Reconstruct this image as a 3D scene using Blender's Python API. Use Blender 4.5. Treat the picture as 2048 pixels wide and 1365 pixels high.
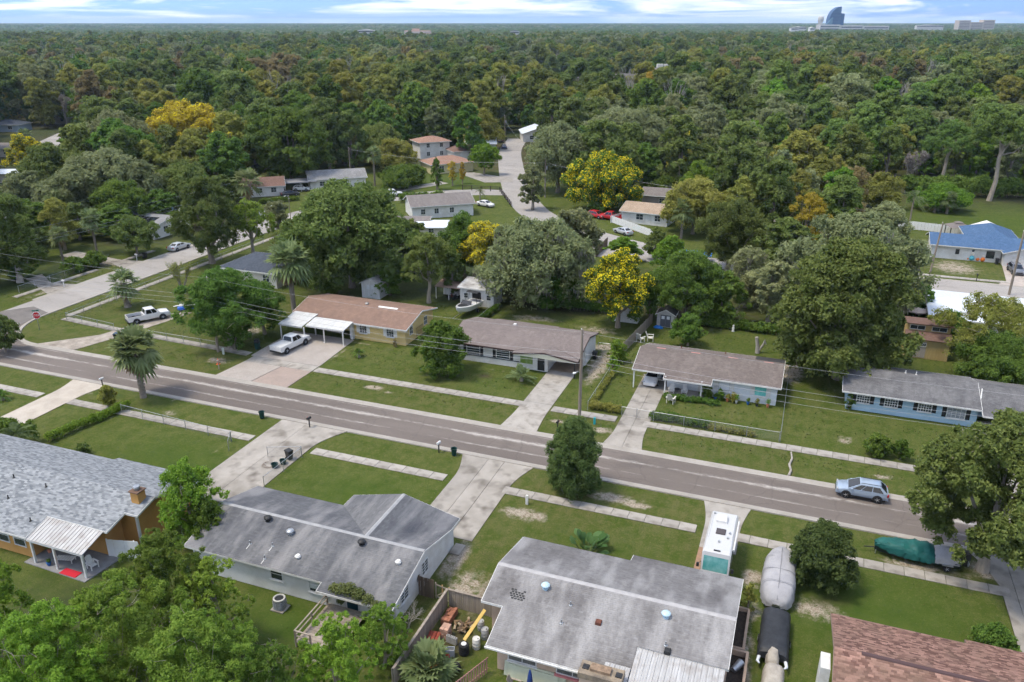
import bpy, math, random
import numpy as np
from mathutils import Vector, Matrix
R = math.radians
SC = bpy.context.scene
for o in list(bpy.data.objects):
 bpy.data.objects.remove(o)
# ------------------------------------------------------------------ camera
CAM_H = 41.0
YAW = R(20.5)
F_PX, HORIZON = 1600.0,44.0
PITCH = math.atan((682.5 - HORIZON) / F_PX)
cam_d = bpy.data.cameras.new('camera')
cam_d.sensor_fit = 'HORIZONTAL'
cam_d.sensor_width = 36.0
cam_d.lens = 36.0 * F_PX / 2048.0
cam_d.clip_start = 0.5
cam_d.clip_end = 60000.0
cam = bpy.data.objects.new('camera', cam_d)
SC.collection.objects.link(cam)
cam.location = (0,0, CAM_H)
cam.rotation_euler = (math.pi / 2 - PITCH, 0, YAW)
SC.camera = cam
# ------------------------------------------------------------------ sky
SUN_EL, SUN_AZ = R(66), R(-120)          # azimuth measured from +y towards +x
W = bpy.data.worlds.new('World')
SC.world = W
W.use_nodes = True
nt = W.node_tree
nt.nodes.clear()
N = nt.nodes.new
L = nt.links.new
out = N('ShaderNodeOutputWorld')
bg = N('ShaderNodeBackground')
bg.inputs['Strength'].default_value = 0.13
tc = N('ShaderNodeTexCoord')
lift = N('ShaderNodeVectorMath'); lift.operation = 'ADD'
lift.inputs[1].default_value = (0,0,0.7)
nrm = N('ShaderNodeVectorMath'); nrm.operation = 'NORMALIZE'
sky = N('ShaderNodeTexSky')
sky.sky_type = 'NISHITA'
sky.sun_disc = False
sky.sun_elevation = SUN_EL
sky.sun_rotation = SUN_AZ
sky.air_density = 1.15
sky.dust_density = 0.3
sky.ozone_density = 3.0
L(tc.outputs['Generated'], lift.inputs[0]); L(lift.outputs[0], nrm.inputs[0]); L(nrm.outputs[0], sky.inputs['Vector'])
sep = N('ShaderNodeSeparateXYZ'); L(tc.outputs['Generated'], sep.inputs[0])
mp = N('ShaderNodeMapping'); mp.inputs['Rotation'].default_value = (R(2.0), R(-2.5),0); mp.inputs['Scale'].default_value = (5,5,62)
mp.inputs['Location'].default_value = (3.1,1.7,.35)
L(tc.outputs['Generated'], mp.inputs[0])
n1 = N('ShaderNodeTexNoise'); n1.inputs['Scale'].default_value = 1.0; n1.inputs['Detail'].default_value = 5; n1.inputs['Roughness'].default_value = 0.62; n1.inputs['Distortion'].default_value = 0.6
L(mp.outputs[0], n1.inputs['Vector'])
n2 = N('ShaderNodeTexNoise'); n2.inputs['Scale'].default_value = 3.2; n2.inputs['Detail'].default_value = 4; n2.inputs['Roughness'].default_value = 0.55  # overhead cloud layer, out of view, added to whiten the scene light
L(tc.outputs['Generated'], n2.inputs['Vector'])
up = N('ShaderNodeMapRange'); up.inputs['From Min'].default_value = 0.03; up.inputs['From Max'].default_value = 0.35; L(sep.outputs['Z'], up.inputs['Value'])
nm_ = N('ShaderNodeMix'); L(up.outputs[0], nm_.inputs['Factor']); L(n1.outputs['Fac'], nm_.inputs['A']); L(n2.outputs['Fac'], nm_.inputs['B'])
cr = N('ShaderNodeValToRGB'); cr.color_ramp.elements[0].position = 0.44; cr.color_ramp.elements[1].position = 0.63; cr.color_ramp.elements[0].color = (.0,.0,.0,1); cr.color_ramp.elements[1].color = (.8,.8,.8,1)
L(nm_.outputs[0], cr.inputs[0])
mx = N('ShaderNodeMix'); mx.data_type = 'RGBA'
mx.inputs['B'].default_value = (6.6,6.2,5.6,1)
L(cr.outputs[0], mx.inputs['Factor']); L(sky.outputs[0], mx.inputs['A'])
L(mx.outputs['Result'], bg.inputs['Color']); L(bg.outputs[0], out.inputs[0])
# ------------------------------------------------------------------ sun (veiled by cloud)
sun_d = bpy.data.lights.new('sun', 'SUN')
sun_d.energy = 1.5
sun_d.angle = R(14)
sun_d.color = (1.0,0.90,0.74)
sun = bpy.data.objects.new('sun', sun_d)
SC.collection.objects.link(sun)
sv = Vector((math.sin(SUN_AZ) * math.cos(SUN_EL), math.cos(SUN_AZ) * math.cos(SUN_EL), math.sin(SUN_EL)))
sun.rotation_euler = (-sv).to_track_quat('-Z', 'Y').to_euler()
# ------------------------------------------------------------------ exposure / render
SC.view_settings.view_transform = 'Standard'
SC.view_settings.look = 'None'
SC.view_settings.exposure = 1.38
SC.view_settings.gamma = 1.0
SC.view_settings.use_curve_mapping = False
cy = SC.cycles
cy.use_denoising = True
cy.use_adaptive_sampling = True
cy.adaptive_threshold = 0.04
cy.max_bounces = 5
cy.diffuse_bounces = 3
cy.glossy_bounces = 2
cy.transmission_bounces = 3
cy.transparent_max_bounces = 8
cy.volume_bounces = 0
cy.caustics_reflective = False
cy.caustics_refractive = False
# ------------------------------------------------------------------ helpers
rnd = random.Random(7)
COL = SC.collection
OFF = {}                                 # where each parent's origin stands
def G(px, py, z=0.0):
 u = (px - 1024) / F_PX
 v = (py - 682.5) / F_PX
 fy = math.cos(PITCH) - v * math.sin(PITCH)
 fz = -math.sin(PITCH) - v * math.cos(PITCH)
 t = (z - CAM_H) / fz
 a, b = u * t, fy * t
 return (a * math.cos(YAW) - b * math.sin(YAW), a * math.sin(YAW) + b * math.cos(YAW))
def depth(x, y, z=0.0):
 b = -x * math.sin(YAW) + y * math.cos(YAW)
 return b * math.cos(PITCH) - (z - CAM_H) * math.sin(PITCH)
def height_at(x, y, py):
 b = -x * math.sin(YAW) + y * math.cos(YAW)
 v = (py - 682.5) / F_PX
 return CAM_H - b * (math.sin(PITCH) + v * math.cos(PITCH)) / (math.cos(PITCH) - v * math.sin(PITCH))
class MB:
 def __init__(self):
  self.v, self.f, self.m = [], [], []
 def add(self, vs, fs, m=0):
  k = len(self.v)
  self.v += [tuple(q) for q in vs]
  self.f += [tuple(i + k for i in q) for q in fs]
  self.m += [m] * len(fs)
  return self
 def box(self, x0, y0, z0, x1, y1, z1, m=0):
  x0, x1 = min(x0, x1), max(x0, x1); y0, y1 = min(y0, y1), max(y0, y1); z0, z1 = min(z0, z1), max(z0, z1)
  return self.add([(x0, y0, z0),(x1, y0, z0),(x1, y1, z0),(x0, y1, z0),(x0, y0, z1),(x1, y0, z1),(x1, y1, z1),(x0, y1, z1)],
      [(3,2,1,0),(4,5,6,7),(0,1,5,4),(1,2,6,5),(2,3,7,6),(3,0,4,7)], m)
 def bbox(self, x0, y0, z0, x1, y1, z1, b=0.03, m=0):
  lo = [(x0, y0),(x1, y0),(x1, y1),(x0, y1)]
  hi = [(x0 + b, y0 + b),(x1 - b, y0 + b),(x1 - b, y1 - b),(x0 + b, y1 - b)]
  vs = [(x, y, z0) for x, y in lo] + [(x, y, z1 - b) for x, y in lo] + [(x, y, z1) for x, y in hi]
  fs = [(3,2,1,0),(8,9,10,11)]
  for r in (0,4):
   for i in range(4):
    j = (i + 1) % 4
    fs.append((r + i, r + j, r + 4 + j, r + 4 + i))
  return self.add(vs, fs, m)
 def prism(self, poly, z0, z1, m=0):
  n = len(poly)
  a = sum(poly[i][0] * poly[(i + 1) % n][1] - poly[(i + 1) % n][0] * poly[i][1] for i in range(n))
  if a < 0:
   poly = poly[::-1]
  vs = [(x, y, z0) for x, y in poly] + [(x, y, z1) for x, y in poly]
  fs = [tuple(range(n - 1,-1,-1)), tuple(range(n, 2 * n))]
  fs += [(i, (i + 1) % n, n + (i + 1) % n, n + i) for i in range(n)]
  return self.add(vs, fs, m)
 def prof_x(self, prof, x0, x1, m=0):
  n = len(prof)
  vs = [(x0, y, z) for y, z in prof] + [(x1, y, z) for y, z in prof]
  fs = [tuple(range(n)), tuple(range(2 * n - 1, n - 1,-1))]
  fs += [(i, n + i, n + (i + 1) % n, (i + 1) % n) for i in range(n)]
  return self.add(vs, fs, m)
 def prof_y(self, prof, y0, y1, m=0):
  n = len(prof)
  vs = [(x, y0, z) for x, z in prof] + [(x, y1, z) for x, z in prof]
  fs = [tuple(range(n)), tuple(range(2 * n - 1, n - 1,-1))]
  fs += [(i, n + i, n + (i + 1) % n, (i + 1) % n) for i in range(n)]
  return self.add(vs, fs, m)
 def tube(self, path, r, n=6, m=0, cap=True):
  P = [Vector(q) for q in path]
  rr = r if isinstance(r, (list, tuple)) else [r] * len(P)
  vs, fs = [], []
  ref = Vector((0.3,0.9,0.2))
  for i, q in enumerate(P):
   d = (P[min(i + 1, len(P) - 1)] - P[max(i - 1,0)])
   d = d.normalized() if d.length > 1e-9 else Vector((0,0,1))
   a = d.cross(ref)
   if a.length < 0.1:
    a = d.cross(Vector((1,0,0)))
   a.normalize()
   b = d.cross(a)
   for k in range(n):
    w = 2 * math.pi * k / n
    vs.append(q + (a * math.cos(w) + b * math.sin(w)) * rr[i])
  for i in range(len(P) - 1):
   for k in range(n):
    j = (k + 1) % n
    fs.append((i * n + k, i * n + j, (i + 1) * n + j, (i + 1) * n + k))
  if cap:
   fs.append(tuple(range(n - 1,-1,-1)))
   fs.append(tuple(range((len(P) - 1) * n, len(P) * n)))
  return self.add(vs, fs, m)
 def lathe(self, prof, c=(0,0,0), n=16, m=0, axis='z'):
  vs, fs = [], []
  for r, z in prof:
   for k in range(n):
    w = 2 * math.pi * k / n
    a, b = r * math.cos(w), r * math.sin(w)
    q = {'z': (a, b, z), 'y': (a, z, b), 'x': (z, a, b)}[axis]
    vs.append((q[0] + c[0], q[1] + c[1], q[2] + c[2]))
  for i in range(len(prof) - 1):
   for k in range(n):
    j = (k + 1) % n
    fs.append((i * n + k, i * n + j, (i + 1) * n + j, (i + 1) * n + k))
  fs.append(tuple(range(n - 1,-1,-1)))
  fs.append(tuple(range((len(prof) - 1) * n, len(prof) * n)))
  return self.add(vs, fs, m)
 def loft(self, rings, m=0, close=True, cap=True):
  n = len(rings[0])
  vs = [q for r in rings for q in r]
  fs = []
  for i in range(len(rings) - 1):
   for k in range(n if close else n - 1):
    j = (k + 1) % n
    fs.append((i * n + k, i * n + j, (i + 1) * n + j, (i + 1) * n + k))
  if cap and close:
   fs.append(tuple(range(n - 1,-1,-1)))
   fs.append(tuple(range((len(rings) - 1) * n, len(rings) * n)))
  return self.add(vs, fs, m)
 def mesh(self, name, mats, smooth=False, off=(0,0,0)):
  me = bpy.data.meshes.new(name)
  me.from_pydata([(x - off[0], y - off[1], z - off[2]) for x, y, z in self.v], [], self.f)
  for q in (mats if isinstance(mats, (list, tuple)) else [mats]):
   me.materials.append(q)
  if any(self.m):
   me.polygons.foreach_set('material_index', self.m)
  if smooth:
   me.polygons.foreach_set('use_smooth', [True] * len(me.polygons))
  me.update()
  return me
 def build(self, name, mats, parent=None, smooth=False, local=False, loc=None, rotz=0):
  off = (0,0,0) if (parent is None or local) else OFF[parent.name]
  if loc is not None and not local and parent is None:
   off = loc
  o = bpy.data.objects.new(name, self.mesh(name, mats, smooth, off))
  COL.objects.link(o)
  if parent is not None:
   o.parent = parent
   OFF[o.name] = OFF[parent.name]
   if loc is not None:
    o.location = loc
  elif loc is not None:
   o.location = loc
   OFF[o.name] = loc
  else:
   OFF[o.name] = (0,0,0)
  if rotz:
   o.rotation_euler = (0,0, rotz)
  if smooth:
   autosmooth(o)
  return o
MB.lp = lambda self, name, mats, parent, smooth=False, loc=None: self.build(name, mats, parent, smooth, True, loc)
def autosmooth(o, ang=38):
 try:
  o.data.set_sharp_from_angle(angle=R(ang))
 except Exception:
  pass
def fastmesh(name, V, Fq, mat, attrs=None, smooth=False):
 me = bpy.data.meshes.new(name)
 V = np.asarray(V, np.float32); Fq = np.asarray(Fq, np.int32)
 k = Fq.shape[1]
 me.vertices.add(len(V)); me.vertices.foreach_set('co', V.ravel())
 me.loops.add(Fq.size); me.loops.foreach_set('vertex_index', Fq.ravel())
 me.polygons.add(len(Fq))
 me.polygons.foreach_set('loop_start', np.arange(0, Fq.size, k, dtype=np.int32))
 try:
  me.polygons.foreach_set('loop_total', np.full(len(Fq), k, np.int32))
 except Exception:
  pass
 for an, av in (attrs or {}).items():
  a = me.attributes.new(an, 'FLOAT', 'POINT')
  a.data.foreach_set('value', np.asarray(av, np.float32))
 for q in (mat if isinstance(mat, (list, tuple)) else [mat]):
  me.materials.append(q)
 if smooth:
  me.polygons.foreach_set('use_smooth', np.ones(len(Fq), bool))
 me.update(calc_edges=True)
 return me
def obj_from(name, me, parent=None, loc=None, rotz=0, scale=None):
 o = bpy.data.objects.new(name, me)
 COL.objects.link(o)
 if parent is not None:
  o.parent = parent
  OFF[o.name] = OFF[parent.name]
 if loc is not None:
  o.location = loc
  if parent is None:
   OFF[o.name] = tuple(loc)
 elif parent is None:
  OFF[o.name] = (0,0,0)
 if rotz:
  o.rotation_euler = (0,0, rotz)
 if scale is not None:
  o.scale = scale
 return o
def tag(o, label=None, cat=None, group=None, kind=None):
 if label: o['label'] = label
 if cat: o['category'] = cat
 if group: o['group'] = group
 if kind: o['kind'] = kind
 return o
def thing(name, label, cat, loc=(0,0,0), rotz=0.0, group=None, scale=None):
 o = bpy.data.objects.new(name, None)
 COL.objects.link(o)
 o.empty_display_size = 0.3
 o.location = loc
 o.rotation_euler = (0,0, rotz)
 if scale is not None:
  o.scale = (scale,) * 3 if isinstance(scale, (int, float)) else scale
 OFF[o.name] = tuple(loc)
 return tag(o, label, cat, group)
def copy_tree(o, parent=None):
 c = o.copy()
 COL.objects.link(c)
 c.parent = parent
 if parent is not None:
  c.matrix_parent_inverse = o.matrix_parent_inverse
  OFF[c.name] = OFF.get(parent.name, (0,0,0))
 for ch in list(o.children):
  copy_tree(ch, c)
 return c
def dup(root, loc, rotz=0.0, label=None, group=None, scale=None):
 c = copy_tree(root)
 c.location = loc
 c.rotation_euler = (0,0, rotz)
 if scale is not None:
  c.scale = (scale,) * 3 if isinstance(scale, (int, float)) else scale
 if label: c['label'] = label
 if group: c['group'] = group
 return c
# ------------------------------------------------------------------ materials
MAT = {}
def newmat(name):
 m = bpy.data.materials.new(name)
 m.use_nodes = True
 MAT[name] = m
 t = m.node_tree
 return m, t, t.nodes, t.links, t.nodes['Principled BSDF']
class NB:
 def __init__(self, nd, lk):
  self.nd, self.lk = nd, lk
  self.tc = nd.new('ShaderNodeTexCoord')
 def noise(self, sc, det=3, st=None, rough=.6):
  src = self.tc.outputs['Object']
  if st is not None:
   mpn = self.nd.new('ShaderNodeMapping'); mpn.inputs['Scale'].default_value = st
   self.lk.new(src, mpn.inputs[0]); src = mpn.outputs[0]
  n = self.nd.new('ShaderNodeTexNoise')
  for k, q in (('Scale', sc),('Detail', det),('Roughness', rough)):
   n.inputs[k].default_value = q
  self.lk.new(src, n.inputs['Vector'])
  return n.outputs['Fac']
 def rng(self, v, a, b_, c=0.0, d=1.0):
  r = self.nd.new('ShaderNodeMapRange')
  for k, q in zip(('From Min', 'From Max', 'To Min', 'To Max'),(a, b_, c, d)):
   r.inputs[k].default_value = q
  self.lk.new(v, r.inputs['Value'])
  return r.outputs[0]
 def mix(self, f, A, B):
  x = self.nd.new('ShaderNodeMix'); x.data_type = 'RGBA'
  self.lk.new(f, x.inputs['Factor'])
  for k, q in (('A', A),('B', B)):
   if isinstance(q, tuple): x.inputs[k].default_value = rgb(q)
   else: self.lk.new(q, x.inputs[k])
  return x.outputs['Result']
 def mt(self, op, a, b_=0.0):
  x = self.nd.new('ShaderNodeMath'); x.operation = op
  for i, q in enumerate((a, b_)):
   if isinstance(q, (int, float)): x.inputs[i].default_value = q
   else: self.lk.new(q, x.inputs[i])
  return x.outputs[0]
 def attr(self, n):
  a = self.nd.new('ShaderNodeAttribute'); a.attribute_name = n
  return a.outputs['Fac']
def rgb(c):
 return (c[0], c[1], c[2], 1)
def M(name, c, c2=None, sc=1.5, det=3.0, rough=0.8, bump=0.0, bsc=None, metal=0.0, spec=0.3, stretch=(1,1,1), c3=None, sc3=8.0, lo=0.35, hi=0.68, var=0.0, coat=0.0):
 if name in MAT:
  return MAT[name]
 m, t, nd, lk, b = newmat(name)
 b.inputs['Roughness'].default_value = rough
 b.inputs['Metallic'].default_value = metal
 b.inputs['Specular IOR Level'].default_value = spec
 if coat:
  b.inputs['Coat Weight'].default_value = coat
  b.inputs['Coat Roughness'].default_value = 0.08
 b.inputs['Base Color'].default_value = rgb(c)
 tcn = nd.new('ShaderNodeTexCoord')
 mpn = nd.new('ShaderNodeMapping')
 mpn.inputs['Scale'].default_value = stretch
 lk.new(tcn.outputs['Object'], mpn.inputs[0])
 src = None
 if c2 is not None:
  nz = nd.new('ShaderNodeTexNoise'); nz.inputs['Scale'].default_value = sc; nz.inputs['Detail'].default_value = det; nz.inputs['Roughness'].default_value = 0.6
  lk.new(mpn.outputs[0], nz.inputs['Vector'])
  mr = nd.new('ShaderNodeMapRange'); mr.inputs['From Min'].default_value = lo; mr.inputs['From Max'].default_value = hi
  lk.new(nz.outputs['Fac'], mr.inputs['Value'])
  mi = nd.new('ShaderNodeMix'); mi.data_type = 'RGBA'
  mi.inputs['A'].default_value = rgb(c); mi.inputs['B'].default_value = rgb(c2)
  lk.new(mr.outputs[0], mi.inputs['Factor'])
  src = mi.outputs['Result']
 if c3 is not None:
  nz = nd.new('ShaderNodeTexNoise'); nz.inputs['Scale'].default_value = sc3; nz.inputs['Detail'].default_value = 2
  lk.new(tcn.outputs['Object'], nz.inputs['Vector'])
  mr = nd.new('ShaderNodeMapRange'); mr.inputs['From Min'].default_value = 0.5; mr.inputs['From Max'].default_value = 0.72
  lk.new(nz.outputs['Fac'], mr.inputs['Value'])
  mi = nd.new('ShaderNodeMix'); mi.data_type = 'RGBA'
  if src is not None: lk.new(src, mi.inputs['A'])
  else: mi.inputs['A'].default_value = rgb(c)
  mi.inputs['B'].default_value = rgb(c3)
  lk.new(mr.outputs[0], mi.inputs['Factor'])
  src = mi.outputs['Result']
 if var:
  oi = nd.new('ShaderNodeObjectInfo')
  hs = nd.new('ShaderNodeHueSaturation')
  mr = nd.new('ShaderNodeMapRange'); mr.inputs['To Min'].default_value = 1 - var; mr.inputs['To Max'].default_value = 1 + var
  lk.new(oi.outputs['Random'], mr.inputs['Value']); lk.new(mr.outputs[0], hs.inputs['Value'])
  if src is not None: lk.new(src, hs.inputs['Color'])
  else: hs.inputs['Color'].default_value = rgb(c)
  src = hs.outputs[0]
 if src is not None:
  lk.new(src, b.inputs['Base Color'])
 if bump:
  nz = nd.new('ShaderNodeTexNoise'); nz.inputs['Scale'].default_value = bsc or 20; nz.inputs['Detail'].default_value = 2
  lk.new(mpn.outputs[0], nz.inputs['Vector'])
  bp = nd.new('ShaderNodeBump'); bp.inputs['Strength'].default_value = bump; bp.inputs['Distance'].default_value = 0.05
  lk.new(nz.outputs['Fac'], bp.inputs['Height']); lk.new(bp.outputs[0], b.inputs['Normal'])
 return m
def tint_mat(name, ca, cb, rough=0.8, spec=0.2, transl=0.0, var=0.12, huevar=0.02, c_noise=None, nsc=0.25):
 m, t, nd, lk, b = newmat(name)
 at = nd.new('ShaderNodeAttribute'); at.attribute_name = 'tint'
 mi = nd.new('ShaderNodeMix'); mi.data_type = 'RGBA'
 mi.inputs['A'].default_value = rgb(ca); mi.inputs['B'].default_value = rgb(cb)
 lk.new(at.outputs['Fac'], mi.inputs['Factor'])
 src = mi.outputs['Result']
 if c_noise is not None:
  tcn = nd.new('ShaderNodeTexCoord')
  nz = nd.new('ShaderNodeTexNoise'); nz.inputs['Scale'].default_value = nsc; nz.inputs['Detail'].default_value = 2
  lk.new(tcn.outputs['Object'], nz.inputs['Vector'])
  mr = nd.new('ShaderNodeMapRange'); mr.inputs['From Min'].default_value = 0.45; mr.inputs['From Max'].default_value = 0.75
  lk.new(nz.outputs['Fac'], mr.inputs['Value'])
  m2 = nd.new('ShaderNodeMix'); m2.data_type = 'RGBA'
  lk.new(src, m2.inputs['A']); m2.inputs['B'].default_value = rgb(c_noise); lk.new(mr.outputs[0], m2.inputs['Factor'])
  src = m2.outputs['Result']
 oi = nd.new('ShaderNodeObjectInfo')
 hs = nd.new('ShaderNodeHueSaturation')
 mr = nd.new('ShaderNodeMapRange'); mr.inputs['To Min'].default_value = 1 - var; mr.inputs['To Max'].default_value = 1 + var
 lk.new(oi.outputs['Random'], mr.inputs['Value']); lk.new(mr.outputs[0], hs.inputs['Value'])
 mh = nd.new('ShaderNodeMath'); mh.operation = 'MULTIPLY'; mh.inputs[1].default_value = 7.31
 lk.new(oi.outputs['Random'], mh.inputs[0])
 fr = nd.new('ShaderNodeMath'); fr.operation = 'FRACT'; lk.new(mh.outputs[0], fr.inputs[0])
 mr2 = nd.new('ShaderNodeMapRange'); mr2.inputs['To Min'].default_value = 0.5 - huevar; mr2.inputs['To Max'].default_value = 0.5 + huevar
 lk.new(fr.outputs[0], mr2.inputs['Value']); lk.new(mr2.outputs[0], hs.inputs['Hue'])
 lk.new(src, hs.inputs['Color'])
 lk.new(hs.outputs[0], b.inputs['Base Color'])
 b.inputs['Roughness'].default_value = rough
 b.inputs['Specular IOR Level'].default_value = spec
 if transl:
  tr = nd.new('ShaderNodeBsdfTranslucent'); lk.new(hs.outputs[0], tr.inputs['Color'])
  ms = nd.new('ShaderNodeMixShader'); ms.inputs[0].default_value = transl
  lk.new(b.outputs[0], ms.inputs[1]); lk.new(tr.outputs[0], ms.inputs[2])
  lk.new(ms.outputs[0], nd['Material Output'].inputs[0])
 return m
GLASS = M('window_glass', (0.03,0.04,0.045), rough=0.06, spec=0.6)
WHITE = M('white_paint', (0.64,0.64,0.62),(0.54,0.53,0.5), sc=2.5, rough=0.55, bump=0.05)
METAL = M('galvanised_metal', (0.42,0.44,0.45),(0.32,0.33,0.34), sc=4, rough=0.4, metal=0.7)
BLACK = M('black_plastic', (0.015,0.016,0.017),(0.03,0.03,0.03), sc=6, rough=0.5)
WOOD = M('weathered_wood', (0.22,0.18,0.14),(0.32,0.28,0.23), sc=3, stretch=(1,1,0.15), rough=0.85, bump=0.2, var=0.15)
CONC = M('concrete', (0.335,0.312,0.278),(0.255,0.235,0.205), sc=0.5, det=5, rough=0.9, bump=0.1, bsc=30, c3=(0.2,0.18,0.155), sc3=0.9, var=0.1)
CONC2 = M('stained_concrete', (0.325,0.30,0.265),(0.225,0.205,0.175), sc=0.38, det=6, rough=0.9, bump=0.1, bsc=30, c3=(0.125,0.11,0.092), sc3=0.55, var=0.08)
KERB = M('kerb_concrete', (0.335,0.312,0.278),(0.26,0.24,0.21), sc=0.5, det=4, rough=0.9, bump=0.15, bsc=25, c3=(0.3,0.27,0.23), sc3=5)
# ================================================================== SETTING
def gauss_patch(X, Y, x, y, rx, ry, a=1.0, rot=0.0):
 c, s = math.cos(rot), math.sin(rot)
 u = ((X - x) * c + (Y - y) * s) / rx
 v = (-(X - x) * s + (Y - y) * c) / ry
 return a * np.exp(-(u * u + v * v) * 1.2)
def grid_axis(lo, hi, step, far):
 inner = np.arange(lo, hi + 1e-6, step)
 ext, d, q = [], step, hi
 while q < far:
  d *= 1.35
  q += d
  ext.append(q)
 ext2, d, q = [], step, lo
 while q > -far:
  d *= 1.35
  q -= d
  ext2.append(q)
 return np.array(ext2[::-1] + list(inner) + ext)
gx = grid_axis(-135,45,0.7,16000)
gy = grid_axis(28,130,0.7,16000)
GX, GY = np.meshgrid(gx, gy)
dirt = np.zeros_like(GX)
for a in [(-20.3,57.4,2.6,1.0),(-13.4,62.8,3.0,0.9),(-11,62.4,1.5,.5),(-46.3,76.2,1.6,.7),(-44,75.9,1.1,.4),(-0.4,55.4,.9,1.5),(6.8,82.2,.7,1.1),
   (-23.4,49.5,.9,3.2),(-21.4,46.6,1.6,2.4,.8),(-19.4,46.2,1.0,3.0),(-69.5,76.4,2.2,1.1,.8),(-72.5,86.5,2.2,2.6,.8),(-22.6,92,1.4,6.5,1.05),(-23.5,98.5,1.6,1.6),
   (.6,99,1.8,5,.95),(-64.5,62.2,1.2,.8,.8),(10.2,75.6,1.0,.5),(-66.2,65,.5,.3),(-56.2,63.8,.35,.25),(0.2,51.5,.7,1.5,.8),(-0.3,45.5,.9,5,.9),(12.5,61.6,4.5,1.0,.75),
   (17.2,63,1.6,1.6,.9),(4.5,53.3,2.6,1.6,.75),(-38.5,103,3.5,2.6,.6),(-26,104.5,4.5,2,.6),(26,155.5,5,3.0,1.1),(-36,106,5,1.6,.7),(-41,84.5,1.5,1.2,.65),
   (-22.8,75.6,1.4,.6,.8),(-17.8,75.3,1.5,.8,.9),(-121,106,6,3.5,.8),(-54,57.2,.3,2.2,.6),(-115,91.5,1.2,8,.6),(-52.5,51,.4,2.2,.7),(-29.5,56,.3,5,.5),
   (-50.2,38.6,1.6,.7,1.1),(-46.5,108,3.5,2.0,.5),(-14.5,94,9,5,.45),(-77,63,0.9,0.5,.5),(-56,83.7,.5,3.2,.5),(-34,86.4,4.0,.5,.55),(-44,88,3,.5,.55),(-55,88,3,.5,.6)]:
 dirt = np.maximum(dirt, gauss_patch(GX, GY, *a))
wood = 1 / (1 + np.exp(-(GY - 215) / 6.0))
wood = np.maximum(wood, 1 / (1 + np.exp((GX + 150) / 6.0)))
for a in [(-70,105,7,4,.8),(-52,112,14,6,1.1),(-36,113,14,6,1.1),(-14,117,14,7,1.2),(8,108,7,9,.8),(-127,128,12,20,1.2),(-128,108,6,7,.6),(-97,135,8,14,.8),(-82,122,10,14,1.0),
   (-60,128,24,14,1.2),(-24,128,20,10,1.2),(0,128,16,12,1.2),(-21,50,1.0,6,.4),(-45,33,12,7,.9),(-30,32,12,5,.9),(-35,84,1.5,1.0,.9),(-17.8,66,3,2.2,.75),(-5,190,26,24,1.1),(-140,170,22,30,1.0),(-19.6,40,1.8,4.2,1.3),(-18.9,47,.9,3.5,1.2),(-124,100,6,14,1.1),(14,62,3.5,1.2,.8),(-1,43,1.2,6,.7),(5,54.6,2.6,1.2,.7)]:  # strip between the near houses: dark leaf debris with shadow painted in
 wood = np.maximum(wood, gauss_patch(GX, GY, *a))
lush = gauss_patch(GX, GY, -55,54,8,4,.9) + gauss_patch(GX, GY, -35,55,7,4,.9) + gauss_patch(GX, GY, 8,54,8,5,1.0) + gauss_patch(GX, GY, -31,38,5,3,.9) + gauss_patch(GX, GY, -12,55,8,2,.5) + gauss_patch(GX, GY, 40,195,20,14,1.0) + gauss_patch(GX, GY, -95,198,16,7,.9)
yard = np.zeros_like(GX)
for x0, x1, y0, y1, v in [(-57,-21,72,78,.7),(-21,2,72,78,.9),(2,45,72,78,.35),(-105,-66,72,79,.8),(-13,.5,79,87,.35),(.5,20,79,90,.2),(-118,-113,84,116,.8),(-105,-70,81,104,.75),(-56,-24,79,88,.15),(-24,-5,50,66,.8),(-2,18,61,66,.35),(-24,-18,40,54,.9),(-45,-29,61,66,.3),(-105,-52,61,66,.3),(20,45,150,162,.9),(-20,6,97,111,.1)]:
 yard = np.where((GX > x0) & (GX < x1) & (GY > y0) & (GY < y1), v, yard)
GZ = -0.02 * np.ones_like(GX)
ny, nx = GX.shape
idx = np.arange(nx * ny).reshape(ny, nx)
quads = np.stack([idx[:-1, :-1], idx[:-1,1:], idx[1:, 1:], idx[1:, :-1]], -1).reshape(-1,4)
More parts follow.
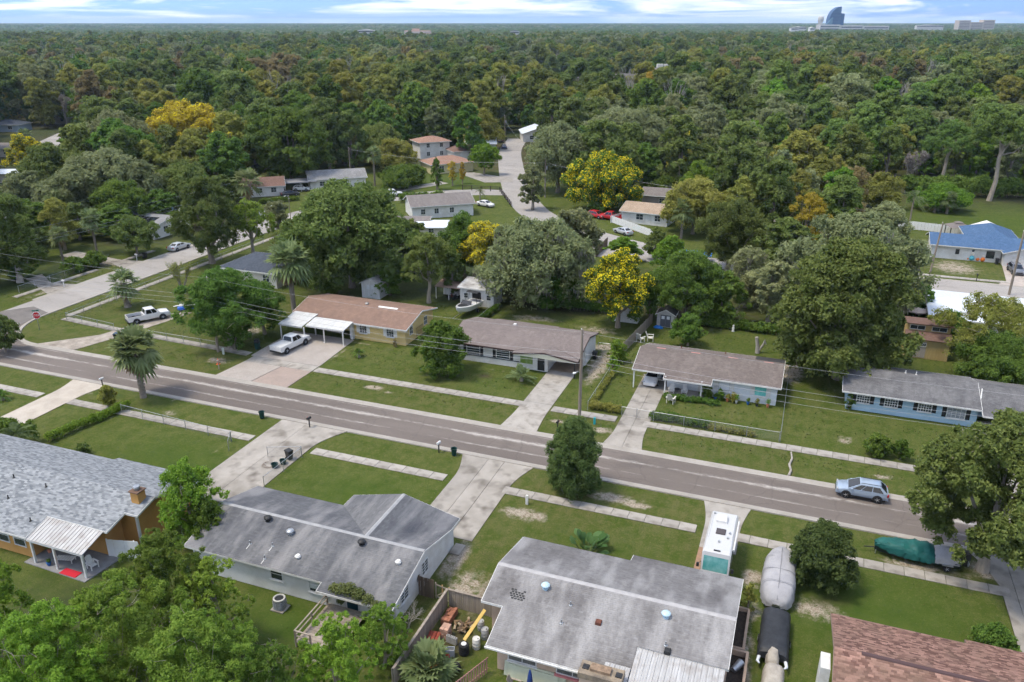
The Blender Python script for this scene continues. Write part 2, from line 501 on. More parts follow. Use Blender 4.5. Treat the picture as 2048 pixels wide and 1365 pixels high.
def grass_mat():
 m, t, nd, lk, b = newmat('lawn_grass')
 nb = NB(nd, lk); tcn = nb.tc; rng, mix, math_, attr = nb.rng, nb.mix, nb.mt, nb.attr
 noise = lambda sc, det=3, rough=.6: nb.noise(sc, det, None, rough)
 col = mix(rng(noise(0.11),0.36,0.64),(0.070,0.092,0.018),(0.108,0.116,0.034))
 col = mix(math_('MULTIPLY', attr('yard'),0.7), col, (0.105,0.098,0.038))
 wv = nd.new('ShaderNodeTexWave'); wv.inputs['Scale'].default_value = .32; wv.inputs['Distortion'].default_value = 2.5; wv.inputs['Detail'].default_value = 2
 lk.new(tcn.outputs['Object'], wv.inputs['Vector'])
 col = mix(rng(wv.outputs['Fac'], 0.3,0.8,0,.3), col, (0.060,0.088,0.013))
 col = mix(rng(noise(0.7,3),0.42,0.66), col, (0.052,0.078,0.011))
 col = mix(rng(noise(3.2,3,.75),0.5,0.72,0,.8), col, (0.130,0.118,0.048))
 col = mix(rng(noise(11,2,.7),0.48,0.68,0,0.8), col, (0.030,0.056,0.007))
 col = mix(math_('MULTIPLY', attr('lush'),0.75), col, mix(rng(noise(0.5,3),0.35,0.7),(0.034,0.068,0.008),(0.056,0.088,0.013)))
 dn = math_('MULTIPLY', attr('dirt'), rng(noise(1.1,5,.72),0.28,0.62,0.3,1.6))
 dcol = mix(rng(noise(2.3,3),0.35,0.7),(0.30,0.26,0.20),(0.17,0.125,0.08))
 dcol = mix(rng(noise(9,3),0.45,0.7), dcol, (0.44,0.40,0.34))
 col = mix(rng(dn, 0.35,0.85), col, dcol)
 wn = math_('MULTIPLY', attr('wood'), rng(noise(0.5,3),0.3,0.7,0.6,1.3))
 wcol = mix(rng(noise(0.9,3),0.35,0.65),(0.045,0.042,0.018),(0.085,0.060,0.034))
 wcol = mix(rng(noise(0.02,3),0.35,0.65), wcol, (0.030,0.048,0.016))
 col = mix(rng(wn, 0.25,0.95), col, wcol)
 lk.new(col, b.inputs['Base Color'])
 b.inputs['Roughness'].default_value = 0.95
 b.inputs['Specular IOR Level'].default_value = 0.1
 bp = nd.new('ShaderNodeBump'); bp.inputs['Strength'].default_value = 0.55; bp.inputs['Distance'].default_value = 0.08
 lk.new(noise(22,2,.7), bp.inputs['Height']); lk.new(bp.outputs[0], b.inputs['Normal'])
 return m
GRASS = grass_mat()
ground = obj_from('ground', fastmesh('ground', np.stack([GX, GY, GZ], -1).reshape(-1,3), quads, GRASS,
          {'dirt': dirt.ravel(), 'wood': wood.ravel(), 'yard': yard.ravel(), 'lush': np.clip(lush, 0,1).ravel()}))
tag(ground, kind='structure')
def asphalt(name, c1, c2, crack, streaks=(), stain=(0.05,0.047,0.044)):
 m, t, nd, lk, b = newmat(name)
 nb = NB(nd, lk); tcn = nb.tc; noise, rng, mix, mt = nb.noise, nb.rng, nb.mix, nb.mt
 sp = nd.new('ShaderNodeSeparateXYZ'); lk.new(tcn.outputs['Object'], sp.inputs[0])
 col = mix(rng(noise(0.12,4,(0.35,1.6,1)),0.35,0.66), c1, c2)
 col = mix(rng(noise(0.35,4,(0.5,1,1)),0.56,0.72,0,.6), col, stain)
 col = mix(rng(noise(30,1),0.4,0.7,0,.35), col, tuple(q * 1.5 for q in c2))
 for (y0, wd, amt, st) in streaks:
  wob = mt('MULTIPLY', mt('SUBTRACT', noise(0.08,3,(1,0,0)),0.5),0.6)
  d = mt('ABSOLUTE', mt('SUBTRACT', mt('ADD', sp.outputs['Y'], wob), y0))
  band = rng(d, 0.0, wd, 1.0,0.0)
  nn = mt('ADD', mt('MULTIPLY', noise(3.5,5,(0.25,2.0,1),.8),1.0), mt('MULTIPLY', noise(0.11,3,(1,.2,1)),0.75))
  k = rng(mt('MULTIPLY', band, nn), st, st + 0.22,0, amt)
  col = mix(k, col, (0.46,0.43,0.39))
 vo = nd.new('ShaderNodeTexVoronoi'); vo.feature = 'DISTANCE_TO_EDGE'; vo.inputs['Scale'].default_value = 0.16
 dv = nd.new('ShaderNodeVectorMath'); dv.operation = 'ADD'
 n3 = nd.new('ShaderNodeTexNoise'); n3.inputs['Scale'].default_value = 0.6; n3.inputs['Detail'].default_value = 6; lk.new(tcn.outputs['Object'], n3.inputs['Vector'])
 lk.new(tcn.outputs['Object'], dv.inputs[0]); lk.new(n3.outputs['Color'], dv.inputs[1]); lk.new(dv.outputs[0], vo.inputs['Vector'])
 col = mix(rng(vo.outputs['Distance'], 0.0,0.012, crack, 0.0), col, stain)
 lk.new(col, b.inputs['Base Color'])
 b.inputs['Roughness'].default_value = 0.92
 b.inputs['Specular IOR Level'].default_value = 0.2
 bp = nd.new('ShaderNodeBump'); bp.inputs['Strength'].default_value = 0.25; bp.inputs['Distance'].default_value = 0.02
 lk.new(noise(45,1), bp.inputs['Height']); lk.new(bp.outputs[0], b.inputs['Normal'])
 return m
ROAD = asphalt('worn_brown_asphalt', (0.106,0.090,0.079),(0.146,0.125,0.111),0.3,
    [(69.8,1.7,0.75,0.72),(67.7,1.1,0.62,0.79),(71.4,.8,.5,.84)], (0.075,0.066,0.06))
ROAD2 = asphalt('pale_grey_asphalt', (0.235,0.220,0.205),(0.30,0.282,0.262),0.4,(),(0.15,0.135,0.12))
def ribbon(path, w):
 P = [Vector((x, y, 0)) for x, y in path]
 Lf, Rt = [], []
 for i, q in enumerate(P):
  d = (P[min(i + 1, len(P) - 1)] - P[max(i - 1,0)]).normalized()
  n = Vector((-d.y, d.x, 0))
  Lf.append(q + n * w / 2); Rt.append(q - n * w / 2)
 return Lf, Rt
def smooth_path(pts, it=3):
 for _ in range(it):
  q = [pts[0]]
  for a, b_ in zip(pts[:-1], pts[1:]):
   q += [(a[0] * .75 + b_[0] * .25, a[1] * .75 + b_[1] * .25),(a[0] * .25 + b_[0] * .75, a[1] * .25 + b_[1] * .75)]
  pts = q + [pts[-1]]
 return pts
def strip(name, path, w, z, mat, sub=0):
 Lf, Rt = ribbon(path, w)
 mb = MB()
 vs, fs = [], []
 for a, b_ in zip(Lf, Rt):
  vs += [(a.x, a.y, z),(b_.x, b_.y, z)]
 for i in range(len(Lf) - 1):
  fs.append((2 * i, 2 * i + 1,2 * i + 3,2 * i + 2))
 mb.add(vs, fs)
 return tag(mb.build(name, mat), kind='structure')
KPROF = [(-0.42,0.005),(-0.05,0.012),(0.10,0.075),(0.22,0.10),(0.34,0.10),(0.36,-0.05),(-0.42,-0.05)]
def kerb(name, path, side=1):
 P = [Vector((x, y, 0)) for x, y in path]
 rings = []
 for i, q in enumerate(P):
  d = (P[min(i + 1, len(P) - 1)] - P[max(i - 1,0)]).normalized()
  n = Vector((-d.y, d.x, 0)) * side
  rings.append([(q.x + n.x * a, q.y + n.y * a, z) for a, z in (KPROF if side < 0 else KPROF[::-1])])
 return tag(MB().loft(rings).build(name, KERB), kind='structure')
MAINY0, MAINY1 = 65.6,72.05
strip('road', [(-140,68.85),(-40,68.85),(80,68.85)], MAINY1 - MAINY0,0.004, ROAD)
side_path = smooth_path([(-109.4,40),(-109.4,88),(-109.4,128),(-109.4,146),(-107,160),(-100,175),(-86,189),(-70,194)], 3)
strip('road', side_path, 7.4,0.000, ROAD2)
far_path = smooth_path([(-22,143.5),(-26,149),(-40,156),(-56,168),(-66,184),(-76,205),(-88,234),(-99,262),(-106,290)], 3)
strip('road', far_path, 7.6,0.008, ROAD2)
strip('road', [(-40,145.2),(0,145.2),(75,145.2)], 6.6,0.012, ROAD2)
ap = [(-105.8,72.0)] + [(-105.7 + 9.5 * (1 - math.cos(a)),72.0 + 9.5 * (1 - math.sin(a))) for a in [R(q) for q in range(0,91,9)]]
tag(MB().add([(x, y, 0.008) for x, y in ap], [tuple(range(len(ap)))]).build('road', ROAD), kind='structure')
OLD = M('old_tar_patch', (0.17,0.155,0.14),(0.115,0.105,0.098), sc=0.5, det=4, rough=.9)
tag(MB().prism([(-113.2,80.5),(-112.4,77),(-105.6,77.6),(-105.9,82.4),(-110.5,83.8)], 0.008,0.0125).build('road_patch', OLD), kind='structure')
tag(MB().prism([(-113.0,72.2),(-105.8,72.2),(-105.5,77.4),(-112.6,76.8)], 0.004,0.0165).build('road_patch', OLD), kind='structure')
arc = [(-96.2 - 9.5 * math.sin(a),81.5 - 9.5 * math.cos(a)) for a in [R(q) for q in range(0,91,9)]]
kerb('kerb', [(80, MAINY1),(0, MAINY1),(-60, MAINY1),(-96.2, MAINY1)] + arc[1:] + [(-105.7,100),(-105.7,128),(-105.6,143)], -1)
kerb('kerb', [(-140, MAINY0),(-60, MAINY0),(0, MAINY0),(80, MAINY0)], -1)
kerb('kerb', [(-113.1,86),(-113.1,110),(-113.1,146)], 1)
kerb('kerb', [(-10,148.5),(30,148.5),(75,148.5)], 1)
# ------------------------------------------------------------------ pavements laid in slabs
slab_mb = MB().bbox(-0.735,-0.735,0.0,0.735,0.735,0.055,0.012)
slab_me = slab_mb.mesh('slab', CONC)
slab_me2 = slab_mb.mesh('slab', CONC2)
def pavement(x0, y0, x1, y1, width, skip=(), me=None, step=1.5, base=True):
 d = math.hypot(x1 - x0, y1 - y0)
 a = math.atan2(y1 - y0, x1 - x0)
 root = thing('pavement', None, None, ((x0 + x1) / 2,(y0 + y1) / 2,0))
 tag(root, kind='structure')
 n = int(d / step)
 for i in range(n):
  q = (i + .5) * step
  x, y = x0 + math.cos(a) * q, y0 + math.sin(a) * q
  k = x if abs(x1 - x0) > abs(y1 - y0) else y
  if any(u < k < v for u, v in skip):
   continue
  o = obj_from('slab', me or slab_me, root)
  o.location = (x - (x0 + x1) / 2, y - (y0 + y1) / 2, rnd.uniform(-.012,.004))
  o.rotation_euler = (rnd.uniform(-.006,.006), rnd.uniform(-.006,.006), a + rnd.uniform(-.006,.006))
  o.scale = (1, width / 1.47,1)
 return root
pavement(-55.9,78.3,48,78.3,1.3, [(-28.1,-24.7),(-16.7,-13.2)])
pavement(-92.5,80.6,-65.8,79.6,1.25, [(-90.0,-86.6)], slab_me2)
pavement(-97,60.5,24,60.5,1.2, [(-52.2,-45.1),(-28.9,-23.1),(-4.9,-2.0),(17.9,24),(-81.3,-77.6)])
pavement(-101.6,81.4,-92.6,80.7,1.25,(), slab_me2)
pavement(-101.9,82.4,-101.5,142,1.2,(), slab_me2)
pavement(-117.2,86,-117.2,116,1.2, [(103,109)], slab_me2)
pavement(14,150.6,34,150.6,1.2)
def clip_rect(poly, x0, x1, y0, y1):
 def cl(ps, f, inter):
  o = []
  for i in range(len(ps)):
   a, b_ = ps[i - 1], ps[i]
   if f(b_):
    if not f(a): o.append(inter(a, b_))
    o.append(b_)
   elif f(a):
    o.append(inter(a, b_))
  return o
 def ix(v): return lambda a, b_: (v, a[1] + (b_[1] - a[1]) * (v - a[0]) / (b_[0] - a[0]))
 def iy(v): return lambda a, b_: (a[0] + (b_[0] - a[0]) * (v - a[1]) / (b_[1] - a[1]), v)
 for f, it in ((lambda q: q[0] >= x0, ix(x0)),(lambda q: q[0] <= x1, ix(x1)),(lambda q: q[1] >= y0, iy(y0)),(lambda q: q[1] <= y1, iy(y1))):
  if len(poly) < 3: return []
  poly = cl(poly, f, it)
 return poly
def driveway(poly, xs, ys, mat=None, gap=0.035, top=0.04, name='driveway', lift=0.006):
 cx = sum(q[0] for q in poly) / len(poly); cy_ = sum(q[1] for q in poly) / len(poly)
 root = thing(name, None, None, (cx, cy_, 0)); tag(root, kind='structure')
 X = [-1e4] + list(xs) + [1e4]; Y = [-1e4] + list(ys) + [1e4]
 for a, b_ in zip(X[:-1], X[1:]):
  for c, d in zip(Y[:-1], Y[1:]):
   pl = clip_rect(poly, a + gap / 2, b_ - gap / 2, c + gap / 2, d - gap / 2)
   ar = abs(sum(pl[i][0] * pl[(i + 1) % len(pl)][1] - pl[(i + 1) % len(pl)][0] * pl[i][1] for i in range(len(pl)))) / 2 if len(pl) > 2 else 0
   if ar < 0.05: continue
   MB().prism(pl, -0.02, top + rnd.uniform(-lift, lift)).build('slab', mat or CONC, root)
 return root
def flare(x0, x1, yk, yi, w=2.2, n=6, west=True, east=True):
 out = []
 s = 1 if yi > yk else -1
 for i in range(n + 1):
  f = i / n
  out.append((x1 + (w * (1 - math.sin(f * math.pi / 2)) if east else 0), yk + s * f * abs(yi - yk)))
 lf = []
 for i in range(n + 1):
  f = i / n
  lf.append((x0 - (w * (1 - math.sin(f * math.pi / 2)) if west else 0), yk + s * f * abs(yi - yk)))
 return lf, out
def drive_poly(x0, x1, yk, yi, yend, w=2.0, west=True, east=True):
 lf, rt = flare(x0, x1, yk, yi, w, 6, west, east)
 return lf + [(x0, yend),(x1, yend)] + rt[::-1]
driveway(drive_poly(-28.1,-24.6,72.35,77.6,88.6,.35, True, True), [], [77.5,79.1,84.3])                 # brown-roofed house
driveway([(-28.6,88.62),(-24.5,88.62),(-24.5,94.5),(-28.6,94.5)], [], [], M('carport_floor', (.27,.2,.14),(.2,.145,.1), sc=.8, rough=.6))
driveway(drive_poly(-16.5,-13.3,72.35,76.5,91.5,.5), [-14.9], [77.4,79.2,83.5,87.4], CONC2)
driveway(drive_poly(-51.6,-45.0,65.3,60.9,50.0,1.6, False, True), [-48.4], [61.1,58.6,55.9,53], CONC2)
driveway([(-51.6,50.02),(-42.9,50.02),(-42.9,52.6),(-44.95,52.6),(-44.95,50.05)][:2] + [(-42.9,49.4),(-51.6,49.4)], [-48.4], [], CONC2)
driveway(drive_poly(-28.8,-23.1,65.3,60.9,52.0,1.0), [-26.9,-25.2], [61.1,59.2,56.4,54.1], CONC2)
driveway(drive_poly(-4.9,-1.9,65.3,61.2,58.0,.6), [], [61.2,59.4])
driveway([(-4.9,58),(-4.1,58),(-4.1,51.6),(-4.9,51.6)], [], [55.5], M('brick_edge', (.33,.2,.13),(.2,.14,.1), sc=1.2, rough=.9))
driveway([(17.9,59.7),(17.9,40),(23.5,40),(23.5,65.3),(16.2,65.3),(17.2,63.4),(17.9,61)], [18.9,21.4], [61.1,59.6,57.4,54.4,51], CONC2)
driveway(drive_poly(-81.4,-77.5,65.3,61.5,42,.8), [], [61.2,59.7,54,48], M('tan_concrete', (.43,.385,.325),(.33,.29,.24), sc=.5, det=4, rough=.9, bump=.1))
driveway([(-96.6,72.4),(-90.0,72.4),(-88.2,78),(-86.9,83),(-85.5,90),(-87.7,90),(-89.4,84),(-91.2,78)], [], [78.6,81.4], M('muddy_drive', (.36,.32,.27),(.19,.16,.13), sc=.7, det=4, rough=.9, bump=.2))
driveway([(-131,106.8),(-117.8,106.4),(-113.5,104.6),(-113.5,109.6),(-118,108.8),(-131,110.5)], [-117.9,-122], [], CONC2)
driveway([(-124,93.8),(-117.8,91),(-113.5,89),(-113.5,94.6),(-118,93.6),(-124,97)], [-118], [], CONC2)
driveway([(31.5,148.9),(41,148.9),(40.5,161.6),(34.2,161.6),(33.2,151.5)], [36], [152,156.5], M('pink_concrete', (.4,.35,.31),(.32,.275,.24), sc=.6, rough=.9))
driveway([(20.6,72.4),(29,72.4),(27,79),(26,92),(20.5,92),(21,79)], [23.5], [79.2,84,88], CONC2)
driveway([(-104.5,184.5),(-101,181.8),(-97,190),(-93,199),(-96,200.5)], [], [190], CONC)
driveway([(-79,212),(-77,207),(-84,203.5),(-93,211),(-96,216),(-93,217)], [], [], CONC)
def paver_mat(name, c1, c2, mortar):
 m, t, nd, lk, b = newmat(name)
 tcn = nd.new('ShaderNodeTexCoord')
 br = nd.new('ShaderNodeTexBrick'); br.inputs['Scale'].default_value = 3.2; br.inputs['Mortar Size'].default_value = 0.03
 br.inputs['Color1'].default_value = rgb(c1); br.inputs['Color2'].default_value = rgb(c2); br.inputs['Mortar'].default_value = rgb(mortar)
 lk.new(tcn.outputs['Object'], br.inputs['Vector'])
 nb = NB(nd, lk)
 lk.new(nb.mix(nb.rng(nb.noise(.5,5),.45,.7,0,.6), br.outputs['Color'], mortar), b.inputs['Base Color'])
 b.inputs['Roughness'].default_value = .9
 return m
PAV1 = paver_mat('grey_pavers', (.40,.365,.33),(.33,.29,.255),(.25,.22,.19))
PAV2 = paver_mat('rose_pavers', (.36,.285,.24),(.30,.23,.19),(.22,.18,.155))
driveway([(-66.5,79.35),(-56.0,79.35),(-56.6,88.9),(-66.5,88.9)], [], [], PAV1)
driveway([(-66.0,77.6),(-56.05,77.6),(-56.05,79.3),(-66.0,79.3)], [-63,-60,-58], [], CONC)
driveway([(-66.6,72.4),(-61.3,72.4),(-60.9,75.5),(-60.6,77.55),(-66.0,77.55),(-66.3,75)], [], [], PAV1)
driveway([(-61.2,72.4),(-56.1,72.4),(-56.05,77.55),(-60.5,77.55),(-60.8,75.5)], [], [], PAV2)
# ================================================================== HOUSES
def fbox(mb, face, plane, a0, a1, d0, d1, z0, z1, m=0):
 if face == 'S': mb.box(a0, plane - d0, z0, a1, plane - d1, z1, m)
 elif face == 'N': mb.box(a0, plane + d0, z0, a1, plane + d1, z1, m)
 elif face == 'E': mb.box(plane + d0, a0, z0, plane + d1, a1, z1, m)
 else: mb.box(plane - d0, a0, z0, plane - d1, a1, z1, m)
def window(parent, face, plane, a, z0, w, h, nx=1, nz=2, mat=None, glass=None, sill=True, shutters=None, bar=0.05, blind=None):
 mat = mat or WHITE
 a0, a1, z1 = a - w / 2, a + w / 2, z0 + h
 f = MB()
 b = 0.07
 fbox(f, face, plane, a0 - b, a1 + b, -.02,.06, z1, z1 + b)
 fbox(f, face, plane, a0 - b, a1 + b, -.02,.06, z0 - b, z0)
 fbox(f, face, plane, a0 - b, a0,-.02,.06, z0, z1)
 fbox(f, face, plane, a1, a1 + b, -.02,.06, z0, z1)
 for i in range(1, nx):
  x = a0 + w * i / nx
  fbox(f, face, plane, x - bar / 2, x + bar / 2,0,.045, z0, z1)
 for i in range(1, nz):
  z = z0 + h * i / nz
  fbox(f, face, plane, a0, a1,0,.042, z - bar / 2, z + bar / 2)
 wn = f.build('window', mat, parent)
 g = MB(); fbox(g, face, plane, a0, a1,-.01,.018, z0, z1); g.build('pane', glass or GLASS, wn)
 if blind:
  g = MB(); fbox(g, face, plane, a0 + .02, a1 - .02,.018,.024, z0 + h * (1 - blind[0]), z1 - .02); g.build('blind', blind[1], wn)
 if sill:
  g = MB(); fbox(g, face, plane, a0 - .14, a1 + .14,-.02,.13, z0 - b - .09, z0 - b - .002); g.build('sill', mat, wn)
 if shutters is not None:
  sw = 0.42
  for s in (-1,1):
   c = a + s * (w / 2 + b + .03 + sw / 2)
   g = MB(); fbox(g, face, plane, c - sw / 2, c + sw / 2,-.01,.035, z0 - .05, z1 + .05)
   for k in range(7):
    zz = z0 + h * (k + .5) / 7
    fbox(g, face, plane, c - sw / 2 + .05, c + sw / 2 - .05,.035,.05, zz - .05, zz + .03)
   g.build('shutter', shutters, parent)
 return wn
def door(parent, face, plane, a, w=0.95, h=2.05, mat=None, z0=0.1, glass=None):
 f = MB(); b = .08
 fbox(f, face, plane, a - w / 2 - b, a - w / 2,-.02,.05, z0, z0 + h + b)
 fbox(f, face, plane, a + w / 2, a + w / 2 + b, -.02,.05, z0, z0 + h + b)
 fbox(f, face, plane, a - w / 2, a + w / 2,-.02,.05, z0 + h, z0 + h + b)
 d = MB(); fbox(d, face, plane, a - w / 2, a + w / 2,-.02,.025, z0, z0 + h)
 o = d.build('door', mat or WHITE, parent)
 f.build('door_frame', WHITE, o)
 k = MB(); fbox(k, face, plane, a + w * .36, a + w * .36 + .05,.02,.08, z0 + .95, z0 + 1.05); k.build('handle', METAL, o)
 if glass:
  g = MB(); fbox(g, face, plane, a - w * .32, a + w * .32,.02,.032, z0 + .35, z0 + h - .25); g.build('pane', GLASS, o)
 return o
def plane_z(p0, p1, p2):
 v1 = np.subtract(p1, p0); v2 = np.subtract(p2, p0)
 n = np.cross(v1, v2)
 return lambda x, y: p0[2] - (n[0] * (x - p0[0]) + n[1] * (y - p0[1])) / n[2], (-n[0] / n[2], -n[1] / n[2])
def slab_roof(parent, slopes, mat, th=.13, name='roof', fascia=None, tabs=None, skip=(), fd=.19):
 mb = MB()
 edges = {}
 for poly, (zf, gr) in slopes:
  n = len(poly)
  ar = sum(poly[i][0] * poly[(i + 1) % n][1] - poly[(i + 1) % n][0] * poly[i][1] for i in range(n))
  if ar < 0: poly = poly[::-1]
  vs = [(x, y, zf(x, y)) for x, y in poly] + [(x, y, zf(x, y) - th) for x, y in poly]
  fs = [tuple(range(n)), tuple(range(2 * n - 1, n - 1,-1))] + [(i, n + i, n + (i + 1) % n, (i + 1) % n) for i in range(n)]
  mb.add(vs, fs)
  for i in range(n):
   edges.setdefault(frozenset((poly[i], poly[(i + 1) % n])), []).append((poly[i], poly[(i + 1) % n], zf))
 ro = mb.build(name, mat, parent)
 if fascia is not None:
  fm = MB()
  for e, l in edges.items():
   if len(l) != 1: continue
   a, b_, zf = l[0]
   if any(abs(a[0] - s[0]) + abs(a[1] - s[1]) + abs(b_[0] - s[2]) + abs(b_[1] - s[3]) < .3 or abs(b_[0] - s[0]) + abs(b_[1] - s[1]) + abs(a[0] - s[2]) + abs(a[1] - s[3]) < .3 for s in skip):
    continue
   d = Vector((b_[0] - a[0], b_[1] - a[1], 0)).normalized()
   nn = Vector((d.y, -d.x, 0))
   t_ = .045
   q = []
   for pnt, ext in ((a, -t_ * .98),(b_, t_ * .98)):
    for off in (0.003, t_):
     for dz in (-.012,-fd):
      q.append((pnt[0] + nn.x * off + d.x * ext, pnt[1] + nn.y * off + d.y * ext, zf(*pnt) + dz))
   fm.add(q, [(0,2,3,1),(4,5,7,6),(0,4,6,2),(1,3,7,5),(2,6,7,3),(0,1,5,4)])
  fm.build('fascia', fascia, ro)
 if tabs:
  Vs, Fs, Ts = [], [], []
  base = 0
  rg = np.random.default_rng(len(parent.name) + 5)
  for poly, (zf, gr) in slopes:
   gl = math.hypot(*gr)
   up = (gr[0] / gl, gr[1] / gl); al = (up[1], -up[0])
   cs = 1 / math.sqrt(1 + gl * gl)
   P = [(x * al[0] + y * al[1], x * up[0] + y * up[1]) for x, y in poly]
   v0, v1 = min(q[1] for q in P), max(q[1] for q in P)
   e = tabs['e'] * cs; w = tabs['w']
   r = 0
   v = v0
   rowoff = [0,.5,.25,.75]
   while v < v1 - .01:
    ve = min(v + e, v1)
    vm = (v + ve) / 2
    xs = []
    for i in range(len(P)):
     a, b_ = P[i - 1], P[i]
     if (a[1] <= vm) != (b_[1] <= vm):
      xs.append(a[0] + (b_[0] - a[0]) * (vm - a[1]) / (b_[1] - a[1]))
    xs.sort()
    rt = rg.normal(0,.06)
    for u0, u1 in zip(xs[::2], xs[1::2]):
     k0 = math.floor(u0 / w) - 1
     k1 = math.ceil(u1 / w) + 1
     k = np.arange(k0, k1)
     A = np.clip((k + rowoff[r % 4]) * w + .004, u0, u1); B = np.clip((k + 1 + rowoff[r % 4]) * w - .004, u0, u1)
     ok = B - A > .01
     A, B = A[ok], B[ok]
     if len(A) == 0: continue
     n = len(A)
     hi = tabs.get('t', .014) + rg.uniform(0,.006, n)
     tt = np.clip(rg.beta(tabs.get('ba', 2), tabs.get('bb', 2), n) + rt, 0,1)
     def pt(u, vv, h):
      x = u * al[0] + vv * up[0]; y = u * al[1] + vv * up[1]
      z = np.array([zf(a, b_) for a, b_ in zip(x, y)]) + h
      return np.stack([x, y, z], -1)
     dn = np.full(n, v - .012); upv = np.full(n, ve + .01)
     q = np.stack([pt(A, dn, hi), pt(B, dn, hi), pt(B, upv, np.full(n, .003)), pt(A, upv, np.full(n, .003)), pt(A, dn, np.full(n, -.004)), pt(B, dn, np.full(n, -.004))], 1)
     ids = base + 6 * np.arange(n)[:, None]
     Fs += [ids + np.array([0,1,2,3]), ids + np.array([4,5,1,0])]
     Vs.append(q.reshape(-1,3)); Ts.append(np.repeat(tt, 6))
     base += 6 * n
    v += e; r += 1
  V = np.concatenate(Vs) - np.array(OFF[parent.name])
  o = obj_from('shingles', fastmesh('shingles', V, np.concatenate(Fs), tabs['mat'], {'tint': np.concatenate(Ts)}), ro)
  o['kind'] = 'stuff'
 return ro
def gable_slopes(x0, x1, y0, y1, ze, zr, yr=None, ze1=None):
 yr = (y0 + y1) / 2 if yr is None else yr
 ze1 = ze if ze1 is None else ze1
 f = plane_z((x0, y0, ze),(x1, y0, ze),(x0, yr, zr))
 b_ = plane_z((x0, yr, zr),(x1, yr, zr),(x0, y1, ze1))
 return [([(x0, y0),(x1, y0),(x1, yr),(x0, yr)], f),([(x0, yr),(x1, yr),(x1, y1),(x0, y1)], b_)]
def hip_slopes(x0, x1, y0, y1, ze, zr):
 if x1 - x0 >= y1 - y0:
  h = (y1 - y0) / 2; yr = (y0 + y1) / 2
  A, B = (x0 + h, yr),(x1 - h, yr)
  pz = lambda p, q, r: plane_z(p, q, r)
  return [([(x0, y0),(x1, y0), B, A], pz((x0, y0, ze),(x1, y0, ze),(*A, zr))),([(x1, y1),(x0, y1), A, B], pz((x1, y1, ze),(x0, y1, ze),(*A, zr))),
    ([(x0, y1),(x0, y0), A], pz((x0, y1, ze),(x0, y0, ze),(*A, zr))),([(x1, y0),(x1, y1), B], pz((x1, y0, ze),(x1, y1, ze),(*B, zr)))]
 h = (x1 - x0) / 2; xr = (x0 + x1) / 2
 A, B = (xr, y0 + h),(xr, y1 - h)
 pz = plane_z
 return [([(x0, y1),(x0, y0), A, B], pz((x0, y1, ze),(x0, y0, ze),(*A, zr))),([(x1, y0),(x1, y1), B, A], pz((x1, y0, ze),(x1, y1, ze),(*A, zr))),
   ([(x0, y0),(x1, y0), A], pz((x0, y0, ze),(x1, y0, ze),(*A, zr))),([(x1, y1),(x0, y1), B], pz((x1, y1, ze),(x0, y1, ze),(*B, zr)))]
def gable_walls(parent, x0, x1, y0, y1, h0, hr, yr=None, h1=None, mat=None, name='wall'):
 yr = (y0 + y1) / 2 if yr is None else yr
 h1 = h0 if h1 is None else h1
 return MB().prof_x([(y0,0),(y1,0),(y1, h1),(yr, hr),(y0, h0)], x0, x1).build(name, mat, parent)
def corr_roof(parent, x0, x1, y0, z0, y1, z1, n, mat, name='patio_roof', rib=.045, board=None, joinname='panel', th=.03):
 fr = MB()
 dz = (z1 - z0) / (y1 - y0)
 fr.prof_x([(y0 + .02, z0 - .03),(y0 + .14, z0 - .03 + .12 * dz),(y0 + .14, z0 - .2),(y0 + .02, z0 - .2)], x0 + .02, x1 - .02)
 root = fr.build(name, board or WHITE, parent)
 MB().prof_x([(y1 - .16, z1 - .03 - .16 * dz),(y1 - .02, z1 - .03),(y1 - .02, z1 - .18),(y1 - .16, z1 - .18)], x0 + .02, x1 - .02).build('beam', board or WHITE, root)
 w = (x1 - x0) / n
 for i in range(n):
  a = x0 + i * w
  prof = [(a + .003,0),(a + w * .3,.0),(a + w * .36, rib * .35),(a + w * .44, rib * .35),(a + w * .5,0),(a + w * .82,0),(a + w * .86, rib),(a + w * .95, rib),(a + w - .003,.004)]
  m = MB()
  nn = len(prof)
  vs = [(x, y0, z0 + z) for x, z in prof] + [(x, y1, z1 + z) for x, z in prof] + [(x, y0, z0 + z - th) for x, z in prof] + [(x, y1, z1 + z - th) for x, z in prof]
  fs = []
  for k in range(nn - 1):
   fs.append((k, k + 1, nn + k + 1, nn + k)); fs.append((2 * nn + k + 1,2 * nn + k, 3 * nn + k, 3 * nn + k + 1))
   fs.append((2 * nn + k, 2 * nn + k + 1, k + 1, k))
   fs.append((nn + k, nn + k + 1,3 * nn + k + 1,3 * nn + k))
  m.add(vs, fs)
  m.build(joinname, mat, root)
 return root
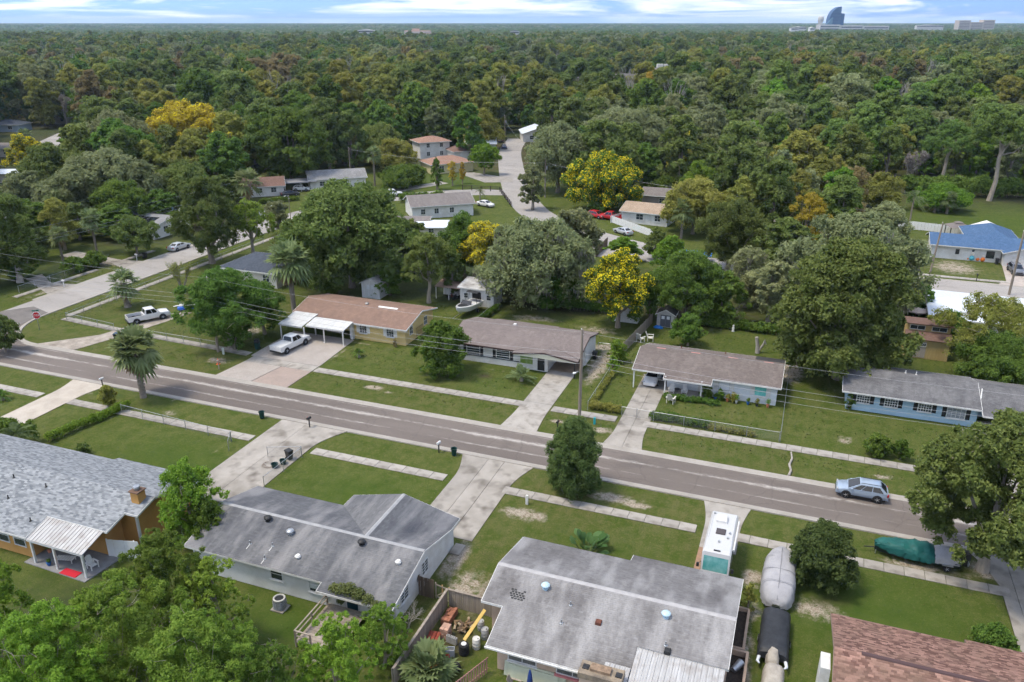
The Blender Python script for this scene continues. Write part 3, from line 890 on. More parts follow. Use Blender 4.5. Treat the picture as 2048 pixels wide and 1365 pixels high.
def roof_vent(parent, x, y, z, kind, mat=None):
 if kind == 'dome':
  MB().lathe([(.22,-.12),(.22,.06),(.16,.1),(.16,.2),(.3,.22),(.32,.3),(.26,.38),(.1,.43),(.01,.44)], (x, y, z),18).build('roof_vent', mat or BLACK, parent, smooth=True)
 elif kind == 'pipe':
  MB().lathe([(.14,-.04),(.12,.03),(.05,.05),(.05,.34),(.01,.345)], (x, y, z),10).build('vent_pipe', mat or METAL, parent, smooth=True)
 elif kind == 'goose':
  MB().loft([[(x + .2 * c, y + .2 * s, z - .08 + k) for c, s in [(math.cos(q * math.pi / 6), math.sin(q * math.pi / 6)) for q in range(12)]] for k in (0,.12)] +
     [[(x + .25 * c, y - .05 + .22 * s, z + .16) for c, s in [(math.cos(q * math.pi / 6), math.sin(q * math.pi / 6)) for q in range(12)]],
     [(x + .15 * c, y - .02 + .15 * s, z + .27) for c, s in [(math.cos(q * math.pi / 6), math.sin(q * math.pi / 6)) for q in range(12)]]]).build('roof_vent', mat or WHITE, parent, smooth=True)
 elif kind == 'box':
  MB().bbox(x - .2, y - .2, z - .1, x + .2, y + .2, z + .2,.04).build('roof_vent', mat or METAL, parent)
def shingle_mat(name, c1, c2, c3=None, streak=None, sc=(1,1,1), rows=True, sa=0.5):
 m, t, nd, lk, b = newmat(name)
 tcn = nd.new('ShaderNodeTexCoord')
 br = nd.new('ShaderNodeTexBrick'); br.inputs['Scale'].default_value = 1.0; br.inputs['Brick Width'].default_value = .33; br.inputs['Row Height'].default_value = .15
 br.inputs['Mortar Size'].default_value = .012; br.inputs['Mortar Smooth'].default_value = .4
 br.inputs['Color1'].default_value = rgb(c1); br.inputs['Color2'].default_value = rgb(c2); br.inputs['Mortar'].default_value = rgb(tuple(q * .55 for q in c1))
 lk.new(tcn.outputs['Object'], br.inputs['Vector'])
 src = br.outputs['Color']
 nb = NB(nd, lk)
 noise = lambda scl, st, det=4: nb.noise(scl, det, st, .62)
 mix = lambda f, lo, hi, amt, A, B: nb.mix(nb.rng(f, lo, hi, 0, amt), A, B)
 if streak is not None:
  src = mix(noise(.9,(1,.14,1)),.48,.72, sa, src, streak)
 if c3 is not None:
  src = mix(noise(.28,(1,1,1)),.45,.7,.75, src, c3)
 src = mix(noise(1.6,(1,1,1),3),.52,.72,.35, src, tuple(q * 1.35 for q in c2))
 lk.new(src, b.inputs['Base Color'])
 b.inputs['Roughness'].default_value = .93; b.inputs['Specular IOR Level'].default_value = .15
 bp = nd.new('ShaderNodeBump'); bp.inputs['Strength'].default_value = .5; bp.inputs['Distance'].default_value = .03
 lk.new(br.outputs['Fac'], bp.inputs['Height']); bp.invert = True; lk.new(bp.outputs[0], b.inputs['Normal'])
 return m
def tab_mat(name, ca, cb, streak=None, dark=None, st=(1,.14,1), mid=None):
 m = tint_mat(name, ca, cb, rough=.93, spec=.15, var=0.0, huevar=0.0)
 nd, lk = m.node_tree.nodes, m.node_tree.links
 b = nd['Principled BSDF']
 src = b.inputs['Base Color'].links[0].from_socket
 nb = NB(nd, lk)
 for colr, sc_, stv, lo, hi, amt in ((streak, .6, st, .44,.62,.85),(dark, .33,(1,.55,1),.46,.68,.75)):
  if colr is not None:
   src = nb.mix(nb.rng(nb.noise(sc_, 4, stv), lo, hi, 0, amt), src, colr)
 lk.new(src, b.inputs['Base Color'])
 return m
STUCCO_W = M('white_stucco', (0.66,0.655,0.63),(0.56,0.545,0.51), sc=.8, det=4, rough=.9, bump=.15, bsc=14, c3=(.55,.535,.5), sc3=.7)
TINROOF = M('weathered_tin', (.47,.47,.46),(.33,.32,.31), sc=2.2, stretch=(3.5,.25,1), det=4, rough=.5, metal=.15, c3=(.32,.3,.28), sc3=1.3, var=.06)
WTIN = M('white_tin', (.6,.6,.585),(.5,.5,.475), sc=2.0, stretch=(3,.3,1), det=4, rough=.5, c3=(.5,.49,.46), sc3=1.5, var=.04)
# ------------------------------------------------------------------ A: orange stucco house, pale blue-grey shingles
hA = thing('house', 'orange stucco house with pale grey shingle roof, square chimney and ribbed patio cover', 'house', (-60,43,0))
ORANGE = M('orange_stucco', (.50,.275,.088),(.43,.225,.066), sc=.9, det=4, rough=.92, bump=.2, bsc=18)
fA = plane_z((-74,36.75,2.5),(-50,36.75,2.5),(-74,43,4.25)); bA = plane_z((-74,43,4.25),(-50,43,4.25),(-74,49.1,2.55))
TA = tab_mat('blue_grey_shingle', (.14,.152,.165),(.31,.325,.335), None, None)
slab_roof(hA, [([(-74,36.75),(-55.5,36.75),(-55.5,39.0),(-49.2,39.0),(-49.2,41.0),(-47.9,41.0),(-47.9,43),(-74,43)], fA),
    ([(-74,43),(-47.9,43),(-47.9,49.1),(-58.2,49.1),(-58.2,48.5),(-74,48.5)], bA)],
   M('blue_grey_felt', (.24,.26,.28), rough=.95), fascia=WHITE, tabs=dict(e=.16, w=.34, mat=TA, t=.02, ba=1.1, bb=1.0))
wA = MB()
wA.prof_x([(37.35,0),(48.0,0),(48.0,2.75),(43,4.15),(37.35,2.6)], -74,-56.0)
wA.prof_x([(39.75,0),(48.0,0),(48.0,2.75),(43,4.15),(39.75,3.2)], -56.0,-50.4)
wA.prof_x([(41.5,0),(48.0,0),(48.0,2.75),(43,4.13),(41.5,3.7)], -50.4,-48.7)
wA.build('wall', ORANGE, hA)
MB().box(-48.72,41.45,0,-48.55,41.65,3.6).build('corner_trim', WHITE, hA)
window(hA, 'S', 37.35,-57.15,.95,1.2,1.25,1,2, sill=False)
window(hA, 'S', 37.35,-58.95,.95,1.1,1.25,1,2, sill=False)
window(hA, 'S', 37.35,-62.5,.95,1.6,1.25,2,2, sill=False)
door(hA, 'S', 39.75,-54.2,1.7,2.1, GLASS)
ch = MB().bbox(-49.35,42.0,3.4,-48.55,42.8,5.0,.03).build('chimney', ORANGE, hA)
MB().bbox(-49.45,41.9,5.0,-48.45,42.9,5.1,.03).build('chimney_cap', M('soot_brown', (.16,.09,.06),(.1,.07,.05), sc=4, rough=.8), ch)
MB().lathe([(.2,5.1),(.2,5.32),(.3,5.34),(.26,5.44),(.02,5.46)], (-48.95,42.4,0),14).build('chimney_cowl', METAL, ch, smooth=True)
pA = corr_roof(hA, -55.5,-49.5,36.7,2.38,39.25,3.15,17, TINROOF)
for x in (-55.2,-52.8,-49.8):
 MB().box(x - .08,36.8,0, x + .08,36.96,2.25).build('post', WHITE, hA)
tag(MB().prism([(-56.2,36.6),(-49.5,36.4),(-49.2,39.74),(-56,39.74)], -.02,.06).build('patio_slab', M('grey_patio', (.22,.22,.225),(.17,.17,.175), sc=1.5, rough=.8), hA))
for x, y in ((-60.6,39.6),(-62.2,41.6),(-56.5,38.2),(-58.3,41.5)):
 roof_vent(hA, x, y, fA[0](x, y), 'pipe', BLACK)
MB().tube([(-66.4,42.9,4.1),(-66.4,42.9,4.9),(-66.2,42.9,5.0)], .06,8).build('vent_pipe', WHITE, hA)
# ------------------------------------------------------------------ B: white house, dark grey roof with a cross gable
hB = thing('house', 'white block house with dark grey streaked roof, cross gable and black dome vents', 'house', (-33,45,0))
TB = tab_mat('slate_grey_shingle', (.105,.107,.113),(.155,.157,.163),(.255,.25,.25),(.068,.072,.085), st=(1,.1,1))
zr, ze = 3.75,2.5
yr = 44.95
nB = plane_z((-42.8,40.3, ze),(-23.9,40.3, ze),(-42.8, yr, zr))
fB = plane_z((-42.8, yr, zr),(-23.9, yr, zr),(-42.8,49.7, ze))
lB = plane_z((-29, yr, zr),(-29,51.4, zr),(-34,51.4, ze)); rB = plane_z((-29, yr, zr),(-29,51.4, zr),(-23.9,51.4, ze))
slab_roof(hB, [([(-42.8,40.4),(-30.1,40.4),(-30.1,39.6),(-23.9,39.6),(-23.9, yr),(-29, yr),(-42.8, yr)], nB),
    ([(-42.8, yr),(-29, yr),(-34,49.7),(-42.8,49.7)], fB),([(-29, yr),(-23.9, yr),(-23.9,49.7)], fB),
    ([(-29, yr),(-29,51.4),(-34,51.4),(-34,49.7)], lB),([(-29, yr),(-23.9,49.7),(-23.9,51.4),(-29,51.4)], rB)],
   M('dark_felt', (.12,.125,.135), rough=.95), fascia=WHITE, tabs=dict(e=.16, w=.36, mat=TB, t=.016))
wB = MB()
wB.prof_x([(40.8,0),(49.2,0),(49.2,2.6),(yr, 3.65),(40.8,2.55)], -42.4,-24.3)
wB.prof_y([(-33.6,0),(-24.3,0),(-24.3,2.55),(-29,3.65),(-33.6,2.55)], 49.2,51.0)
wB.build('wall', STUCCO_W, hB)
RC = M('pale_ridge_cap', (.26,.265,.27),(.33,.33,.33), sc=2, rough=.9)
MB().prof_x([(yr - .17, zr - .02),(yr, zr + .045),(yr + .17, zr - .02),(yr, zr - .02)], -42.8,-23.9).build('ridge_cap', RC, hB)
MB().prof_y([(-29.17, zr - .02),(-29, zr + .045),(-28.83, zr - .02),(-29, zr - .03)], yr, 51.4).build('ridge_cap', RC, hB)
window(hB, 'S', 40.8,-34.5,1.25,1.0,.95,1,2)
window(hB, 'S', 40.8,-30.8,1.05,1.5,1.2,2,2, blind=(.8, M('window_blind', (.5,.52,.5), rough=.7)))
door(hB, 'S', 40.8,-27.9,.95,2.1, M('dark_teal_door', (.012,.04,.055), rough=.3))
window(hB, 'E', -24.3,45.6,1.15,.95,1.05,2,4)
window(hB, 'E', -24.3,42.2,1.15,1.1,1.05,2,4)
nm = MB()
for k, cx_ in enumerate((44.72,44.36)):
 R_ = .1
 pth = [(-24.285, cx_ + R_ * 1.0 * math.cos(R(q)),1.32 + R_ * math.sin(R(q))) for q in range(0,361,30)]
 nm.tube(pth, .018,5)
 nm.tube([(-24.285, cx_ - .1,1.33),(-24.285, cx_ - .07,1.5),(-24.285, cx_ + .03,1.62)] if k else [(-24.285, cx_ - .1,1.33),(-24.285, cx_ - .07,1.5),(-24.285, cx_ + .03,1.62)], .018,5)
nm.build('house_number', BLACK, hB)
for x, y in ((-37.6,44.3),(-28.9,44.2)):
 roof_vent(hB, x, y, nB[0](x, y), 'dome')
roof_vent(hB, -35,43.6, nB[0](-35,43.6), 'dome', METAL)
for x, y in ((-37.6,41.9),(-35.7,42.2),(-35.6,41)):
 roof_vent(hB, x, y, nB[0](x, y), 'pipe')
 MB().prof_x([(y - .5, nB[0](x, y - .5) + .024),(y - .1, nB[0](x, y - .1) + .024),(y - .1, nB[0](x, y - .1) + .018),(y - .5, nB[0](x, y - .5) + .018)], x - .025, x + .025).build('vent_flashing', WHITE, hB)
for x, y in ((-33.1,41.8),(-25.3,43.4)):
 roof_vent(hB, x, y, nB[0](x, y), 'goose')
MB().box(-24.2,49.8,-.02,-23.3,51.2,.12).build('doorstep', CONC2, hB)
# ------------------------------------------------------------------ C: peach house, big grey roof
hC = thing('house', 'peach stucco house under a broad faded grey roof with blue dome vents and block chimney', 'house', (-9,45,0))
PEACH = M('peach_stucco', (.53,.40,.30),(.44,.33,.245), sc=.8, det=4, rough=.92, bump=.15, bsc=16)
TC = tab_mat('faded_grey_shingle', (.152,.145,.142),(.225,.218,.215),(.335,.327,.32),(.105,.098,.098), st=(1,.12,1))
zr, ze, yrC = 4.1,2.5,45.1
nC = plane_z((-18,38.7, ze),(-1,38.7, ze),(-18, yrC, zr)); fC = plane_z((-18, yrC, zr),(-1, yrC, zr),(-18,51.5, ze))
slab_roof(hC, [([(-16.3,38.7),(-6.7,38.7),(-6.7,41.4),(-.95,41.4),(-.95, yrC),(-17.9, yrC),(-17.9,41.8),(-16.3,41.8)], nC),
    ([(-17.9, yrC),(-.95, yrC),(-.95,51.65),(-9.2,51.65),(-9.2,50.5),(-17.9,50.5)], fC)],
   M('grey_felt', (.17,.165,.16), rough=.95), fascia=WHITE, tabs=dict(e=.16, w=.34, mat=TC, t=.016))
MB().prof_x([(yrC - .2, zr - .03),(yrC, zr + .05),(yrC + .2, zr - .03),(yrC, zr - .03)], -17.9,-.95).build('ridge_cap', M('pale_grey_cap', (.38,.372,.365),(.31,.3,.3), sc=2, rough=.9), hC)
wC = MB()
wC.prof_x([(39.4,0),(50,0),(50,2.75),(yrC, 3.98),(39.4,2.55)], -15.8,-6.7)
wC.prof_x([(42.2,0),(50,0),(50,2.75),(yrC, 3.98),(42.2,3.2)], -17.3,-15.8)
wC.prof_x([(42.0,0),(50.9,0),(50.9,2.5),(yrC, 3.98),(42.0,3.1)], -6.7,-1.4)
wC.build('wall', PEACH, hC)
LOUV = M('grey_awning_glass', (.10,.105,.105),(.16,.16,.15), sc=3, rough=.2)
window(hC, 'S', 39.4,-14.0,1.15,1.9,1.1,2,3, glass=LOUV, sill=True)
w_ = window(hC, 'S', 39.4,-10.5,1.15,2.1,1.1,2,3, glass=LOUV, sill=False)
MB().box(-11.7,39.2,.93,-9.3,39.41,1.06).build('sill', M('pink_tile', (.55,.2,.2), rough=.6), w_)
cc = MB().bbox(-9.6,37.6,0,-7.0,38.65,3.35,.03).build('chimney', PEACH, hC)
MB().bbox(-9.68,37.52,3.05,-6.92,38.68,3.5,.03).build('chimney_crown', M('mossy_concrete', (.27,.22,.16),(.12,.1,.08), sc=1.8, det=4, rough=.95, bump=.3), cc)
MB().bbox(-9.0,37.85,3.5,-7.7,38.4,3.72,.03).build('chimney_top', M('sooty_tile', (.3,.21,.14),(.13,.09,.06), sc=3, rough=.9), cc)
for x0 in (-9.5,-7.4):
 MB().box(x0,37.9,3.48, x0 + .4,38.3,3.56).build('flue', BLACK, cc)
corr_roof(hC, -6.7,-1.1,33.5,2.2,41.5,3.1,16, TINROOF)
corr_roof(hC, -8.4,-6.75,33.5,2.2,39.6,2.88,5, TINROOF)
for x in (-6.5,-3.8,-1.3):
 MB().box(x - .08,33.6,0, x + .08,33.76,2.15).build('post', WHITE, hC)
LB = M('pale_blue_enamel', (.36,.50,.58),(.42,.55,.62), sc=3, rough=.35)
for x, y in ((-13.9,43.95),(-5.4,44.0)):
 roof_vent(hC, x, y, nC[0](x, y), 'dome', LB)
for x, y in ((-11.8,43.1),(-12.0,41.6),(-5.0,41.9)):
 roof_vent(hC, x, y, nC[0](x, y), 'pipe')
roof_vent(hC, -9.6,42.3, nC[0](-9.6,42.3), 'box', M('rusty_iron', (.16,.06,.035),(.09,.04,.03), sc=5, rough=.9))
roof_vent(hC, -4.8,41.5, nC[0](-4.8,41.5), 'box', BLACK)
for i in range(5):
 for j in range(5):
  if (i * 7 + j * 3) % 11 in (0,4): continue
  x, y = -16.2 + i * .23 + (j % 2) * .1,42.5 + j * .17
  MB().prof_x([(y, nC[0](x, y) + .03),(y + .12, nC[0](x, y + .12) + .03),(y + .12, nC[0](x, y + .12) + .02),(y, nC[0](x, y) + .02)], x, x + .17).build('bare_felt', BLACK, hC)
MB().box(-16.4,38.55,2.3,-6.9,38.64,2.42).build('gutter', WHITE, hC)
# ------------------------------------------------------------------ D: brown shingles at the corner
hD = thing('house', 'house with mottled brown and pink shingle roof with dark ridge vent', 'house', (13,45,0))
TD = tab_mat('brown_mottled_shingle', (.115,.062,.05),(.345,.205,.16), None, (.17,.115,.085))
zr, ze, yrD = 4.0,2.5,44.8
nD = plane_z((5.2,39.6, ze),(26,39.6, ze),(5.2, yrD, zr)); fD = plane_z((5.2, yrD, zr),(26, yrD, zr),(5.2,50, ze))
slab_roof(hD, [([(5.2,39.6),(26,39.6),(26, yrD),(5.2, yrD)], nD),([(5.2, yrD),(26, yrD),(26,50.6),(13.7,50.6),(13.7,50),(5.2,50)], fD)],
   M('brown_felt', (.16,.1,.08), rough=.95), fascia=M('brown_trim', (.2,.14,.11), rough=.6), tabs=dict(e=.17, w=.33, mat=TD, t=.016, ba=.7, bb=.75))
gable_walls(hD, 5.7,25.6,40.1,49.5,2.5,3.9, yrD, 2.5, M('cream_stucco', (.55,.5,.42),(.48,.43,.36), sc=1, rough=.9))
MB().prof_x([(yrD - .16, zr - .01),(yrD - .1, zr + .07),(yrD + .1, zr + .07),(yrD + .16, zr - .01)], 6.8,25.5).build('ridge_vent', M('dark_ridge_vent', (.075,.045,.045), rough=.8), hD)
MB().bbox(4.55,44.1,.0,5.15,45.6,2.75,.04).build('meter_cupboard', WHITE, hD)
# ------------------------------------------------------------------ E: yellow house with brown roof and white carport
hE = thing('house', 'pale yellow house with brown shingle roof, white shutters and white carport', 'house', (-57,93,0))
YEL = M('yellow_paint', (.60,.455,.20),(.54,.40,.165), sc=.8, rough=.85, bump=.06)
RE = shingle_mat('tan_brown_shingle', (.215,.140,.105),(.255,.168,.128),(.17,.115,.09),(.145,.1,.08))
fE = plane_z((-66.8,88.9,2.55),(-48.4,88.9,2.55),(-66.8,93.8,3.75)); bE = plane_z((-66.8,93.8,3.75),(-48.4,93.8,3.75),(-66.8,98.6,2.6))
slab_roof(hE, [([(-66.8,89.5),(-62.9,89.5),(-62.9,88.7),(-56.9,88.7),(-56.9,88.9),(-48.4,88.9),(-48.4,93.8),(-66.8,93.8)], fE),([(-66.8,93.8),(-48.4,93.8),(-48.4,98.6),(-66.8,98.6)], bE)],
   RE, fascia=WHITE)
wE = MB()
wE.prof_x([(89.5,0),(98,0),(98,2.65),(93.8,3.65),(89.5,2.6)], -57.1,-48.9)
wE.prof_x([(91.8,0),(98,0),(98,2.65),(93.8,3.65),(91.8,3.1)], -66.2,-57.1)
wE.build('wall', YEL, hE)
for x in (-55.4,-51.2):
 window(hE, 'S', 89.5, x, 1.05,1.05,1.1,3,3, shutters=WHITE, sill=True, bar=.035)
window(hE, 'E', -48.9,91.2,1.1,.85,1.1,2,2, sill=False)
window(hE, 'E', -48.9,95.6,1.1,.85,1.1,2,2, sill=False)
MB().box(-57.25,89.0,0,-56.85,91.8,2.6).build('side_panel', WHITE, hE)
corr_roof(hE, -66.4,-62.6,85.5,2.35,89.6,2.85,9, WTIN, name='carport_roof')
corr_roof(hE, -62.55,-56.5,86.3,2.3,88.85,2.7,14, WTIN, name='carport_roof')
for x, y in ((-66.2,85.7),(-62.5,85.8),(-59.8,86.5),(-56.8,86.5),(-62.6,88.6)):
 MB().box(x - .07, y - .07,0, x + .07, y + .07,2.25).build('post', WHITE, hE)
for x in (-64.5,-58.5):
 door(hE, 'S', 91.8, x, .9,2.05)
window(hE, 'S', 91.8,-61.5,.9,1.4,1.1,2,2)
roof_vent(hE, -57.0,93.6, fE[0](-57,93.6), 'box', METAL)
MB().prof_x([(93.2, fE[0](0,93.2) + .02),(93.5, fE[0](0,93.5) + .06),(93.5, fE[0](0,93.5)),(93.2, fE[0](0,93.2))], -55,-52).build('ridge_vent', WHITE, hE)
tr = MB()
for k in range(7):
 a = 92.6 + k * .32
 tr.box(-48.86, a, .25,-48.82, a + .03,1.5)
for k in range(3):
 tr.box(-48.82,92.55,.3 + k * .55,-48.79,94.6,.33 + k * .55)
tr.build('wall_trellis', M('dark_trellis', (.25,.2,.1), rough=.8), hE)
# ------------------------------------------------------------------ F: white house with taupe roof and corner carport
hF = thing('house', 'white house with taupe shingle roof, black shutters and open carport beside the utility pole', 'house', (-32,92,0))
RF = shingle_mat('taupe_shingle', (.165,.138,.128),(.205,.172,.158),(.145,.122,.113),(.24,.205,.19), sa=.4)
BR = M('brown_fascia', (.055,.035,.03), rough=.6)
yrF, zrF = 92.2,3.75
fF = plane_z((-41.5,87.4,2.55),(-23.9,87.4,2.55),(-41.5, yrF, zrF)); bF = plane_z((-41.5, yrF, zrF),(-23.9, yrF, zrF),(-41.5,97.3,2.55))
xg = -28.2
zg = 3.05
gl_ = plane_z((-32.4,87.3,2.5),(-32.4,86.7,2.5),(xg, 86.7, zg)); gr_ = plane_z((-23.9,87.3,2.45),(-23.9,86.7,2.45),(xg, 86.7, zg))
yv = 87.4 + (zg - 2.55) / (zrF - 2.55) * (yrF - 87.4)
slab_roof(hF, [([(-41.5,87.4),(-32.4,87.4),(xg, yv),(-23.9,87.4),(-23.9, yrF),(-41.5, yrF)], fF),
    ([(-41.5, yrF),(-23.9, yrF),(-23.9,96.9),(-29.6,96.9),(-29.6,97.6),(-38.7,97.6),(-38.7,96.9),(-41.5,96.9)], bF),
    ([(-32.4,86.75),(xg, 86.75),(xg, yv),(-32.4,87.4)], gl_),([(xg, 86.75),(-23.9,86.75),(-23.9,87.4),(xg, yv)], gr_)], RF, fascia=BR)
wF = MB()
wF.prof_x([(87.9,0),(96.5,0),(96.5,2.6),(yrF, 3.62),(87.9,2.5)], -41.1,-28.1)
wF.prof_x([(94.6,0),(96.5,0),(96.5,2.6),(94.6,3.0)], -28.1,-24.2)
wF.prof_x([(91.5,0),(94.6,0),(94.6,3.0),(92.2,3.6),(91.5,3.4)], -24.45,-24.2)
wF.build('wall', STUCCO_W, hF)
MB().prof_y([(-32.3,2.2),(-24.1,2.15),(-24.1,2.32),(xg, 2.9),(-32.3,2.37)], 86.85,86.95).build('gable_board', M('cream_board', (.62,.6,.46), rough=.7), hF)
BLKS = M('black_shutter', (.02,.021,.022), rough=.5)
for x in (-38.2,-34.1):
 window(hF, 'S', 87.9, x, 1.0,1.75,1.15,1,4, sill=False, shutters=BLKS, bar=.06)
MB().box(-41.1,87.82,.82,-31.7,87.9,.9).build('trim_band', BLKS, hF)
window(hF, 'S', 87.9,-30.9,.75,1.7,1.5,1,1, sill=False, glass=M('green_reflecting_glass', (.16,.25,.05),(.34,.42,.22), sc=1.6, rough=.2))
door(hF, 'S', 87.9,-28.95,.95,2.1, BLACK)
for y in (87.2,91.0):
 MB().box(-24.42, y - .06,0,-24.3, y + .06,2.5).build('post', BLKS if y < 90 else WHITE, hF)
roof_vent(hF, -34.7,94.0, bF[0](-34.7,94), 'box', WHITE)
# ------------------------------------------------------------------ G: pale house with wavy grey-brown roof
hG = thing('house', 'pale white house with wavy grey-brown roof, pink ridge patches and a porch', 'house', (-9,92,0))
PALE = M('pale_blue_white', (.62,.655,.68),(.55,.58,.60), sc=.8, rough=.85, bump=.05)
RG = shingle_mat('grey_brown_shingle', (.135,.112,.10),(.18,.152,.137),(.118,.098,.088),(.22,.19,.172), sa=.5)
yrG, zrG = 91.4,3.75
fG = plane_z((-17.2,87.1,2.5),(-.2,87.1,2.5),(-17.2, yrG, zrG)); bG = plane_z((-17.2, yrG, zrG),(-.2, yrG, zrG),(-17.2,95.9,2.6))
slab_roof(hG, [([(-17.2,87.1),(-13.3,87.1),(-13.3,86.2),(-7.8,86.2),(-7.8,87.3),(-.2,87.3),(-.2, yrG),(-17.2, yrG)], fG),
    ([(-17.2, yrG),(-.2, yrG),(-.2,96.2),(-16.8,95.6)], bG)], RG, fascia=WHITE)
wG = MB()
wG.prof_x([(88.0,0),(95.5,0),(95.5,2.6),(yrG, 3.62),(88.0,2.6)], -7.9,-.6)
wG.prof_x([(88.6,0),(95.5,0),(95.5,2.6),(yrG, 3.62),(88.6,2.75)], -13.2,-7.9)
wG.prof_x([(93.6,0),(95.5,0),(95.5,2.6),(93.6,3.05)], -16.9,-13.2)
wG.build('wall', PALE, hG)
WSH = WHITE
window(hG, 'S', 88.6,-11.2,.95,1.7,1.2,1,2, shutters=WSH, blind=(.95, M('pale_blind', (.62,.64,.66), rough=.7)), sill=False)
window(hG, 'S', 88.0,-6.5,1.0,1.25,1.15,1,2, shutters=WSH, blind=(.97, MAT['pale_blind']))
window(hG, 'S', 88.0,-2.4,1.0,1.25,1.15,1,2, shutters=WSH, glass=M('aqua_curtain', (.11,.43,.40),(.2,.55,.5), sc=3, stretch=(1,1,.1), rough=.4))
door(hG, 'S', 88.6,-9.0,.9,2.05, WHITE)
for x, y in ((-17.0,87.3),(-13.1,86.5),(-8.9,86.5)):
 MB().box(x - .07, y - .07,0, x + .07, y + .07,2.4).build('post', WHITE, hG)
tag(MB().box(-13.3,86.3,-.02,-7.9,88.6,.12).build('porch_slab', CONC2, hG))
PINK = M('pink_underlay', (.55,.27,.23),(.5,.22,.19), sc=3, rough=.8)
for x in (-14.7,-10.5,-6.1,-2.0):
 y = yrG + .3
 MB().prof_x([(y, bG[0](x, y) + .02),(y + .45, bG[0](x, y + .45) + .02),(y + .45, bG[0](x, y + .45) + .006),(y, bG[0](x, y) + .006)], x - .55, x + .55).build('roof_patch', PINK, hG)
MB().prof_x([(93.2, bG[0](0,93.2) + .03),(96.0, bG[0](0,96.0) + .03),(96.0, bG[0](0,96) + .01),(93.2, bG[0](0,93.2) + .01)], -3.6,-.25).build('roof_felt_patch', M('fresh_felt', (.03,.03,.032),(.05,.05,.05), sc=2, rough=.9), hG)
for x, y in ((-12.6,94.3),(-7.2,94.4)):
 roof_vent(hG, x, y, bG[0](x, y), 'pipe', MAT['rusty_iron'])
# ------------------------------------------------------------------ H: blue house
hH = thing('house', 'light blue house with stained grey roof, black shutters and white gridded windows', 'house', (15,93,0))
BLUE = M('light_blue_paint', (.36,.505,.60),(.31,.445,.535), sc=.8, rough=.85, bump=.05)
RH = shingle_mat('stained_grey_shingle', (.125,.123,.127),(.165,.163,.165),(.062,.062,.066),(.24,.24,.24), sa=.45)
yrH, zrH = 93.9,3.7
fH = plane_z((6.3,89.3,2.5),(20.2,89.3,2.5),(6.3, yrH, zrH)); bH = plane_z((6.3, yrH, zrH),(20.2, yrH, zrH),(6.3,98.4,2.5))
slab_roof(hH, [([(6.3,89.3),(20.2,89.3),(20.2, yrH),(6.3, yrH)], fH),([(6.3, yrH),(20.2, yrH),(20.2,98.5),(6.3,98.1)], bH)], RH, fascia=WHITE)
f2 = plane_z((20.2,88.5,2.2),(28.5,88.5,2.2),(20.2, yrH, 3.55)); b2 = plane_z((20.2, yrH, 3.55),(28.5, yrH, 3.55),(20.2,98.4,2.4))
slab_roof(hH, [([(20.25,88.5),(28.5,88.5),(28.5, yrH),(20.25, yrH)], f2),([(20.25, yrH),(28.5, yrH),(28.5,97),(26,98.3),(20.25,98.3)], b2)], RH, fascia=WHITE)
gable_walls(hH, 6.9,20.05,90.1,97.6,2.5,3.6, yrH, 2.5, BLUE)
wl = MB().prof_x([(93.2,0),(97.5,0),(97.5,2.45),(yrH, 3.4),(93.2,3.2)], 20.05,28).build('wall', BLUE, hH)
for x in (8.6,11.5,14.9):
 window(hH, 'S', 90.1, x, 1.05,1.25,1.1,5,4, shutters=BLKS, bar=.05)
window(hH, 'S', 90.1,18.0,.8,1.7,1.5,4,4, shutters=BLKS, bar=.045, glass=M('curtained_glass', (.28,.3,.32),(.2,.22,.24), sc=4, stretch=(3,1,.2), rough=.3))
window(hH, 'S', 93.2,21.6,1.3,.9,.7,1,1, sill=False)
door(hH, 'S', 93.2,23.2,.9,2.0)
for x in (24.1,28.2):
 MB().box(x - .07,88.6,0, x + .07,88.74,2.15).build('post', WHITE, hH)
for x, y in ((12.9,94.3),(14.0,94.2)):
 roof_vent(hH, x, y, bH[0](x, y), 'pipe', WHITE)
MB().tube([(20.3,91.4,2.95),(20.45,92.6,3.6)], .06,8).build('flue_pipe', WHITE, hH)
ds = MB().lathe([(.05,-.12),(.25,-.1),(.4,0.0),(.41,.02),(.26,-.07),(.02,-.09)], (0,0,0),18, axis='y').build('satellite_dish', METAL, hH, smooth=True, local=True, loc=(11.2,4.2,3.6))
ds.rotation_euler = (R(-25),0, R(60))
MB().tube([(26.3,97.3,2.5),(26.2,97.2,3.55)], .03,6).build('dish_mast', METAL, hH)
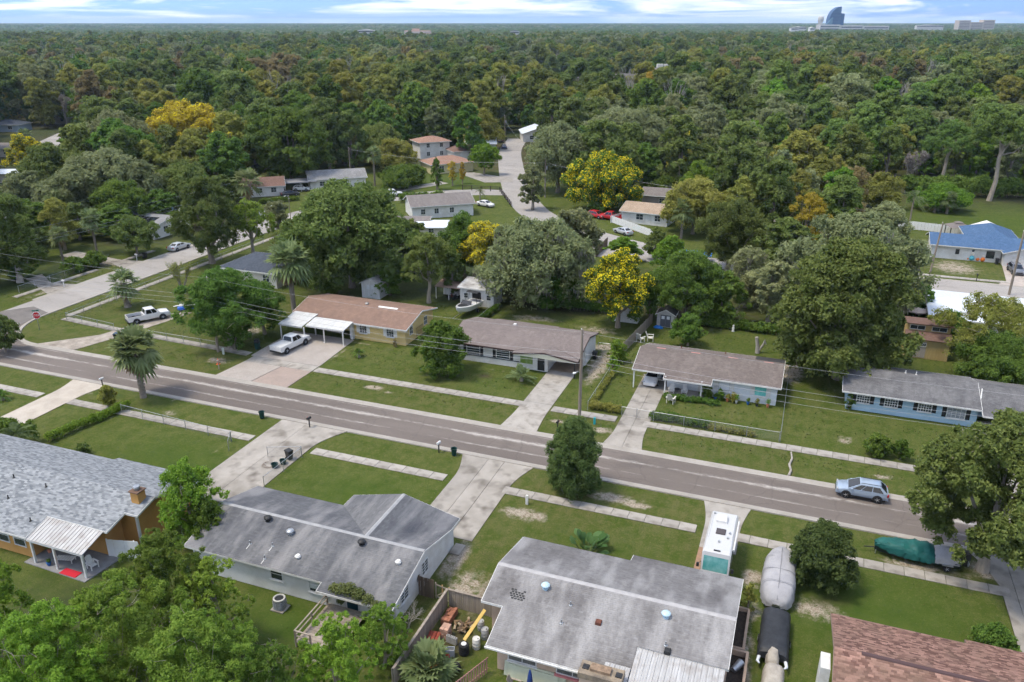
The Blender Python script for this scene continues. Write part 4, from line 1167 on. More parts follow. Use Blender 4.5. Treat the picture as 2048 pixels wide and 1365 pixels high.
# ================================================================== VEGETATION
BARK = M('grey_brown_bark', (.17,.14,.11),(.26,.225,.185), sc=3, stretch=(1,1,.2), rough=.95, bump=.3, bsc=12)
PALEBARK = M('pale_bark', (.33,.29,.24),(.23,.2,.165), sc=2.5, stretch=(1,1,.25), rough=.95)
DEADBARK = M('dead_grey_wood', (.36,.33,.29),(.26,.235,.205), sc=3, rough=.95)
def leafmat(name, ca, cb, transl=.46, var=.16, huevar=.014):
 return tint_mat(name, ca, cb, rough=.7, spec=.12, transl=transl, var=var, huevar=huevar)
LM = {
 'oak': leafmat('oak_leaf', (0.092,0.136,0.031),(0.228,0.273,0.077)),
 'dark': leafmat('dark_leaf', (0.072,0.136,0.025),(0.184,0.279,0.051)),
 'grey': leafmat('grey_green_leaf', (0.179,0.210,0.090),(0.348,0.379,0.181), var=.14),
 'bright': leafmat('bright_leaf', (0.108,0.212,0.023),(0.260,0.407,0.053)),
 'lime': leafmat('lime_leaf', (0.130,0.225,0.028),(0.320,0.430,0.075)),
 'olive': leafmat('olive_leaf', (0.183,0.202,0.040),(0.367,0.363,0.090)),
 'pine': leafmat('pine_needle', (.115,.180,.040),(.235,.330,.085)),
 'autumn': leafmat('autumn_leaf', (.220,.175,.075),(.340,.275,.125), huevar=.006),
 'gold': leafmat('gold_leaf', (0.350,0.266,0.031),(0.504,0.392,0.063)),
 'moss': leafmat('hanging_moss', (0.210,0.204,0.157),(0.301,0.294,0.231)),
 'palm': leafmat('palm_leaf', (0.119,0.168,0.064),(0.252,0.301,0.133), var=.12),
 'deadfrond': leafmat('dead_frond', (.185,.130,.070),(.300,.225,.130)),
 'hedge': leafmat('hedge_leaf', (0.067,0.132,0.020),(0.189,0.266,0.048)),
 'cedar': leafmat('cedar_leaf', (0.056,0.101,0.028),(0.154,0.210,0.064)),
 'blossom': leafmat('yellow_blossom', (.640,.500,.006),(.840,.700,.035), var=.05, huevar=.005),
 'vine': leafmat('vine_leaf', (0.105,0.129,0.036),(0.210,0.224,0.084)),
 'reed': leafmat('broad_leaf', (0.067,0.154,0.042),(0.182,0.315,0.112)),
 'twig': leafmat('bare_twig', (.20,.175,.145),(.34,.31,.265), transl=.1),
}
def leaf_quads(P, Nn, l, w, rg, fold=.18):
 n = len(P)
 t = rg.normal(size=(n, 3))
 t -= (t * Nn).sum(1, keepdims=True) * Nn
 t /= np.linalg.norm(t, axis=1, keepdims=True) + 1e-9
 b = np.cross(Nn, t)
 ls = (l * rg.uniform(.7,1.35, n))[:, None] / 2
 ws = (w * rg.uniform(.7,1.35, n))[:, None] / 2
 V = np.stack([P - t * ls * .7 - b * ws, P + t * ls, P - t * ls * .5 + b * ws + Nn * ws * fold], 1).reshape(-1,3)
 return V, np.arange(3 * n).reshape(-1,3)
def unit(rg, n):
 v = rg.normal(size=(n, 3))
 return v / np.linalg.norm(v, axis=1, keepdims=True)
def crown_lobes(rg, w, h, cb, nl=16, lr=.34, shape='broad'):
 a = w / 2
 nl = int(nl * 1.35)
 out = []
 for i in range(nl):
  k = (i + rg.random()) / nl
  if shape == 'broad': pf = math.sin(math.pi * (.20 + .70 * k)) ** .7
  elif shape == 'cone': pf = 1.02 - .72 * k
  else: pf = math.sin(math.pi * (.32 + .6 * k)) ** .7
  r = a * lr * rg.uniform(.7,1.2)
  an = i * 2.39996 + rg.uniform(-.5,.5)
  f = rg.uniform(.8,1.05) if rg.random() < .62 else rg.uniform(.15,.75)
  q = max(0.0, a * pf - r * .85) * f
  z0, z1 = cb + r * .45, h - r * .95
  out.append([q * math.cos(an), q * math.sin(an), z0 + (z1 - z0) * k, r])
 out.append([0,0, cb + (h - cb) * .55, min(a * .55,(h - cb) * .4)])
 out.append([rg.uniform(-.1,.1) * a, rg.uniform(-.1,.1) * a, h - a * lr * .95, a * lr])
 return np.array(out)
def sublobes(rg, L1, k=9, f=.42):
 out = []
 for x, y, z, r in L1:
  d = unit(rg, k)
  d[:, 2] = np.where(d[:, 2] < -.5,-d[:, 2] * .6, d[:, 2])
  rr = r * f * rg.uniform(.65,1.25, k)
  c = np.array([x, y, z]) + d * (r - rr * .55)[:, None]
  out.append(np.column_stack([c, rr]))
 return np.concatenate(out)
def leaf_crown(rg, lobes, n, l, w, upb=.35, jit=.6, tlobe=.5, inner=.12, squash=.85, droop=0.0):
 r2 = lobes[:, 3] ** 2
 pick = rg.choice(len(lobes), n, p=r2 / r2.sum())
 d = unit(rg, n)
 dn = d[:, 2] < -.25
 flip = dn & (rg.random(n) < .5)
 d[flip, 2] *= -1
 rad = lobes[pick, 3] * (1.06 - .5 * rg.random(n) ** 2.2)
 P = lobes[pick, :3] + d * rad[:, None] * np.array([1,1, squash])
 if droop:
  P[:, 2] -= droop * rg.random(n) ** 3
 Nn = d + rg.normal(size=(n, 3)) * jit + np.array([0,0, upb])
 Nn /= np.linalg.norm(Nn, axis=1, keepdims=True)
 V, Fq = leaf_quads(P, Nn, l, w, rg)
 tl = rg.random(len(lobes))
 t = np.clip(tlobe * tl[pick] + (1 - tlobe) * rg.random(n),0,1)
 T = np.repeat(t, 3)
 k = int(n * inner)  # coarse inner leaves added to block light through the crown, tinted darker
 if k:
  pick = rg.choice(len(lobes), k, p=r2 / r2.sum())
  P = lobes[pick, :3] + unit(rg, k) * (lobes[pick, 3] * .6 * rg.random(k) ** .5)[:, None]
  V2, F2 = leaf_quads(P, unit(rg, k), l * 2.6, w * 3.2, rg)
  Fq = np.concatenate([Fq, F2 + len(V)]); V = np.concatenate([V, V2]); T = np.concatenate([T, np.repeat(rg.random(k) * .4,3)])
 return V, Fq, T
def trunk_mb(rg, h, cb, w, r0, lobes, nlimb=7, n=7, fork=None, lean=.04, twigs=0):
 mb = MB()
 fk = fork if fork is not None else max(cb * .75, h * .16)
 tx, ty = rg.uniform(-lean, lean) * h, rg.uniform(-lean, lean) * h
 p0 = np.array([0,0,-.1]); pf = np.array([tx * .4, ty * .4, fk])
 mb.tube([p0, p0 * .5 + pf * .5 + [rg.uniform(-.05,.05) * fk, rg.uniform(-.05,.05) * fk, 0], pf, [tx * .7, ty * .7, fk + (h - fk) * .35], [tx, ty, fk + (h - fk) * .7]],
   [r0 * 1.35, r0, r0 * .85, r0 * .5, r0 * .12], n)
 idx_ = np.argsort(-lobes[:, 3])[:nlimb * 2]
 rg.shuffle(idx_)
 for i in idx_[:nlimb]:
  e = lobes[i, :3]
  s = pf + np.array([0,0, rg.uniform(-.1,.3) * (h - fk) * .4])
  m = s * .5 + e * .5 + np.array([rg.uniform(-.05,.05) * w, rg.uniform(-.05,.05) * w, -.05 * h * rg.uniform(-.5,1)])
  mb.tube([s, m, e + (e - s) * .1], [r0 * .5, r0 * .3, r0 * .06], 5)
 for i in range(twigs):
  e = lobes[rg.integers(len(lobes))]
  d = unit(rg, 1)[0]; d[2] = abs(d[2])
  s = e[:3]
  q = s + d * e[3] * 1.15
  mb.tube([s, (s + q) / 2 + unit(rg, 1)[0] * e[3] * .15, q], [r0 * .12, r0 * .08, r0 * .03], 4)
 return mb
TREE_RNG = np.random.default_rng(11)
def make_tree(name, label, kind, w, h, cb, loc, leaf, group=None, n=None, nl=16, lr=.34, shape='broad', r0=None, bark=None, cov=1.0, blossom=0, bl_leaf=None, rng=None, droop=0., subk=9, twigs=0, nlimb=7, cat='tree', rotz=0., moss=0, squash=.85, asp=.62, fork=None, subf=.42):
 rg = rng or TREE_RNG
 L1 = crown_lobes(rg, w, h, cb, nl, lr, shape)
 L2 = sublobes(rg, L1, subk, subf)
 area = (L2[:, 3] ** 2).sum() * 4 * math.pi * .35
 if n is None:
  n = int(cov * area / (leaf * leaf * asp * .5))
  cap = 20000 if leaf > .38 else (32000 if leaf > .25 else 52000)
  if n > cap:
   leaf *= math.sqrt(n / cap); n = cap
 t = thing(name, label, cat, loc, rotz, group)
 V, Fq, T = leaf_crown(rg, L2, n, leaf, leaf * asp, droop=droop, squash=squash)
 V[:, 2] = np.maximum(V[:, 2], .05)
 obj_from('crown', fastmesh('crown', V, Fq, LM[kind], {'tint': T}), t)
 trunk_mb(rg, h, cb, w, r0 or max(.06,.03 * h), L1, nlimb, twigs=twigs, fork=fork).lp('trunk', bark or BARK, t, True)
 if blossom:
  top = L2[(L2[:, 2] > cb + (h - cb) * .12)]
  sel = top[rg.random(len(top)) < blossom].copy()
  if len(sel):
   sel[:, 3] *= rg.uniform(.8,1.08, len(sel)); sel[:, 2] += L2[:, 3].mean() * .12
   bl = bl_leaf or leaf * .9
   nb = int(min(14000,(sel[:, 3] ** 2).sum() * 4 * math.pi * .30 / (bl * bl * .4)))
   V, Fq, T = leaf_crown(rg, sel, nb, bl, bl * .75, inner=0, upb=.6, squash=.9)
   obj_from('blossom', fastmesh('blossom', V, Fq, LM['blossom'], {'tint': T}), t)
 if moss:
  lo = L2[rg.choice(len(L2), min(moss, len(L2)), replace=False)]
  P = np.repeat(lo[:, :3], 26,0) + rg.normal(size=(len(lo) * 26,3)) * np.repeat(lo[:, 3], 26)[:, None] * np.array([.45,.45,.2])
  P[:, 2] -= np.repeat(lo[:, 3], 26) * rg.uniform(.3,1.5, len(P))
  Nn = unit(rg, len(P)); Nn[:, 2] *= .15; Nn /= np.linalg.norm(Nn, axis=1, keepdims=True)
  tv = np.zeros_like(P); tv[:, 2] = 1; tv += rg.normal(size=P.shape) * .12
  b = np.cross(Nn, tv)
  l_ = (leaf * rg.uniform(1.4,3.4, len(P)))[:, None]; w_ = leaf * .28
  V = np.stack([P - tv * l_ / 2, P + b * w_, P + tv * l_ / 2, P - b * w_], 1).reshape(-1,3)
  obj_from('hanging_moss', fastmesh('hanging_moss', V, np.arange(len(V)).reshape(-1,4), LM['moss'], {'tint': np.repeat(rg.random(len(P)),4)}), t)
 return t
def branches(mb, rg, p, d, ln, r, depth_, sides=4, spread=.55):
 q = p + d * ln
 mid = (p + q) / 2 + unit(rg, 1)[0] * ln * .07
 mb.tube([p, mid, q], [r, r * .82, r * .62], sides, cap=False)
 if depth_ == 0: return
 for k in range(rg.integers(2,4)):
  nd = d + unit(rg, 1)[0] * spread + np.array([0,0,.12])
  nd /= np.linalg.norm(nd)
  branches(mb, rg, q if k < 2 else mid, nd, ln * rg.uniform(.62,.82), r * .6, depth_ - 1, sides if depth_ > 2 else 3, spread)
def bare_tree(name, label, h, loc, group=None, mat=None, rng=None, depth_=5, leafy=0, kind='twig', spread=.5, stems=1, leaf=.22):
 rg = rng or TREE_RNG
 t = thing(name, label, 'tree', loc, 0, group)
 mb = MB()
 for s in range(stems):
  d = np.array([rg.uniform(-.25,.25), rg.uniform(-.25,.25),1.0]) if stems > 1 else np.array([0,0,1.0])
  branches(mb, rg, np.array([0,0,-.1]), d / np.linalg.norm(d), h * .3, h * .024, depth_, 5, spread)
 mb.lp('trunk', mat or DEADBARK, t)
 if leafy:
  V0 = np.array(mb.v); hi = V0[V0[:, 2] > h * .35]
  P = hi[rg.integers(len(hi), size=leafy)] + rg.normal(size=(leafy, 3)) * h * .022
  V, Fq = leaf_quads(P, unit(rg, leafy), leaf, leaf * .5, rg)
  obj_from('crown', fastmesh('crown', V, Fq, LM[kind], {'tint': np.repeat(rg.random(leafy),3)}), t)
 return t
# ------------------------------------------------------------------ palms
PALMBARK = M('palm_bark', (.27,.235,.195),(.17,.145,.115), sc=5, stretch=(1,1,2.2), rough=.95, bump=.5, bsc=8)
def fan_frond(rg, base, az, el, pet, rad, nb=14, droop=.35):
 V, F = [], []
 d = np.array([math.cos(az) * math.cos(el), math.sin(az) * math.cos(el), math.sin(el)])
 side = np.array([-math.sin(az), math.cos(az),0])
 up = np.cross(d, side) * -1
 tip = base + d * pet + np.array([0,0,-droop * pet * .35])
 def quad(a, b, c, e):
  k = len(V); V.extend([a, b, c, e]); F.append((k, k + 1, k + 2, k + 3))
 quad(base - side * .04, base + side * .04, tip + side * .025, tip - side * .025)
 for i in range(nb):
  an = (i / (nb - 1) - .5) * R(215)
  bd = d * math.cos(an) + side * math.sin(an)
  ln = rad * (1 - .28 * abs(i / (nb - 1) - .5) * 2) * rg.uniform(.9,1.08)
  m = tip + bd * ln * .55 + np.array([0,0,-.04 * ln]) + up * .06 * ln * math.cos(an)
  e = tip + bd * ln * .97 + np.array([0,0,-droop * ln * rg.uniform(.5,1.1)])
  wv = np.cross(bd, up); wv /= np.linalg.norm(wv) + 1e-9
  ww = ln * .105
  quad(tip, m - wv * ww, e, m + wv * ww)
 return V, F
def pinnate_frond(rg, base, az, el, ln, nb=20, lw=.5, sag=1.0):
 V, F = [], []
 d = np.array([math.cos(az) * math.cos(el), math.sin(az) * math.cos(el), math.sin(el)])
 side = np.array([-math.sin(az), math.cos(az),0])
 def quad(a, b, c, e):
  k = len(V); V.extend([a, b, c, e]); F.append((k, k + 1, k + 2, k + 3))
 prev = None
 for i in range(nb + 1):
  f = i / nb
  q = base + d * ln * f + np.array([0,0,-sag * ln * .55 * f * f])
  if prev is not None:
   quad(prev - side * .03, prev + side * .03, q + side * .02, q - side * .02)
   l = lw * math.sin(math.pi * min(1,.12 + f * .88)) * rg.uniform(.85,1.1)
   for s in (-1,1):
    e = q + side * s * l * .85 + d * l * .35 + np.array([0,0,-.35 * l])
    wv = d * ln / nb * .42
    quad(q - wv, (q + e) / 2 - wv * .9 + np.array([0,0,.06 * l]), e, (q + e) / 2 + wv * .9 + np.array([0,0,.06 * l]))
  prev = q
 return V, F
def assemble(parts, mat, name, tint_rg):
 V, F, T, k = [], [], [], 0
 for v, f in parts:
  V += v; F += [tuple(i + k for i in q) for q in f]; k += len(v)
  T += list(np.repeat(tint_rg.random(len(v) // 4),4))
 return fastmesh(name, np.array(V), np.array(F), LM[mat], {'tint': np.array(T)})
def fan_palm(name, label, h, cr, loc, r0=.22, trunks=1, nf=38, skirt=14, group=None, rng=None, lean=0.0, boots=True, nb=14):
 rg = rng or TREE_RNG
 t = thing(name, label, 'palm tree', loc, rg.uniform(0,6), group)
 gl, dl = [], []
 for k in range(trunks):
  ox, oy = (0,0) if trunks == 1 else ((k - .5) * .95,(k - .5) * .3)
  hx = lean * h if trunks == 1 else ox * .35
  top = np.array([ox + hx, oy, h - cr * .72])
  mb = MB()
  n = 9
  pts = [(ox + hx * f * f, oy, top[2] * f) for f in [i / n for i in range(n + 1)]]
  mb.tube(pts, [r0 * (1.35 if i == 0 else 1.0 + .06 * math.sin(i * 2.1)) for i in range(n + 1)], 10)
  if boots:
   for i in range(int(top[2] / .22)):
    z = .3 + i * .22
    for j in range(5):
     a = j * 2 * math.pi / 5 + i * .62
     c = np.array([ox + hx * (z / top[2]) ** 2, oy, z])
     dv = np.array([math.cos(a), math.sin(a),0])
     mb.tube([c + dv * r0 * .8, c + dv * (r0 * 1.32) + np.array([0,0,.2])], [.085,.035], 4)
  mb.lp('trunk', PALMBARK, t)
  for i in range(nf):
   el = R(-42) + (i / nf) ** .8 * R(122)
   gl.append(fan_frond(rg, top + np.array([0,0,.15]), rg.uniform(0,2 * math.pi), el, cr * rg.uniform(.42,.58), cr * rg.uniform(.5,.66), nb, .3 + .35 * (el < 0)))
  for i in range(skirt):
   dl.append(fan_frond(rg, top, rg.uniform(0,2 * math.pi), R(rg.uniform(-78,-45)), cr * rg.uniform(.4,.55), cr * rg.uniform(.35,.45),9,.5))
 obj_from('crown', assemble(gl, 'palm', 'crown', rg), t)
 if skirt:
  obj_from('dead_fronds', assemble(dl, 'deadfrond', 'dead_fronds', rg), t)
 return t
def feather_palm(name, label, h, cr, loc, r0=.14, nf=18, group=None, rng=None, el0=-25, kind='palm', trunk=True, sag=1.0, lw=.55, cat='palm tree'):
 rg = rng or TREE_RNG
 t = thing(name, label, cat, loc, rg.uniform(0,6), group)
 top = np.array([0,0, h])
 if trunk:
  MB().tube([(0,0,-.1),(.04,0, h * .5),(0,0, h)], [r0 * 1.4, r0, r0 * .8], 9).lp('trunk', PALMBARK, t, True)
 fr = [pinnate_frond(rg, top, rg.uniform(0,2 * math.pi), R(el0) + (i / nf) * R(85 - el0), cr * rg.uniform(.85,1.1),16, lw * cr / 2.5, sag) for i in range(nf)]
 obj_from('crown', assemble(fr, kind, 'crown', rg), t)
 return t
def px_tree(bx, by, wpx, top):
 x, y = G(bx, by)
 d = depth(x, y, 5)
 return (x, y, 0), wpx * d / F_PX, height_at(x, y, top), d
def T_(kind, bx, by, wpx, top, label, cbf=.25, name=None, **k):
 loc, w, h, d = px_tree(bx, by, wpx, top)
 lf = k.pop('leaf', None) or max(.16, d / 800 * 1.9)
 nm = name or {'oak': 'oak_tree', 'grey': 'oak_tree', 'dark': 'leafy_tree', 'bright': 'leafy_tree', 'olive': 'leafy_tree', 'autumn': 'leafy_tree', 'lime': 'leafy_tree', 'gold': 'leafy_tree', 'pine': 'pine_tree', 'cedar': 'cedar_tree', 'hedge': 'shrub'}[kind]
 return make_tree(nm, label, kind, w, h, h * cbf, loc, lf, **k)
FR = np.random.default_rng(23)
def proto_meshes(kind, seed, w, h, cbf, leaf, n, nl=14, lr=.32, shape='broad', blossom=0):
 rg = np.random.default_rng(seed)
 L1 = crown_lobes(rg, w, h, h * cbf, nl, lr, shape)
 L2 = sublobes(rg, L1,7)
 V, Fq, T = leaf_crown(rg, L2, n, leaf, leaf * .75, inner=.1, jit=.42)
 V[:, 2] = np.maximum(V[:, 2], .05)
 cm = fastmesh('crown', V, Fq, LM[kind], {'tint': T})
 tm = trunk_mb(rg, h, h * cbf, w, .028 * h, L1,4, n=6, twigs=8).mesh('trunk', PALEBARK if kind in ('grey', 'pine') else BARK, True)
 return cm, tm
MID = []
for kind, sd, w, h, cbf, nl, lr, shape in [('oak', 1,12,13,.1,22,.28, 'broad'),('oak', 2,10,14,.12,20,.28, 'broad'),('dark', 3,11,13,.06,22,.3, 'broad'),('dark', 4,8,12,.08,16,.32, 'broad'),
           ('grey', 5,12,13,.1,24,.26, 'broad'),('grey', 6,9,14,.15,18,.28, 'broad'),('olive', 7,9,13,.1,18,.28, 'broad'),('olive', 8,11,12,.1,20,.28, 'broad'),
           ('pine', 9,10,15,.3,14,.36, 'dome'),('pine', 10,9,15,.28,14,.36, 'dome'),('autumn', 11,8,13,.12,16,.28, 'broad'),('bright', 12,8,11,.08,16,.3, 'broad'),('gold', 13,8,12,.1,16,.28, 'broad')]:
 MID.append((kind, w, h, *proto_meshes(kind, sd, w, h, cbf, .46,9000, nl, lr, shape)))
FARK = []
for kind, sd, w, h, cbf, shape in [('oak', 31,11,12,.05, 'broad'),('dark', 32,10,12,.05, 'broad'),('grey', 33,11,12,.05, 'broad'),('olive', 34,9,12,.05, 'broad'),('pine', 35,8,15,.35, 'dome'),('autumn', 36,8,12,.08, 'broad'),('dark', 37,12,11,.03, 'broad'),('oak', 38,9,13,.05, 'broad')]:
 FARK.append((kind, w, h, *proto_meshes(kind, sd, w, h, cbf, .85,2600,12,.34, shape)))
CLK = []
for kind, sd in [('dark', 51),('oak', 52),('grey', 53),('dark', 54)]:
 CLK.append((kind, 30,12, *proto_meshes(kind, sd, 30,12,.0,2.0,1500,20,.24, 'broad')))
# ------------------------------------------------------------------ trees one can point to
MANUAL = []      # (x, y, radius) taken by hand-placed trees
def P_(*a, **k):
 t = T_(*a, **k)
 loc, w, h, d = px_tree(*a[1:5])
 MANUAL.append((loc[0], loc[1], w / 2))
 return t
P_('cedar', 1146,984,128,842, 'dense rounded cedar standing on the verge of the main street', .0, nl=40, lr=.34, cov=1.6, name='cedar_tree', leaf=.17, asp=.4, squash=1.25, fork=.3)
P_('cedar', 1640,1165,150,1050, 'big clipped round bush between the grey covered boat and green covered boat', .0, nl=44, lr=.34, cov=1.5, name='round_bush', cat='bush', leaf=.16, fork=.3)
P_('oak', 1965,1140,350,845, 'spreading green tree with forked pale trunk beside the green covered boat', .16, nl=66, lr=.2, cov=1.3, leaf=.17, bark=PALEBARK, twigs=40, r0=.42, nlimb=12)
P_('hedge', 888,747,128,640, 'dense round glossy green tree on the lawn of the taupe-roofed house', .03, nl=24, lr=.32, cov=1.25, name='leafy_tree', leaf=.26)
P_('dark', 462,695,205,535, 'bushy tree with layered branches beside the paved drive of the yellow house', .2, nl=26, lr=.28, leaf=.26, twigs=16, bark=PALEBARK)
P_('dark', 530,668,110,560, 'rounded dark tree between the layered tree and the yellow house', .1, nl=14, leaf=.28)
P_('hedge', 1375,692,84,628, 'small bright green tree on the back lawn behind the wavy-roofed house', .1, nl=14, leaf=.26)
P_('bright', 392,1085,165,925, 'fresh green tree between the orange house and the white block house', .1, nl=22, lr=.28, leaf=.19, cov=.75, twigs=20)
P_('hedge', 425,1105,105,1000, 'low dense green shrub tree against the white block house', .05, nl=14, leaf=.18)
P_('oak', 425,527,150,348, 'tall airy oak on the kerb of the side street', .12, nl=30, lr=.27, cov=.85, twigs=12)
P_('lime', 508,512,110,398, 'sparse light green tree by the side street near the dark slate roof', .3, nl=18, lr=.24, cov=.6, twigs=26, bark=PALEBARK)
P_('oak', 705,575,285,362, 'huge broad oak behind the white shed', .1, nl=46, lr=.25, cov=1.0, twigs=25, r0=.5, name='oak_tree')
P_('oak', 590,560,95,440, 'dark tree at the left flank of the huge broad oak', .15)
P_('oak', 858,606,118,466, 'tree with three pale stems in the back garden of the yellow house', .3, nl=18, lr=.27, bark=PALEBARK, r0=.3)
P_('dark', 930,560,125,424, 'dark tree behind the white barn shed', .1, nl=18)
P_('olive', 972,580,118,440, 'green tree sprinkled with yellow blossom behind the boat', .25, nl=16, lr=.3, blossom=1.0, name='flowering_tree', bl_leaf=.3)
P_('grey', 1072,607,258,434, 'wide grey-green mossy oak on the back fence of the taupe-roofed house', .12, nl=36, lr=.25, cov=1.05, moss=70, droop=2.0, twigs=25, r0=.5)
P_('dark', 1095,618,90,540, 'low dark bush under the mossy oak by the back fence', .03, nl=12, name='leafy_shrub', cat='bush')
P_('hedge', 1235,655,145,500, 'round tree covered in yellow blossom beside the white garden shed', .12, nl=22, lr=.3, blossom=1.0, name='flowering_tree', bl_leaf=.3)
P_('dark', 1370,640,175,498, 'broad dark green tree behind the grey garden shed', .12, nl=26, lr=.3)
P_('bright', 1335,560,80,470, 'leafy green tree beside the back road with the blue tarpaulin', .1)
P_('grey', 1490,615,120,490, 'grey mossy tree with hanging moss beside the dark green tree', .15, nl=20, lr=.26, moss=60, droop=2.0, cov=.8, twigs=40)
P_('oak', 1675,757,285,478, 'enormous dense oak between the wavy-roofed house and the blue house', .03, nl=64, lr=.27, cov=1.1, r0=.6)
P_('grey', 1690,640,300,424, 'wide grey oak behind the enormous oak', .12, nl=36, lr=.24, cov=1.0, twigs=25, moss=30)
P_('oak', 1455,545,150,398, 'olive oak behind the small tan-roofed house', .15, nl=22)
P_('gold', 1606,512,95,385, 'yellow-green tree turning gold above the grey oak', .12, nl=18, lr=.27, cov=.75, twigs=14)
P_('autumn', 1690,440,108,332, 'tall rusty brown tree in autumn colour above the grey oak', .12, nl=20, lr=.25, cov=.7, twigs=30)
P_('hedge', 1203,420,168,302, 'big tree thick with yellow blossom beside the red vehicles', .06, nl=26, lr=.29, blossom=1.0, name='flowering_tree', bl_leaf=.45)
P_('grey', 1115,385,150,245, 'grey-green oak overhanging the back road by the street lamp', .12, nl=24, cov=.95, twigs=20, droop=1.5)
P_('grey', 1245,345,190,210, 'tall pale grey oak behind the yellow-flowering tree', .12, nl=28, cov=.8, twigs=60, bark=PALEBARK)
P_('olive', 1362,372,85,262, 'slim tree with yellow flowering top beside the pale grey oak', .1, nl=16, blossom=.35, name='flowering_tree', bl_leaf=.5)
P_('olive', 1385,468,150,352, 'rounded olive tree overhanging the small tan-roofed house', .1, nl=22)
P_('bright', 1390,420,90,320, 'fresh green tree behind the small tan-roofed house', .1)
P_('oak', 1310,520,60,455, 'tree beside the tan-roofed house front garden', .08)
P_('hedge', 1330,400,70,350, 'green shrub tree next to the grey cottage', .08)
P_('gold', 392,352,205,203, 'great rounded tree with yellow blossom across its top in the left-hand woods', .12, nl=30, lr=.26, blossom=1.0, name='flowering_tree', bl_leaf=.5)
P_('olive', 60,352,88,268, 'green tree with yellow blossom beside the low white-roofed bungalow', .05, nl=16, blossom=.8, name='flowering_tree', bl_leaf=.45)
P_('olive', 470,380,60,262, 'slim ochre tree beside the palm and carport', .08, nl=12, blossom=.15, name='flowering_tree', bl_leaf=.4)
P_('dark', 585,365,195,212, 'massive dark oak behind the brown-roofed bungalow', .06, nl=34, lr=.26, name='oak_tree')
P_('grey', 215,440,265,300, 'very broad sage-green oak behind the house with solar panels', .08, nl=36, lr=.24)
P_('grey', 250,370,170,222, 'tall sage-grey oak in the left-hand woods', .1, nl=26)
P_('oak', 110,400,130,285, 'rounded oak next to the sage-green oak', .08, nl=22)
P_('dark', 250,462,130,360, 'vivid dark green thicket tree behind the house with solar panels', .05, nl=20)
P_('oak', 40,565,130,385, 'dark oak with pale dead limbs beside the side street', .15, nl=24, twigs=30, bark=DEADBARK)
P_('olive', 130,500,75,395, 'olive tree behind the two slim palms', .1)
P_('oak', 275,510,110,430, 'spreading low tree beside the drive with the silver sedan', .12, nl=18)
P_('oak', 375,420,130,320, 'green oak behind the house with satellite dishes', .1, nl=20)
P_('grey', 340,330,95,285, 'pale green tree in front of the blossoming giant', .08)
P_('oak', 12,705,90,628, 'leafy tree on the corner of main street and side street', .1, nl=16, leaf=.24)
P_('olive', 790,345,95,275, 'pale willow-like tree on the lawn beside the grey-roofed bungalow', .05, cov=.8, name='leafy_tree')
P_('oak', 762,330,120,248, 'domed oak behind the grey-roofed bungalow', .08, nl=20)
P_('olive', 960,300,110,218, 'bushy olive tree by the parked cars of the back road', .08, nl=20)
P_('bright', 968,350,72,285, 'light green tree on the lawn of the far yellow house', .2, cov=.7)
P_('hedge', 805,375,130,330, 'dark clipped bushes beside the grey-roofed bungalow', .02, nl=16, name='leafy_shrub', cat='bush')
P_('hedge', 875,380,28,318, 'small dark palm-like tree before the far yellow house', .1)
P_('gold', 905,372,22,322, 'small yellowing tree before the far yellow house', .2, cov=.6)
P_('gold', 925,368,16,326, 'tiny golden tree before the far yellow house', .2, cov=.6)
P_('olive', 1960,735,220,585, 'airy pale green tree beside the yellow barn shed', .1, nl=24, lr=.22, cov=.6, twigs=80, bark=PALEBARK)
P_('dark', 1985,770,180,665, 'dark leafy thicket tree behind the blue house', .04, nl=20)
P_('dark', 1890,690,90,620, 'dark green tree behind the yellow barn shed', .05)
P_('pine', 1978,402,130,222, 'very tall pine with bare trunk beside the mown clearing', .62, nl=16, lr=.3, cov=.8, r0=.5, bark=PALEBARK, shape='dome')
P_('pine', 1882,382,110,240, 'tall leaning pine with bare twin trunk left of the mown clearing', .55, nl=14, lr=.3, cov=.7, r0=.45, bark=PALEBARK, shape='dome')
P_('bright', 1880,420,120,365, 'bushy green shrubs at the edge of the mown clearing', .03, name='leafy_shrub', cat='bush')
P_('grey', 1770,480,110,405, 'grey-green shrub tree below the rusty brown tree', .05)
P_('olive', 1755,420,110,345, 'brownish thicket tree beside the rusty brown tree', .05)
